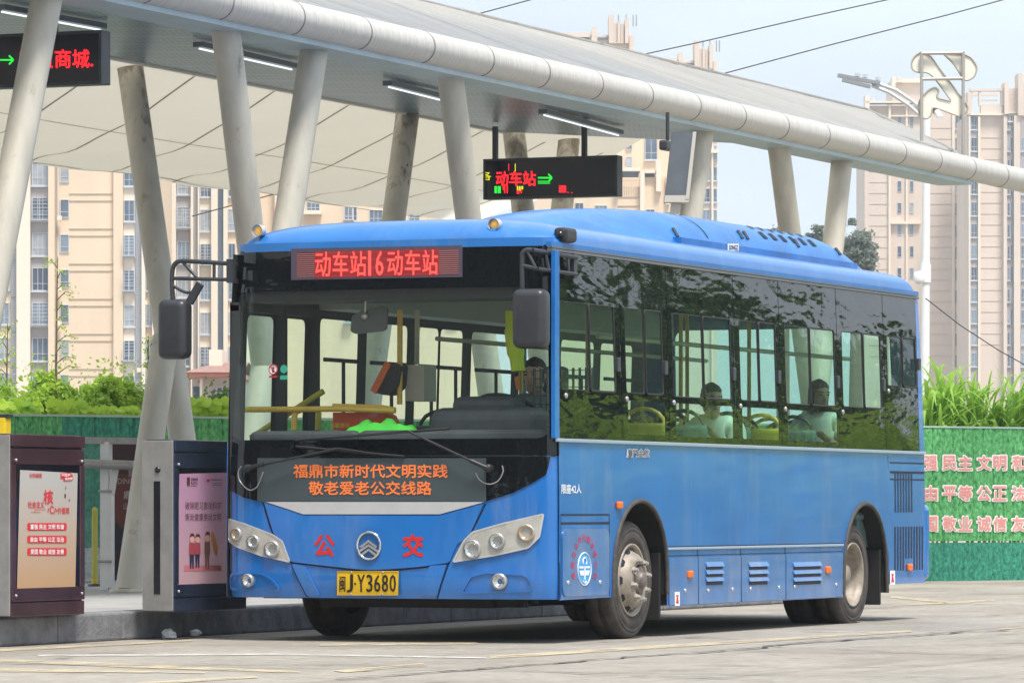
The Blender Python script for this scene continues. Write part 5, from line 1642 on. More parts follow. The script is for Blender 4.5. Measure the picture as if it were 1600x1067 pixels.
for ch, wd, tw in (('动', 76, 76), ('车', 76, 76), ('站', 78, 78), ('1', 19, 30), ('6', 42, 50), ('动', 76, 76), ('车', 76, 76), ('站', 76, 76)):
    yo = (x - 440) * .018
    letter(mb, ch, fp([A(x + 3, 296 - yo), A(x + wd - 3, 296 - yo), A(x + wd - 3, 184 - yo), A(x + 3, 184 - yo)]), FM, .013, .008); x += tw + 3
mb.build('display_text', LEDR2, dd)

# ---- roof -----------------------------------------------------------
ZG, ZR = 2.775, 3.0
RX0, RX1 = .035, BL - .08
def roof_pt(x, v):                              # v from -1 (near) to 1 (far)
    t = abs(v); yy = WB - .045
    # superellipse section
    an = t * math.pi / 2
    cy = math.sin(an) ** (2 / 3.2); cz = math.cos(an) ** (2 / 2.5)
    xx = x
    e = 1.0
    if x < RX0 + .5: e = max(0.0, 1 - ((RX0 + .5 - x) / .5) ** 2.6) ** .5
    if x > RX1 - .30: e = max(0.0, 1 - ((x - RX1 + .30) / .30) ** 2.6) ** .5
    z = ZG + (.05 + (ZR - ZG - .05) * cz) * e * (1 if t < .98 else 1)
    if t >= .999: z = ZG
    # plan rounding of the two ends
    s = cy
    dx = FA * (1 - max(0.0, 1 - s ** 4.2) ** (1 / 2.6)) + .045
    if x < RX0 + .5: xx = x + dx * (1 - (x - RX0) / .5)
    if x > RX1 - .3: xx = x - .10 * s ** 5 * (1 - (RX1 - x) / .3)
    return (xx, WB + (1 if v > 0 else -1) * yy * cy, z)
mb = MB(); mb.smooth = True
xs = [RX0 + .5 * (i / 9) ** 1.6 for i in range(10)] + [RX0 + .5 + (RX1 - RX0 - .8) * i / 24 for i in range(1, 25)] + [RX1 - .3 + .3 * (1 - (1 - i / 8) ** 1.6) for i in range(1, 9)]
NV = 40
vsx = [(-1 + 2 * j / NV) for j in range(NV + 1)]
V_ = [roof_pt(x, v) for x in xs for v in vsx]
mb.add(V_, [(i * (NV + 1) + j, (i + 1) * (NV + 1) + j, (i + 1) * (NV + 1) + j + 1, i * (NV + 1) + j + 1) for i in range(len(xs) - 1) for j in range(NV)])
n0 = len(V_) - (NV + 1)
ROOFB = mat('roof_paint', (.018, .155, .46), .34, var=.10, scale=2, coat=.45)
dusty(ROOFB, (.24, .33, .45), .30)
rf = mb.build('roof', ROOFB, bus)
# front top cap: blue strip between the forehead glass and the roof
mb = MB(); plate(mb, [(.064, ztop - .025), (BW - .064, ztop - .025), (BW - .07, ZG + .06), (.07, ZG + .06)], FM, .001, .006, res=.08); mb.build('roof_front_cap', ROOFB, bus)
GUT = mat('gutter_rail', (.16, .17, .19), .4, .4)
mb = MB(); mb.box((.05, tumble(2.76) - .022, 2.735), (RX1 - .02, tumble(2.76) + .02, 2.752)); mb.box((.05, tumble(2.76) - .018, 2.757), (RX1 - .02, tumble(2.76) + .02, 2.768)); mb.build('gutter_rail', GUT, bus)
mb = MB(); mb.box((.05, tumble(2.76) - .012, 2.769), (RX1, tumble(2.76) + .03, 2.80)); mb.build('cant_rail', ROOFB, bus)
# amber marker lamps on the roof front
for c in ((406, 361), (775, 351.5)):
    q = on_x(c[0], c[1], .20)
    mb = MB(); mb.lathe([(.043, .05), (.043, -.02), (.036, -.03)], (q.x, q.y, q.z), (-1, 0, 0), 20); ml = mb.build('marker_lamp', SILVER, bus)
    mb = MB(); mb.lathe([(.035, -.022 + .04), (.028, .032), (.0, .038)], (q.x, q.y, q.z), (-1, 0, 0), 20); mb.build('amber_lens', mat('amber_pale', (.80, .48, .12), .3, emit=(.8, .45, .1), estr=.15), ml)
# roof camera
q = SP(879, 367); mb = MB(); mb.rbox((q[0] - .06, .0, q[1] - .05), (q[0] + .16, .10, q[1] + .05), .025); rc = mb.build('roof_camera', BLACKP, bus)
mb = MB(); mb.lathe([(.03, 0), (.03, .02), (0, .03)], (q[0] - .05, .05, q[1]), (-1, -.3, -.2), 12); mb.build('lens', BLACKG, rc)

# ---- roof pod (air conditioner) ------------------------------------
pod = []
PX0, PX1, PY0, PY1 = 1.0, 8.15, .36, 2.1
def pod_z(x, v):
    xx = x - 1.3 * abs(v) ** 2.3
    a = min(1.0, max(0.0, (xx - 1.35) / 2.7)); b = min(1.0, max(0.0, (PX1 - x) / 1.15))
    h = .365 * (1 - (1 - a) ** 2.2) ** .85 * (1 - (1 - b) ** 2.2) ** .8
    k = min(1.0, max(0.0, (x - 2.9) / .8))
    return 2.90 + h * max(0.0, 1 - abs(v) ** (2.8 + 1.4 * k)) ** (1 / (1.8 + .3 * k))
PYC, PYH = (PY0 + PY1) / 2, (PY1 - PY0) / 2
mb = MB(); mb.smooth = True
NX, NY = 56, 30; V_ = []
for i in range(NX + 1):
    x = PX0 + (PX1 - PX0) * i / NX
    for j in range(NY + 1):
        v = math.sin((-1 + 2 * j / NY) * math.pi / 2)
        V_.append((x, PYC + v * PYH, pod_z(x, v)))
mb.add(V_, [(i * (NY + 1) + j, (i + 1) * (NY + 1) + j, (i + 1) * (NY + 1) + j + 1, i * (NY + 1) + j + 1) for i in range(NX) for j in range(NY)])
PODP = mat('pod_paint', (.008, .15, .46), .42, var=.22, scale=2.5, coat=.25, bump=.12, bscale=7)
dusty(PODP, (.26, .33, .42), .35)
pdo = mb.build('roof_pod', PODP, bus)
def PD(u, v, n): 
    vv = (v - PYC) / PYH
    return (u, v - n * .5, pod_z(u, vv) + n)
for row in range(2):
    for k in range(6):
        mb = MB()
        x = 5.55 + k * .24 + row * .06; y0 = .44 + row * .13
        mb.add([PD(x, y0, .006), PD(x + .10, y0, .006), PD(x + .12, y0 + .07, .006), PD(x + .02, y0 + .07, .006)], [(0, 1, 2, 3)]); mb.build('air_slot', GROOVE, pdo)
for x in (3.5, 4.95, 5.08, 6.3, 7.35):
    a = Vector(PD(x, .41, .01)); b = Vector(PD(x + .05, .47, .01)); mb = MB(); mb.beam(a, b, .022, .012); mb.build('pod_latch', METAL_D, pdo)
mb = MB(); strip(mb, PD, [(4.15, .40 + .02 * i) for i in range(20)], .02, .004); mb.build('pod_joint', GROOVE, pdo)
zl = 3.02
mb = MB(); mb.box((3.42, PY0 - .012, 2.90), (7.62, PY0 + .06, 3.015)); lp = mb.build('pod_skirt', MATS['pod_paint'], pdo)
def PQ(u, v, n): return (u, PY0 - .013 - n, v)
def PF(px, py): q = on_y(px, py, PY0 - .013); return (q.x, q.z)
nb = MB(); nb.add([PQ(*PF(*p), .002) for p in rect(1136.5, 381, 1154, 392)], [(0, 1, 2, 3)]); lb = nb.build('maker_label', WHITE, pdo)
mb = MB(); letter(mb, 'SONGZ', [PF(*p) for p in rect(1138.5, 383, 1152.5, 390.5)], PQ, .004, .02); mb.build('lettering', DARK_T, lb)

# ---- near side, lower panels ---------------------------------------
FWX, RWX, WZ, WR = 1.60, 6.63, .425, .432
def arch(cx, half, ztop_, zbot, n=16):
    """points of a wheel arch from its left foot to its right foot"""
    out = []
    for k in range(n + 1):
        a = math.pi * (1 - k / n)
        out.append((cx + half * math.cos(a), zbot + (ztop_ - zbot) * max(0.0, math.sin(a)) ** .72))
    return out
AF = arch(1.66, .545, 1.00, .31); AR = arch(6.79, .565, .985, .24)
zs, zm = .305, .222
X0, X1 = .105, 8.40
low = [(X0, zs)] + [(x, max(z, zs)) for x, z in AF[:-1]] + [(AF[-1][0], zm), (AR[0][0], zm)] + [(x, z) for x, z in AR[1:-1]] + [(AR[-1][0], .31), (X1, .31), (X1, ZB), (X0, ZB)]
splate('side_panel', low, BLUE, 0, 0, .22)
mb = MB()
for a in (AF, AR):                              # wheel-arch lips and dark liners
    pts = [SM(x, z, .004) for x, z in a]; mb = MB(); mb.tube(pts, .018, 8)
    mb.build('arch_lip', mat('arch_rubber', (.06, .055, .05), .7, var=.3, scale=20), bus)
for a in (AF, AR):
    P = [SM(x, z, -.002) for x, z in a] + [(x, .62, z) for x, z in a]; n = len(a)
    mb = MB(); mb.add(P, [(i, i + 1, n + i + 1, n + i) for i in range(n - 1)] + [tuple(range(n, 2 * n))]); mb.build('arch_liner', UNDER, bus)
# dents and seams of the paint
mb = MB()
def sg(pts, wd=.008, off=.0015, k=1): strip(mb, SM, pts if k == 1 else path(pts, k), wd, off)
sg([(.112, .31), (.112, ZB)], .012)
z_s = .65
sg([(AF[-1][0] + .01, z_s + .012), (AR[0][0] - .01, z_s + .012)], .007); sg([(AF[-1][0] + .01, z_s - .055), (AR[0][0] - .01, z_s - .055)], .007)
DX = [SP(1090, 900)[0], SP(1157, 900)[0], SP(1226.5, 900)[0]]
for x in DX: sg([(x, zm + .005), (x, z_s - .01)], .014)
sg([(AR[-1][0] + .05, .315), (AR[-1][0] + .05, 1.39)], .010)
sg([(AR[-1][0] + .1, 1.19), (8.38, 1.19)], .012); sg([(AR[-1][0] + .1, 1.25), (8.38, 1.25)], .02); sg([(AR[-1][0] + .1, 1.33), (8.38, 1.33)], .012)
hx0, hx1 = SP(875, 860)[0] + .015, SP(952, 860)[0]
sg([(hx0, .315), (hx0, .90)], .008); sg([(hx1, .315), (hx1, .90)], .010); sg([(hx0, .90), (hx1, .90)], .012); sg([(hx0, .84), (hx1, .84)], .016)
mb.build('panel_gap', GROOVE, bus)
mb = MB(); mb.rbox((AF[-1][0] + .01, -.012, z_s - .012), (AR[0][0] - .01, .004, z_s + .006), .004); mb.build('skirt_trim', mat('belt_trim', (.45, .55, .68), .3, .5), bus)
hatch = splate('front_hatch', [(hx0 + .02, .33), (hx1 - .02, .33), (hx1 - .02, .80), (hx0 + .02, .80)], BLUE2, .001, .008, .2, rnd_=.07)
# lower skirt doors
edges_ = [AF[-1][0] + .02] + DX + [AR[0][0] - .012]
doors = []
for i in range(4):
    d = splate('skirt_door', [(edges_[i] + .012, zm + .008), (edges_[i + 1] - .012, zm + .008), (edges_[i + 1] - .012, z_s - .07), (edges_[i] + .012, z_s - .07)], BLUE2, .001, .007, .25, rnd_=.012); doors.append(d)
LV = mat('louvre_dark', (.008, .015, .035), .6)
def louvres(par, x0, x1, rows, h):
    mb = MB()
    for z in rows:
        # pressed hood: slopes out to a lip with a dark mouth beneath
        P = [SM(x0, z + h, .008), SM(x1, z + h, .008), SM(x1, z, .024), SM(x0, z, .024)]
        mb.add(P, [(0, 3, 2, 1)]); mb.add([P[0], P[3], SM(x0, z, .008)], [(0, 1, 2)]); mb.add([P[1], P[2], SM(x1, z, .008)], [(2, 1, 0)])
    o = mb.build('louvre', BLUE2, par)
    mb = MB()
    for z in rows: mb.add([SM(x0 + .01, z, .010), SM(x1 - .01, z, .010), SM(x1 - .01, z - .028, .010), SM(x0 + .01, z - .028, .010)], [(0, 3, 2, 1)])
    mb.build('louvre_mouth', LV, par)
for d, (xa, xb) in zip(doors[1:], ((1101, 1128), (1168, 1198), (1237.5, 1281))):
    louvres(d, SP(xa, 890)[0], SP(xb, 890)[0], (SP(xa, 885)[1], SP(xa, 896.5)[1], SP(xa, 908)[1]), .036)
mb = MB()
for px, py in ((1069, 922), (1105, 922), (1143, 920), (1171, 919), (1215.5, 917), (1240, 916), (1305, 913)): x, z = SP(px, py); mb.ball(SM(x, z, .010), (.020, .008, .016), 8, 6)
for px, py in ((886, 909.5), (936, 909)): x, z = SP(px, py); mb.ball(SM(x, z, .010), (.022, .008, .016), 8, 6)
mb.build('door_lock', CHROME, bus)
for px, py, s in ((965.5, 789, .036), (1075.7, 897, .038), (1291.5, 890, .040), (1419.5, 886, .042)):
    x, z = SP(px, py); mb = MB(); mb.rbox((x - s * 1.35, -.026, z - s * .75), (x + s * 1.35, .0, z + s * .75), .012); mb.build('side_marker', AMBER, bus)
mb = MB()
RV0 = AR[-1][0]
def slots(x0, x1, z0, z1, n, skip=None):
    for k in range(n):
        x = x0 + (x1 - x0) * k / (n - 1); za = z0
        if skip and skip[0] < x < skip[1]: za = skip[2]
        strip(mb, SM, [(x, za), (x, z1)], (x1 - x0) / (n - 1) * .50, .002)
a = SP(1399, 800); b = SP(1424, 739); slots(a[0], b[0], a[1], b[1], 7)
a = SP(1398.5, 891); b = SP(1441, 822); sk = (SP(1414, 880)[0], SP(1425, 880)[0], SP(1420, 872)[1]); slots(a[0], b[0], a[1], b[1], 11, sk)
mb.build('engine_vent', LV, bus)
# white lettering, badge, stickers
mb = MB(); letter(mb, '限座42人', sp(rect(876.5, 756, 907.5, 771)), SM, .003, .02); mb.build('seat_lettering', WHITE, bus)
mb = MB(); letter(mb, '廈門金旅', sp(rect(978, 700.5, 1014, 715)), SM, .003, .06); mbl = mb.build('badge_edge', WHITE, bus)
mb = MB(); letter(mb, '廈門金旅', sp(rect(979, 701.3, 1013, 714.3)), SM, .006, .01); mb.build('badge_lettering', mat('badge_dark', (.05, .06, .09), .3), mbl)
bc = SP(911, 888.5); rr = .125
M2 = lambda u, v, n: SM(bc[0] + u, bc[1] + v, n)
mb = MB(); plate(mb, circ(0, 0, rr, rr * .92), M2, .009, .001, res=.1); lg = mb.build('company_emblem', mat('emblem_blue', (.05, .35, .75), .4), bus)
mb = MB()
mb.tube([M2(math.cos(k * .196) * rr, math.sin(k * .196) * rr * .92, .011) for k in range(32)], .004, 6, closed=True)
for s_ in (-1, 1):
    mb.add([M2(s_ * x, y, .0125) for x, y in [(.012, -.01), (.10, -.01), (.075, -.045), (.012, -.045)]], [(0, 1, 2, 3)]); mb.add([M2(s_ * x, y, .0125) for x, y in [(.02, .005), (.10, .005), (.10, .02), (.02, .02)]], [(0, 1, 2, 3)])
mb.tube([M2(math.cos(a_) * .035, .05 + math.sin(a_) * .03, .013) for a_ in [k * .42 - .6 for k in range(11)]], .005, 5); mb.tube([M2(0, .02, .013), M2(0, -.075, .013)], .006, 5); mb.tube([M2(math.cos(a_) * .025, -.08 + math.sin(a_) * .02, .013) for a_ in [3.3 + k * .4 for k in range(8)]], .005, 5)
mb.build('emblem_mark', WHITE, lg)
mb = MB(); nm_ = '福鼎市公共交通有限公司'
for k, ch in enumerate(nm_):
    a_ = R(200 - 220 * k / (len(nm_) - 1)); cx_, cz_ = .215 * math.cos(a_), .02 + .20 * math.sin(a_); ro = a_ - math.pi / 2; s_ = .024
    quad = [(bc[0] + cx_ + s_ * (sx_ * math.cos(ro) - sy_ * math.sin(ro)) * 1.5, bc[1] + cz_ + s_ * (sx_ * math.sin(ro) + sy_ * math.cos(ro))) for sx_, sy_ in ((-1, -1), (1, -1), (1, 1), (-1, 1))]
    letter(mb, ch, quad, SM, .011, .01)
mb.build('company_lettering', mat('arc_red', (.60, .05, .16), .5), lg)
for px, py in ((1056.5, 935), (1393, 902)):
    st_ = splate('jack_sticker', sp(rect(px - 4, py - 11, px + 4, py + 11)), WHITE, .009, 0, .3)
    mb = MB(); P = [SM(*SP(px + dx, py + dy), .0105) for dx, dy in ((-2.2, 7), (2.2, 7), (.9, -2), (2, -6), (-2, -6), (-.9, -2))]; mb.add(P, [(0, 1, 2, 5), (5, 2, 3, 4)]); mb.build('red_mark', RED, st_)
mb = MB(); mb.rbox((.06, -.012, ZB - .012), (X1, .012, ZB + .012), .004); mb.build('belt_trim', mat('belt_trim', (.45, .55, .68), .3, .5), bus)

# ---- near side, windows --------------------------------------------
ZT = 2.735
seam_px = [(861, 388), (964, 400), (1038, 410), (1143, 425), (1213.6, 435), (1304, 449), (1377, 458), (1435.5, 466)]
SX = [SP(*p)[0] for p in seam_px]; SX[0] = .115; SX[-1] = 8.26
# (upper pane: left, right, bottom row), (lower pane or None)
UP = [((870, 466), (956.5, 476), (962.5, 613), .52), ((974, 478.5), (1031, 486), (1035.6, 617), .52), ((1048, 487), (1138, 498), (1142.4, 625), .515), ((1153, 498), (1208.5, 504.5), (1213, 628.6), .52),
      ((1224, 506), (1301, 516), (1304, 635), .49), ((1313.5, 517), (1373, 523.5), (1376.7, 638.7), .54), ((1384, 526), (1431, 531), (1433.5, 606), .52)]
LOW = [None, (981, 1039), (1055, 1145), (1159.5, 1216.5), (1230, 1307.5), None, None]
frame_m = BLACKG
for i in range(7):
    x0, x1 = SX[i] + .006, SX[i + 1] - .006
    (l, r_, bt, dv), lw = UP[i], LOW[i]
    ux0, uz1 = SP(*l); ux1 = SP(*r_)[0]; uz0 = SP(*bt)[1]; uz1 = 2.39
    ux0 = max(ux0, x0 + .05); ux1 = min(ux1, x1 - .05)
    um = ux0 + (ux1 - ux0) * dv
    holes = [rounded([(ux0, uz0), (um - .012, uz0), (um - .012, uz1), (ux0, uz1)], .03, 3), rounded([(um + .012, uz0), (ux1, uz0), (ux1, uz1), (um + .012, uz1)], .03, 3)]
    if lw:
        a = SP(lw[0], 660)[0]; b = SP(lw[1], 660)[0]; lz1, lz0 = 1.725, 1.48
        a = max(a, x0 + .04); b = min(b, x1 - .04)
        holes.append(rounded([(a, lz0), (b, lz0), (b, lz1), (a, lz1)], .03, 3))
    fr = splate('side_window', [(x0, ZB + .014), (x1, ZB + .014), (x1, ZT), (x0, ZT)], SIDEG, .0, .004, .3, holes=holes)
    for k, h in enumerate(holes): 
        mb = MB(); plate(mb, h, SM, .002, 0, res=.4); mb.build('pane', PANE, fr)
    mb = MB(); q = rounded([(um + .012, uz0), (ux1, uz0), (ux1, uz1), (um + .012, uz1)], .03, 3)
    mb.tube([SM(u, v, .006) for u, v in q], .008, 6, closed=True); mb.build('sliding_frame', RUBBER, fr)
    mb = MB(); mb.tube([SM(u, v, .002) for u, v in holes[0]], .005, 6, closed=True); mb.build('fixed_pane_seal', RUBBER, fr)
    mb = MB(); zz = uz0 + .2; mb.rbox((ux1 - .012, -.014, zz - .05), (ux1 + .05, .02, zz + .05), .005); mb.build('latch', METAL_D, fr)
    mb = MB(); kx = x0 + (.09 if i else .13); kz = uz0 - .045; mb.lathe([(.020, 0), (.020, .006), (.014, .011), (0, .012)], SM(kx, kz, .004), (0, -1, 0), 14); mb.build('hammer_cap', METAL_L, fr)
mb = MB(); mb.box((.03, .002, ZB + .014), (.112, .03, ZT)); mb.build('front_pillar', BLUE, bus)
splate('front_quarter', [(.10, ZB), (.118, ZB), (.118, ZT), (.07, ZT)], BLUE, .002, .003, .3)

# ---- rear -----------------------------------------------------------
mb = MB()
splate('rear_pillar', [(8.265, ZB + .012), (8.40, ZB + .012), (8.34, ZT), (8.265, ZT)], BLUE, 0, .003, .3)
def BM(u, v, n):                                # rear surface: u = Y, v = Z
    sgn_ = min(1.0, abs((u - WB) / (WB - tumble(v))))
    return (8.50 + (.03 if v < .95 else 0) - .16 * max(0, (v - 1.2) / 1.6) - .12 * sgn_ ** 6 + n, u, v)
rw = rounded([(.28, 1.52), (BW - .28, 1.52), (BW - .30, 2.50), (.30, 2.50)], .10, 4)
mb = MB(); plate(mb, [(.002, .31), (BW - .002, .31), (BW - .002, 1.2), (BW - .06, 2.77), (.06, 2.77), (.002, 1.2)], BM, -.02, .02, holes=[rw], res=.12); mb.build('rear_panel', BLUE, bus)
mb = MB(); plate(mb, rw, BM, -.008, 0, res=.4); mb.build('rear_window', FARPANE, bus)
mb = MB(); mb.rbox((8.37, -.012, .33), (8.53, .22, .98), .05, 3); mb.build('rear_bumper_corner', BLUE, bus)
# ---- far side -------------------------------------------------------
fh = []
FW = [(.42, 1.12, .62, 2.30), (1.16, 1.42, 1.60, 2.38)]
xw = 1.62
FARX = [(1.60, 2.28), (2.44, 3.20), (3.36, 3.80), (3.84, 4.28), (4.46, 5.30), (5.46, 6.20), (6.36, 7.10), (7.26, 8.00)]
for a, b in FARX: fh.append(((a, b), 1.52 if not 3.3 < a < 4.3 else .7))
holes = [rounded([(a, z0), (b, z0), (b, 2.36), (a, 2.36)], .05, 3) for (a, b), z0 in fh]
holes += [rounded([(.36, .75), (.80, .75), (.80, 2.34), (.36, 2.34)], .06, 3), rounded([(.90, .75), (1.34, .75), (1.34, 2.34), (.90, 2.34)], .06, 3)]
INNER = mat('bus_inner_trim', (.33, .33, .31), .6); DARKTRIM = mat('dark_inner_trim', (.035, .04, .042), .6)
splate('far_side_panel', [(.1, .31), (8.4, .31), (8.4, ZT + .03), (.1, ZT + .03)], DARKTRIM, 0, .004, .4, holes=holes, M=OM)
splate('far_side_skin', [(.1, .31), (8.4, .31), (8.4, ZB), (4.4, ZB), (4.4, .32), (3.3, .32), (3.3, ZB), (1.45, ZB), (1.45, .32), (.2, .32), (.2, ZB), (.1, ZB)], BLUE, .005, .003, .4, M=OM)
mb = MB()
for h in holes: plate(mb, h, OM, .001, 0, res=.6)
mb.build('far_pane', FARPANE, bus)
mb = MB()
for x in (.10, .84, 1.40): mb.box((x, BW - .10, .5), (x + .05, BW - .02, 2.40))
mb.box((.1, BW - .09, 2.36), (1.45, BW - .02, 2.42))
for (a, b), z0 in fh:
    mb.box((a, BW - .075, 2.04), (b, BW - .055, 2.07)); mb.box(((a + b) / 2 - .012, BW - .075, z0), ((a + b) / 2 + .012, BW - .055, 2.04))
mb.build('far_window_bars', DARKTRIM, bus)

# ---- underside, wheels ----------------------------------------------
mb = MB()
mb.box((.35, .62, .24), (8.3, BW - .62, .42)); mb.box((.28, .2, .30), (1.0, BW - .2, .47)); mb.box((2.3, .1, .225), (6.1, BW - .1, .45)); mb.box((7.4, .1, .32), (8.4, BW - .1, .45))
mb.box((2.6, .5, .24), (3.6, 1.2, .30)); mb.box((4.2, .8, .22), (5.4, 1.7, .30)); mb.beam((.5, .35, .30), (1.5, .9, .25), .06, .05)
mb.box((.42, .40, .245), (.50, 1.55, .33)); mb.box((1.5, .3, .36), (1.7, BW - .3, .46)); mb.box((6.5, .4, .32), (6.8, BW - .4, .5)); mb.ball((6.65, WB, .42), .2)
mb.build('chassis', UNDER, bus)
BOLT = mat('hub_bolt', (.45, .42, .38), .45, .4, var=.3, scale=30)
def wheel(cx, y_out, sgn, dual, deep):
    """tyre, rim, hub and nuts; sgn -1 faces the near side"""
    o = (cx, y_out, WZ if cx < 4 else .40); ax = (0, sgn, 0); wd = .235
    r0 = WR; ri = .262
    prof_ = [(ri, -.01), (ri + .012, .0), (ri + .03, .004), (ri + .034, .009), (ri + .05, .010), (ri + .085, .012), (ri + .089, .008), (ri + .096, .008), (ri + .10, .012), (r0 - .055, .008), (r0 - .05, .003), (r0 - .044, .003), (r0 - .04, .006), (r0 - .018, -.010), (r0 - .004, -.032), (r0, -.06), (r0, -.10), (r0 - .006, -.106), (r0 - .006, -.112), (r0, -.118), (r0, -wd + .06), (r0 - .02, -wd + .02), (r0 - .10, -wd), (ri, -wd)]
    mb = MB(); mb.lathe(prof_, o, ax, 56)
    if dual: mb.lathe([(a, b - .27) for a, b in prof_], o, ax, 56)
    w_ = mb.build('wheel', TYRE, bus)
    mb = MB()
    if not deep:
        mb.lathe([(ri + .004, -.004), (ri + .002, .010), (ri - .012, .006), (ri - .022, -.03), (ri - .034, -.035), (.215, -.012), (.19, .035), (.165, .060), (.12, .066), (.12, .03)], o, ax, 48)
    else:
        mb.lathe([(ri + .004, -.004), (ri + .002, .010), (ri - .012, .006), (ri - .022, -.05), (ri - .03, -.13), (.205, -.15), (.16, -.175), (.0, -.175)], o, ax, 48)
    mb.build('rim', RIM, w_)
    mb = MB(); n_ = 10; d0 = .0 if not deep else -.15
    for k in range(n_):
        a_ = 2 * math.pi * k / n_; rr_ = .215 if not deep else .19
        c = Vector((o[0] + rr_ * math.cos(a_), o[1] + sgn * (-.009 if not deep else -.158), o[2] + rr_ * math.sin(a_)))
        nrm_ = Vector((math.cos(a_) * .62, sgn * .78, math.sin(a_) * .62)).normalized() if not deep else Vector((0, sgn, 0))
        mb.disc(c + nrm_ * .008, nrm_, .030, 14)
    mb.build('hand_hole', GROOVE, w_)
    mb = MB()
    if not deep: mb.lathe([(.10, .03), (.10, .068), (.085, .074), (.06, .074), (.058, .096), (.045, .106), (.0, .107)], o, ax, 28)
    else: mb.lathe([(.09, -.175), (.085, -.06), (.07, -.04), (.0, -.038)], o, ax, 28)
    mb.build('hub', RIM if deep else mat('hub_grease', (.17, .14, .125), .45, .3, var=.4, scale=15), w_)
    nut = None
    for k in range(8 if not deep else 10):
        a_ = 2 * math.pi * (k + .3) / (8 if not deep else 10)
        rr_ = .142
        c = (o[0] + rr_ * math.cos(a_), o[1], o[2] + rr_ * math.sin(a_))
        mb = MB(); h0 = .06 if not deep else -.175
        mb.lathe([(.027, h0), (.027, h0 + .012), (.020, h0 + .013), (.020, h0 + .030), (.012, h0 + .032), (.012, h0 + .042), (0, h0 + .043)], c, ax, 6, smooth=False)
        mb.build('wheel_nut', BOLT, w_)
    return w_
wheel(FWX, .045, -1, False, False); wheel(FWX, BW - .06, 1, False, False)
wheel(RWX, .055, -1, True, True); wheel(RWX, BW - .06, 1, True, True)
for bx0, bx1 in (((2.13, .03, .13), (2.16, .36, .62)), ((7.27, .03, .14), (7.30, .50, .60))):
    mb = MB(); mb.rbox(bx0, bx1, .008); mb.build('mud_flap', UNDER, bus)

# ---- wipers, mirrors -------------------------------------------------
def fpt(px, py, off): u, v = FP(px, py); return FM(u, v, off)
for piv, elb, bl_a, bl_b in ((B(150, 265), B(560, 176), B(360, 166), B(848, 211)), (B(1230, 264), B(872, 98), B(355, 138), B(1050, 86))):
    mb = MB()
    mb.lathe([(.03, 0), (.03, .05), (.02, .06), (0, .06)], fpt(*piv, .012), (-1, 0, 0), 12)
    mb.tube([fpt(*piv, .06), fpt(piv[0] * .8 + elb[0] * .2, piv[1] * .8 + elb[1] * .2, .075)], .016, 8); mb.tube([fpt(piv[0] * .8 + elb[0] * .2, piv[1] * .8 + elb[1] * .2, .075), fpt(*elb, .05)], .009, 8)
    wp = mb.build('wiper', BLACKP, bus)
    mb = MB(); n = 8
    mb.tube([fpt(bl_a[0] + (bl_b[0] - bl_a[0]) * i / n, bl_a[1] + (bl_b[1] - bl_a[1]) * i / n, .026) for i in range(n + 1)], .010, 6)
    mb.tube([fpt(bl_a[0] * .7 + bl_b[0] * .3, bl_a[1] * .7 + bl_b[1] * .3, .034), fpt(*elb, .05), fpt(bl_a[0] * .3 + bl_b[0] * .7, bl_a[1] * .3 + bl_b[1] * .7, .034)], .009, 6)
    mb.build('wiper_blade', RUBBER, wp)
for pts in ([B(118, 255), B(106, 280), B(112, 320), B(150, 360), B(185, 350), B(205, 310), B(215, 280)], [B(1288, 252), B(1292, 280), B(1270, 320), B(1230, 335), B(1190, 318), B(1170, 285)]):
    mb = MB(); mb.tube([fpt(*p, .03) for p in path(pts, 4)], .0045, 6); mb.build('washer_hose', METAL_L, bus)
def mirror(xm, arm, head, lab_, extra=None, bracket=None, bend=None):
    """arm and head drawn on the plane X = xm"""
    def Q(px, py, dx=0.0): return on_x(px, py, xm + dx)
    mb = MB()
    for pts, r_ in arm: mb.tube([Q(*p) for p in path(pts, 5)], r_, 10)
    m_ = mb.build('mirror_arm', METAL_D, bus)
    a = Q(head[0], head[3]); b = Q(head[2], head[1])
    mb = MB(); mb.rbox((xm - .09, min(a.y, b.y), a.z), (xm + .07, max(a.y, b.y), b.z), .055, 5); mb.smooth = True
    mb.sm = [True] * len(mb.f)
    hd_ = mb.build('mirror_head', MIRROR_SHELL, m_)
    mb = MB(); mb.rbox((xm + .071, min(a.y, b.y) + .03, a.z + .05), (xm + .076, max(a.y, b.y) - .03, b.z - .05), .002); mb.build('mirror_glass', CHROME, m_)
    return m_, Q
ml_, Q = mirror(-.10, [([(270, 470), (268.5, 440), (270, 420), (275, 411), (284, 408), (300, 408.5), (361, 412)], .017), ([(272, 435), (361, 437)], .014), ([(286, 410), (307, 433)], .012), ([(334.5, 411), (334.5, 437)], .012), ([(271, 447), (288, 456), (297, 457)], .012)], (252, 468, 297, 562), 'left')
mb = MB(); mb.beam(Q(313, 443), Q(296, 473), .055, .03, up=(1, 0, 0)); mb.build('kerb_mirror', METAL_D, ml_)
mb = MB(); a = Q(362, 405); mb.beam(Q(361, 405), Q(361, 442), .05, .05); mb.beam(Q(361, 410), Vector((.14, BW - .05, Q(361, 410).z)), .03, .03); mb.beam(Q(361, 437), Vector((.14, BW - .05, Q(361, 437).z)), .03, .03); mb.build('mirror_bracket', METAL_D, ml_)
xm = -.12
mr_, Q = mirror(xm, [([(816, 452), (816, 405), (817, 396), (823, 391), (832, 391)], .017), ([(816, 415), (840, 420)], .014), ([(824, 393), (836, 417)], .012)], (805, 451, 857, 545), 'right')
mb = MB()
pA, pB_ = Q(832, 391), Q(840, 420); eA = Vector((.35, -.03, SP(878, 402)[1])); eB = Vector((.35, -.03, SP(878, 428)[1]))
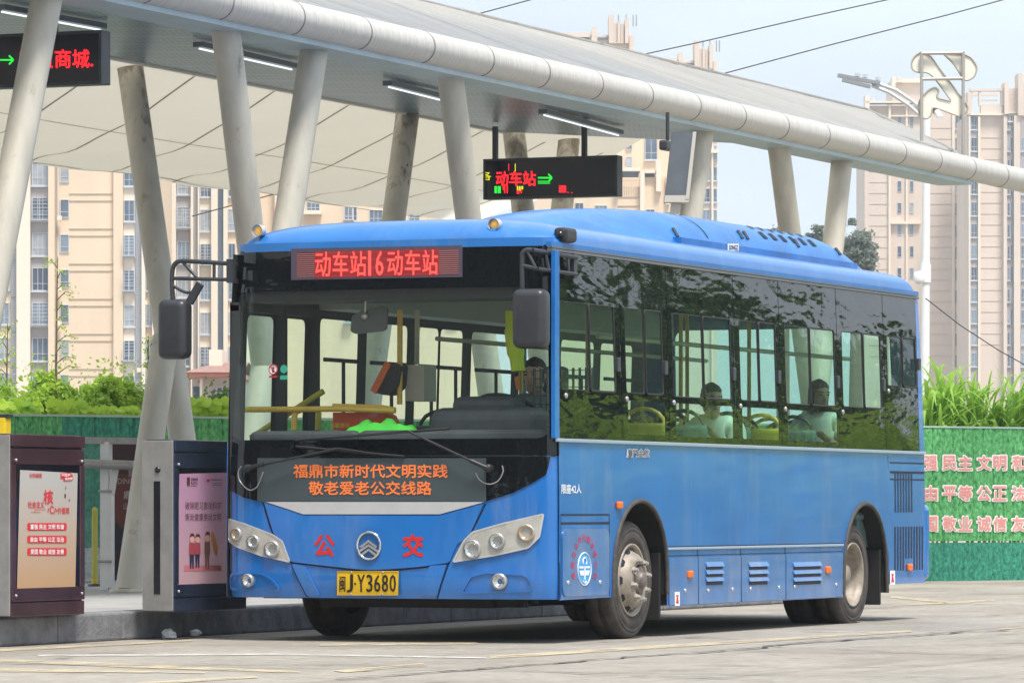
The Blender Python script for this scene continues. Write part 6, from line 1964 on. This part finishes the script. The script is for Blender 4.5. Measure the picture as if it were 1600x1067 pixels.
mb.tube([pA, eA], .017, 10); mb.tube([pB_, eB], .014, 10)
for f_ in (.3, .55, .8): mb.tube([pA.lerp(eA, f_), pB_.lerp(eB, f_)], .010, 8)
mb.beam(eA + Vector((0, .02, .03)), eB + Vector((0, .02, -.03)), .06, .03, up=(0, 1, 0)); mb.build('mirror_bracket', METAL_D, mr_)
mb = MB(); mb.ball(Q(819, 538), (.025, .02, .02), 10, 8); mb.build('mirror_knob', BLACKP, mr_)

# ---- inside ----------------------------------------------------------
FLZ = .62
FLOORM = mat('bus_floor', (.16, .16, .16), .6); CEILM = mat('bus_ceiling', (.52, .53, .51), .6)
mb = MB(); mb.box((.3, .64, FLZ - .05), (8.35, BW - .06, FLZ)); mb.box((.3, .06, 1.02), (8.35, .64, 1.03)); mb.build('cabin_floor', FLOORM, bus)
mb = MB(); mb.box((.25, .10, 2.66), (8.3, BW - .10, 2.70)); mb.build('ceiling', CEILM, bus)
mb = MB(); mb.box((.14, .13, 2.42), (.62, BW - .13, 2.655)); mb.build('display_housing', DARKTRIM, bus)
mb = MB(); mb.box((1.5, .07, 2.42), (8.2, .34, 2.655)); mb.box((1.5, BW - .34, 2.42), (8.2, BW - .07, 2.655)); mb.build('air_duct', mat('air_duct', (.45, .46, .45), .5), bus)
mb = MB(); mb.box((.4, .05, 1.03), (8.3, .07, 1.40)); mb.box((1.5, BW - .07, FLZ), (3.3, BW - .05, 1.40)); mb.box((4.42, BW - .07, FLZ), (8.3, BW - .05, 1.40)); mb.build('inner_wall', INNER, bus)
DASH = mat('dashboard_grey', (.055, .06, .068), .55, var=.2, scale=8)
mb = MB()
mb.rbox((.22, .10, 1.05), (.62, BW - .95, 1.50), .06, 3); mb.rbox((.22, BW - .97, 1.05), (.44, BW - .10, 1.50), .05, 3); mb.rbox((.36, .28, 1.40), (.70, 1.12, 1.66), .09, 4)
mb.build('dashboard', DASH, bus)
mb = MB(); mb.rbox((.45, .50, 1.60), (.74, .98, 1.74), .06, 3); mb.build('instrument_hood', DASH, bus)
sw = Vector((.86, .72, 1.66)); axn = Vector((.45, 0, .9)).normalized(); u_ = Vector((0, 1, 0)); v_ = axn.cross(u_)
mb = MB(); mb.tube([sw + (u_ * math.cos(k * .2618) + v_ * math.sin(k * .2618)) * .215 for k in range(24)], .014, 8, closed=True)
for a_ in (.3, 2.8, 4.7): mb.tube([sw - axn * .03, sw + (u_ * math.cos(a_) + v_ * math.sin(a_)) * .21], .012, 6)
mb.tube([sw - axn * .03, sw - axn * .45 - Vector((.1, 0, 0))], .035, 8); mb.build('steering_wheel', BLACKP, bus)
# yellow and grey handrails
def rail(pts, r_=.016, x=None, m=YELLOW):
    mb = MB(); mb.tube([on_x(*p, x) if x is not None else p for p in pts], r_, 10); mb.build('handrail', m, bus)
rail([A(92, 893), A(340, 892), A(560, 890), A(800, 898)], .022, .50)
rail([A(345, 985), A(345, 930), A(352, 905), A(385, 890)], .022, .52)
rail([A(800, 893), A(740, 882), A(520, 876)], .017, .56)
rail([A(820, 870), A(822, 445)], .020, .95); rail([A(898, 690), A(900, 445)], .018, 1.6, mat('cream_rail', (.62, .55, .40), .4))
rail([A(150, 1020), A(476, 811)], .022, 1.0, mat('door_rail', (.62, .52, .05), .4)); rail([A(452, 985), A(455, 905)], .022, 1.0, MATS['door_rail'])
mb = MB(); a = on_x(*A(95, 893), .50); mb.lathe([(.045, 0), (.045, .02), (.028, .03)], a, (0, -1, 0), 12); mb.build('rail_flange', YELLOW, bus)
rail([(2.2, .55, 2.22), (8.0, .55, 2.22)], .018, None, MATS['cream_rail']); rail([(2.2, 1.85, 2.22), (8.0, 1.85, 2.22)], .018, None, MATS['cream_rail'])
for x in (3.0, 5.0, 6.6):
    for y in (.95, 1.5): rail([(x, y, FLZ), (x, y, 2.62)], .017, None, YELLOW)
rail([(4.15, 1.95, FLZ), (4.15, 1.95, 2.3)], .017, None, mat('teal_rail', (.25, .45, .42), .4))
def panel_x(x, pts, nm, m, th=.03, parent=None):
    P = [on_x(*p, x) for p in pts]; n = len(P); Q_ = [p + Vector((th, 0, 0)) for p in P]
    mb = MB(); mb.add(P + Q_, [tuple(range(n)), tuple(range(2 * n - 1, n - 1, -1))] + [(i, n + i, n + (i + 1) % n, (i + 1) % n) for i in range(n)]); return mb.build(nm, m, parent or bus)
REDB = mat('notice_red', (.80, .10, .02), .5, var=.05)
nbx = panel_x(.62, [A(519, 985), A(800, 985), A(770, 920), A(745, 906), A(519, 906)], 'notice_box', REDB, .14)
mb = MB(); NM = lambda u, v, n: (.619 - n, u, v)
fx = lambda p: (on_x(*p, .619).y, on_x(*p, .619).z)
letter(mb, '温馨提示', [fx(A(506, 976)), fx(A(596, 976)), fx(A(596, 953)), fx(A(506, 953))], NM, .003, .02); mb.build('lettering', mat('notice_yellow', (.85, .55, .03), .5), nbx)
tm = panel_x(.90, rounded([A(700, 815), A(770, 680), A(822, 690), A(812, 790), A(765, 832)], 6, 3), 'ticket_machine', BLACKP, .16)
mb = MB(); mb.beam(on_x(*A(702, 815), .89), on_x(*A(770, 682), .89), .02, .05); mb.build('orange_edge', mat('orange_plastic', (.75, .16, .03), .45), tm)
panel_x(1.05, [A(845, 855), A(930, 855), A(930, 692), A(845, 692)], 'fare_box', mat('cream_box', (.55, .51, .42), .5), .22)
im = panel_x(.34, rounded([A(604, 470), A(655, 448), A(745, 428), A(764, 440), A(757, 530), A(740, 541), A(618, 553), A(598, 540)], 3, 3), 'cabin_mirror', mat('cabin_mirror_back', (.10, .105, .11), .35), .03)
mb = MB(); mb.tube([on_x(*A(665, 470), .33), on_x(*A(668, 345), .30)], .009, 8); mb.ball(on_x(*A(664, 472), .325), .028); mb.build('mirror_stem', METAL_L, im)
mb = MB(); mb.ball(on_x(*A(608, 362), .30), (.05, .06, .055)); mb.build('cabin_camera', BLACKP, bus)
gc = thing('cleaning_cloth', 'bright green cloth lying on the dashboard beside the red notice box', 'cloth', tuple(on_x(*A(740, 980), .36)))
mb = MB(); mb.smooth = True; c = on_x(*A(742, 978), .36); rg = random.Random(4); n_ = 14
V_ = []
for i in range(n_ + 1):
    for j in range(7): 
        y = c.y + .27 - .54 * i / n_; x_ = c.x - .08 + .16 * j / 6
        e_ = max(0, 1 - (2 * i / n_ - 1) ** 2) ** .5 * max(0, 1 - (2 * j / 6 - 1) ** 2) ** .5
        V_.append((x_, y, c.z - .035 + e_ * (.075 + .045 * math.sin(i * 1.3) * math.cos(j * .9)) + rg.uniform(0, .006)))
mb.add(V_, [(i * 7 + j, (i + 1) * 7 + j, (i + 1) * 7 + j + 1, i * 7 + j + 1) for i in range(n_) for j in range(6)]); mb.build('fabric', mat('green_cloth', (.08, .62, .06), .8, bump=.4, bscale=25), gc)
VEST = mat('hi_vis', (.55, .62, .03), .6)
hv = thing('safety_vest', 'yellow green safety vest hanging behind the driver side of the windscreen', 'vest', tuple(on_x(*A(1335, 600), .75)))
mb = MB(); mb.smooth = True
for k in range(3):
    P = [on_x(*A(*p), .75 + .03 * k) for p in path([(1312 + k * 8, 450), (1318 + k * 10, 540), (1330 + k * 14, 640), (1340 + k * 14, 720)], 4)]
    mb.tube(P, [.03] * 4 + [.045] * (len(P) - 8) + [.03] * 4, 8)
mb.build('fabric', VEST, hv)
panel_x(.9, [A(1344, 800), A(1360, 805), A(1354, 742), A(1338, 748)], 'warning_tag', mat('tag_red', (.75, .2, .03), .5), .01)
nsg = mat('sign_green', (.03, .32, .22), .5)
def wdisc(px, py, r_, nm, m):
    c = FP(px, py); mb = MB(); plate(mb, circ(c[0], c[1], r_), FM, .0045, 0, res=.1); return mb.build(nm, m, bus), c
o_, c = wdisc(*A(300, 711), .030, 'round_notice', nsg)
mb = MB(); plate(mb, [(c[0] - .03, c[1] - .075), (c[0] + .03, c[1] - .075), (c[0] + .03, c[1] - .045), (c[0] - .03, c[1] - .045)], FM, .0045, 0, res=.1); mb.build('caption_bar', nsg, o_)
o_, c = wdisc(*A(252, 713), .036, 'no_smoking_sign', WHITE)
mb = MB(); mb.tube([FM(c[0] + .034 * math.cos(k * .3142), c[1] + .034 * math.sin(k * .3142), .006) for k in range(20)], .004, 6, closed=True); mb.tube([FM(c[0] + .024, c[1] + .024, .007), FM(c[0] - .024, c[1] - .024, .007)], .0035, 6); mb.build('prohibition_ring', mat('ring_red', (.45, .03, .04), .5), o_)
mb = MB(); plate(mb, [(c[0] - .006, c[1] - .022), (c[0] + .008, c[1] - .022), (c[0] + .010, c[1] + .018), (c[0] - .010, c[1] + .014)], FM, .005, 0, res=.1); mb.build('figure_mark', DARK_T, o_)
mb = MB(); plate(mb, [(c[0] - .034, c[1] - .058), (c[0] + .034, c[1] - .058), (c[0] + .034, c[1] - .044), (c[0] - .034, c[1] - .044)], FM, .0045, 0, res=.1); mb.build('caption_bar', MATS['ring_red'], o_)
mb = MB()
for k in range(9): mb.box((.98, .105, 1.45 + k * .06), (1.02, .55, 1.455 + k * .06)); 
for k in range(10): mb.box((.98, .105 + k * .05, 1.45), (1.02, .11 + k * .05, 1.95))
mb.build('driver_screen', METAL_D, bus)

# seats
SEATC = mat('seat_blue_grey', (.10, .17, .17), .6, var=.15, scale=9); SEATY = mat('seat_yellow', (.55, .42, .04), .5)
def seat_at(x, y, z, m=SEATC, col=None):
    mb = MB(); mb.rbox((x - .05, y - .21, z - .07), (x + .40, y + .21, z), .05, 3); mb.box((x + .02, y - .18, FLZ), (x + .32, y + .18, z - .06)); s = mb.build('seat', m, bus)
    st = MB()
    st.rbox((x + .36, y - .21, z - .02), (x + .44, y + .21, z + .66), .04, 3)
    st.build('backrest', m, s)
    mb = MB(); pts = [(x + .43, y + .17 * math.cos(math.pi * k / 8), z + .64 + .13 * math.sin(math.pi * k / 8)) for k in range(9)]; mb.tube(pts, .016, 8); mb.build('grab_handle', METAL_D if m is SEATC else YELLOW, s)
    return s
SZ = 0.92
for i, x in enumerate((2.15, 2.98, 3.95, 4.75, 5.5, 6.25, 7.0)):
    for y in (.33, .80): seat_at(x, y, SZ, SEATY if i in (0, 3) else SEATC)
for i, x in enumerate((2.4, 4.7, 5.45, 6.2, 6.95)):
    for y in (1.63, 2.10): seat_at(x, y, SZ)
for y in (.35, .80, 1.22, 1.65, 2.08): seat_at(7.75, y, SZ)
mb = MB(); mb.rbox((1.12, .42, 1.05), (1.60, .92, 1.15), .05, 3); mb.rbox((1.52, .44, 1.1), (1.64, .90, 1.78), .06, 3); mb.rbox((1.54, .54, 1.78), (1.64, .80, 1.98), .04, 3); mb.box((1.25, .5, FLZ), (1.5, .85, 1.06)); mb.build('driver_seat', DASH, bus)

# ------------------------------------------------------------------ people
SKIN = mat('skin', (.56, .34, .25), .5, var=.06); HAIR = mat('dark_hair', (.012, .010, .010), .5); LIP = mat('lip', (.40, .16, .13), .5)
def skin_obj(name, chains, m, parent, root=0, sub=2):
    """chains of (point, radius) joined at shared points, grown with a skin modifier and baked to one mesh"""
    idx = {}; V = []; Rr = []; E_ = []
    for ch in chains:
        prev = None
        for p, r_ in ch:
            key = tuple(round(c, 4) for c in p)
            if key not in idx: idx[key] = len(V); V.append(p); Rr.append(r_)
            i = idx[key]
            if prev is not None and prev != i: E_.append((prev, i))
            prev = i
    me = bpy.data.meshes.new(name); me.from_pydata([tuple(v) for v in V], E_, [])
    o = bpy.data.objects.new(name, me); COL.objects.link(o)
    md = o.modifiers.new('skin', 'SKIN'); md.use_smooth_shade = True
    for i, sv in enumerate(me.skin_vertices[0].data): sv.radius = (Rr[i], Rr[i]); sv.use_root = (i == root)
    ss = o.modifiers.new('sub', 'SUBSURF'); ss.levels = sub; ss.render_levels = sub
    dg = bpy.context.evaluated_depsgraph_get()
    m2 = bpy.data.meshes.new_from_object(o.evaluated_get(dg)); o.modifiers.clear(); o.data = m2; bpy.data.meshes.remove(me)
    m2.materials.clear(); m2.materials.append(m)
    for p in m2.polygons: p.use_smooth = True
    o.parent = parent; o.matrix_parent_inverse = Matrix.Translation(-Vector(parent.location))
    return o
def sitting(label, hip, shirt, trouser, arm_r, arm_l, look=(-1, -.2, -.25), hair_long=False):
    """seated person facing -X; arm_* are (elbow, wrist) offsets from the shoulder"""
    H = Vector(hip); P = lambda x, y, z: tuple(H + Vector((x, y, z)))
    o = thing('person', label, 'person', hip)
    ch = [[(P(0, 0, .05), .125), (P(-.01, 0, .20), .125), (P(-.02, 0, .36), .135), (P(-.02, 0, .50), .085), (P(-.04, 0, .55), .056), (P(-.06, 0, .59), .052)]]
    for s in (-1, 1):
        ch.append([(P(0, 0, .05), .125), (P(-.06, s * .10, .03), .095), (P(-.42, s * .11, .05), .068), (P(-.44, s * .11, -.12), .058), (P(-.40, s * .11, -.36), .040), (P(-.47, s * .11, -.41), .035), (P(-.56, s * .11, -.42), .026)])
    hands = []
    for s, arm in ((-1, arm_r), (1, arm_l)):
        sh = Vector(P(-.02, s * .19, .46)); el = sh + Vector(arm[0]); wr = el + Vector(arm[1]); d = (wr - el).normalized()
        palm = wr + d * .07
        ch.append([(P(-.02, 0, .50), .085), (tuple(sh), .062), (tuple(sh.lerp(el, .5)), .050), (tuple(el), .042), (tuple(el.lerp(wr, .5)), .038), (tuple(wr), .026), (tuple(palm), .034)])
        hands.append((wr, palm, d, s))
    skin_obj('body', ch, SKIN, o)
    # clothing follows the same bones, a little larger
    tc_ = [[(P(0, 0, .06), .165), (P(-.01, 0, .20), .158), (P(-.02, 0, .36), .168), (P(-.02, 0, .50), .105)]]
    for s, arm in ((-1, arm_r), (1, arm_l)):
        sh = Vector(P(-.02, s * .19, .46)); el = sh + Vector(arm[0]); tc_.append([(P(-.02, 0, .50), .095), (tuple(sh), .088), (tuple(sh.lerp(el, .62)), .078)])
    skin_obj('shirt', tc_, shirt, o)
    lg_ = []
    for s in (-1, 1): lg_.append([(P(0, 0, .05), .145), (P(-.06, s * .10, .03), .108), (P(-.42, s * .11, .05), .080), (P(-.44, s * .11, -.12), .068), (P(-.40, s * .11, -.34), .055)])
    skin_obj('trousers', lg_, trouser, o)
    for wr, palm, d, s in hands:               # five fingers, each its own bent chain
        side = d.cross(Vector((0, 0, 1)));
        if side.length < .1: side = d.cross(Vector((1, 0, 0)))
        side.normalize(); nrm = side.cross(d)
        mbh = []
        for k, ln in enumerate((.068, .078, .073, .058)):
            b = palm + side * (.030 - .020 * k) + d * .010
            mbh.append([(tuple(b - d * .03), .011), (tuple(b + d * ln * .45 - nrm * .006), .0095), (tuple(b + d * ln * .75 - nrm * .028), .009), (tuple(b + d * ln * .85 - nrm * .05), .008)])
        tb = wr + d * .03
        mbh.append([(tuple(tb), .012), (tuple(tb + side * .042 + d * .03), .010), (tuple(tb + side * .05 + d * .062 - nrm * .02), .009)])
        for c in mbh: skin_obj('finger', [c], SKIN, o, 0, 1)
    # head
    hc = Vector(P(-.085, 0, .69)); L = Vector(look).normalized(); up = Vector((0, 0, 1)); rt = L.cross(up).normalized(); up = rt.cross(L)
    rows = [(-.125, .030, .035, .035), (-.112, .052, .060, .02), (-.085, .064, .074, .008), (-.045, .071, .082, .0), (0, .075, .088, -.002), (.045, .076, .092, -.006), (.085, .066, .082, -.010), (.112, .042, .055, -.014), (.122, .008, .010, -.015)]
    mb = MB(); n = 20; V = []
    for z, rx, ry, fo in rows:
        for k in range(n):
            a_ = 2 * math.pi * k / n
            f_ = math.cos(a_); q = hc + up * z + rt * math.sin(a_) * rx + L * (f_ * ry + fo)
            if f_ > .93 and -.06 < z < .02: q += L * (.012 if z < -.02 else .006)
            V.append(tuple(q))
    mb.add(V, [(i * n + k, i * n + (k + 1) % n, (i + 1) * n + (k + 1) % n, (i + 1) * n + k) for i in range(len(rows) - 1) for k in range(n)] + [tuple(range(n))[::-1]], smooth=True)
    mb.tube([hc - up * .08 + L * .0, Vector(P(-.05, 0, .56))], .050, 12)
    mb.tube([hc + L * .088 + up * .012, hc + L * .108 - up * .028, hc + L * .09 - up * .036], [.009, .014, .012], 8)     # nose
    for s in (-1, 1): mb.ball(tuple(hc + rt * s * .077 - up * .01), (.012, .016, .028), 8, 6)                              # ears
    mb.build('head', SKIN, o)
    mb = MB()
    for s in (-1, 1):
        e = hc + L * .084 + rt * s * .031 + up * .012; mb.tube([e - rt * .014, e + L * .003, e + rt * .014], [.003, .006, .003], 6)
        e = e + up * .02; mb.tube([e - rt * .018, e + L * .004 + up * .003, e + rt * .018], .0035, 5)
    mb.build('eye', HAIR, o)
    mb = MB(); e = hc + L * .086 - up * .062; mb.tube([e - rt * .024, e + L * .006, e + rt * .024], [.003, .007, .003], 6); mb.build('mouth', LIP, o)
    mb = MB(); V = []; n = 22
    hr = [(-.055 if not hair_long else -.16, .080, .090, .3), (-.02, .083, .096, .12), (.03, .085, .100, .0), (.075, .078, .094, -.3), (.108, .056, .07, -1.2), (.132, .012, .015, -1.2)]
    for z, rx, ry, cut in hr:
        for k in range(n):
            a_ = math.pi * .32 + (2 * math.pi - math.pi * .64) * k / (n - 1) if z < .06 else 2 * math.pi * k / (n - 1)
            V.append(tuple(hc + up * z + rt * math.sin(a_) * rx + L * (math.cos(a_) * ry - .012)))
    mb.add(V, [(i * n + k, i * n + k + 1, (i + 1) * n + k + 1, (i + 1) * n + k) for i in range(len(hr) - 1) for k in range(n - 1)], smooth=True); mb.build('hair', HAIR, o)
    return o
TEE = mat('white_tee', (.72, .76, .74), .7); GREY_S = mat('grey_green_shirt', (.20, .27, .26), .7); TROU = mat('dark_trousers', (.03, .035, .05), .7)
def hip_for(px, py, y):                        # hips of a person whose head shows at that photo point
    q = on_y(px, py, y); return (q.x + .085, y, q.z - .69)
p1 = hip_for(1112, 624, .34); p2 = hip_for(1280, 617, .34)
sitting('passenger in a white tee at the third side window, hand raised to the chin', p1, TEE, TROU, ((-.10, -.02, -.25), (-.16, .12, .20)), ((-.12, .06, -.24), (-.20, -.10, .12)), (-.8, -.75, -.15))
sitting('passenger in a white tee near the rear whose face shows through the fifth side window', p2, TEE, TROU, ((-.12, -.03, -.24), (-.18, .10, .12)), ((-.12, .06, -.26), (-.24, -.06, .06)), (-.65, -.8, -.15), True)
sitting('bus driver in a grey green shirt sitting behind the steering wheel', (1.38, .68, 1.22), GREY_S, TROU, ((-.22, -.03, -.20), (-.24, .10, .04)), ((-.22, .03, -.20), (-.24, -.08, .04)), (-1, .05, -.12))

# ------------------------------------------------------------------ the thin summer haze over the far towers
hz_m = bpy.data.materials.new('haze'); hz_m.use_nodes = True
t = hz_m.node_tree
for n in list(t.nodes):
    if n.type != 'OUTPUT_MATERIAL': t.nodes.remove(n)
pv = t.nodes.new('ShaderNodeVolumePrincipled'); pv.inputs['Color'].default_value = (.90, .95, 1.0, 1); pv.inputs['Density'].default_value = .00042; pv.inputs['Anisotropy'].default_value = .2
t.links.new(pv.outputs[0], [n for n in t.nodes if n.type == 'OUTPUT_MATERIAL'][0].inputs['Volume'])
mb = MB(); mb.box((-1520, -1520, -1), (1520, 1520, 110)); mb.build('haze', hz_m, kind='stuff')
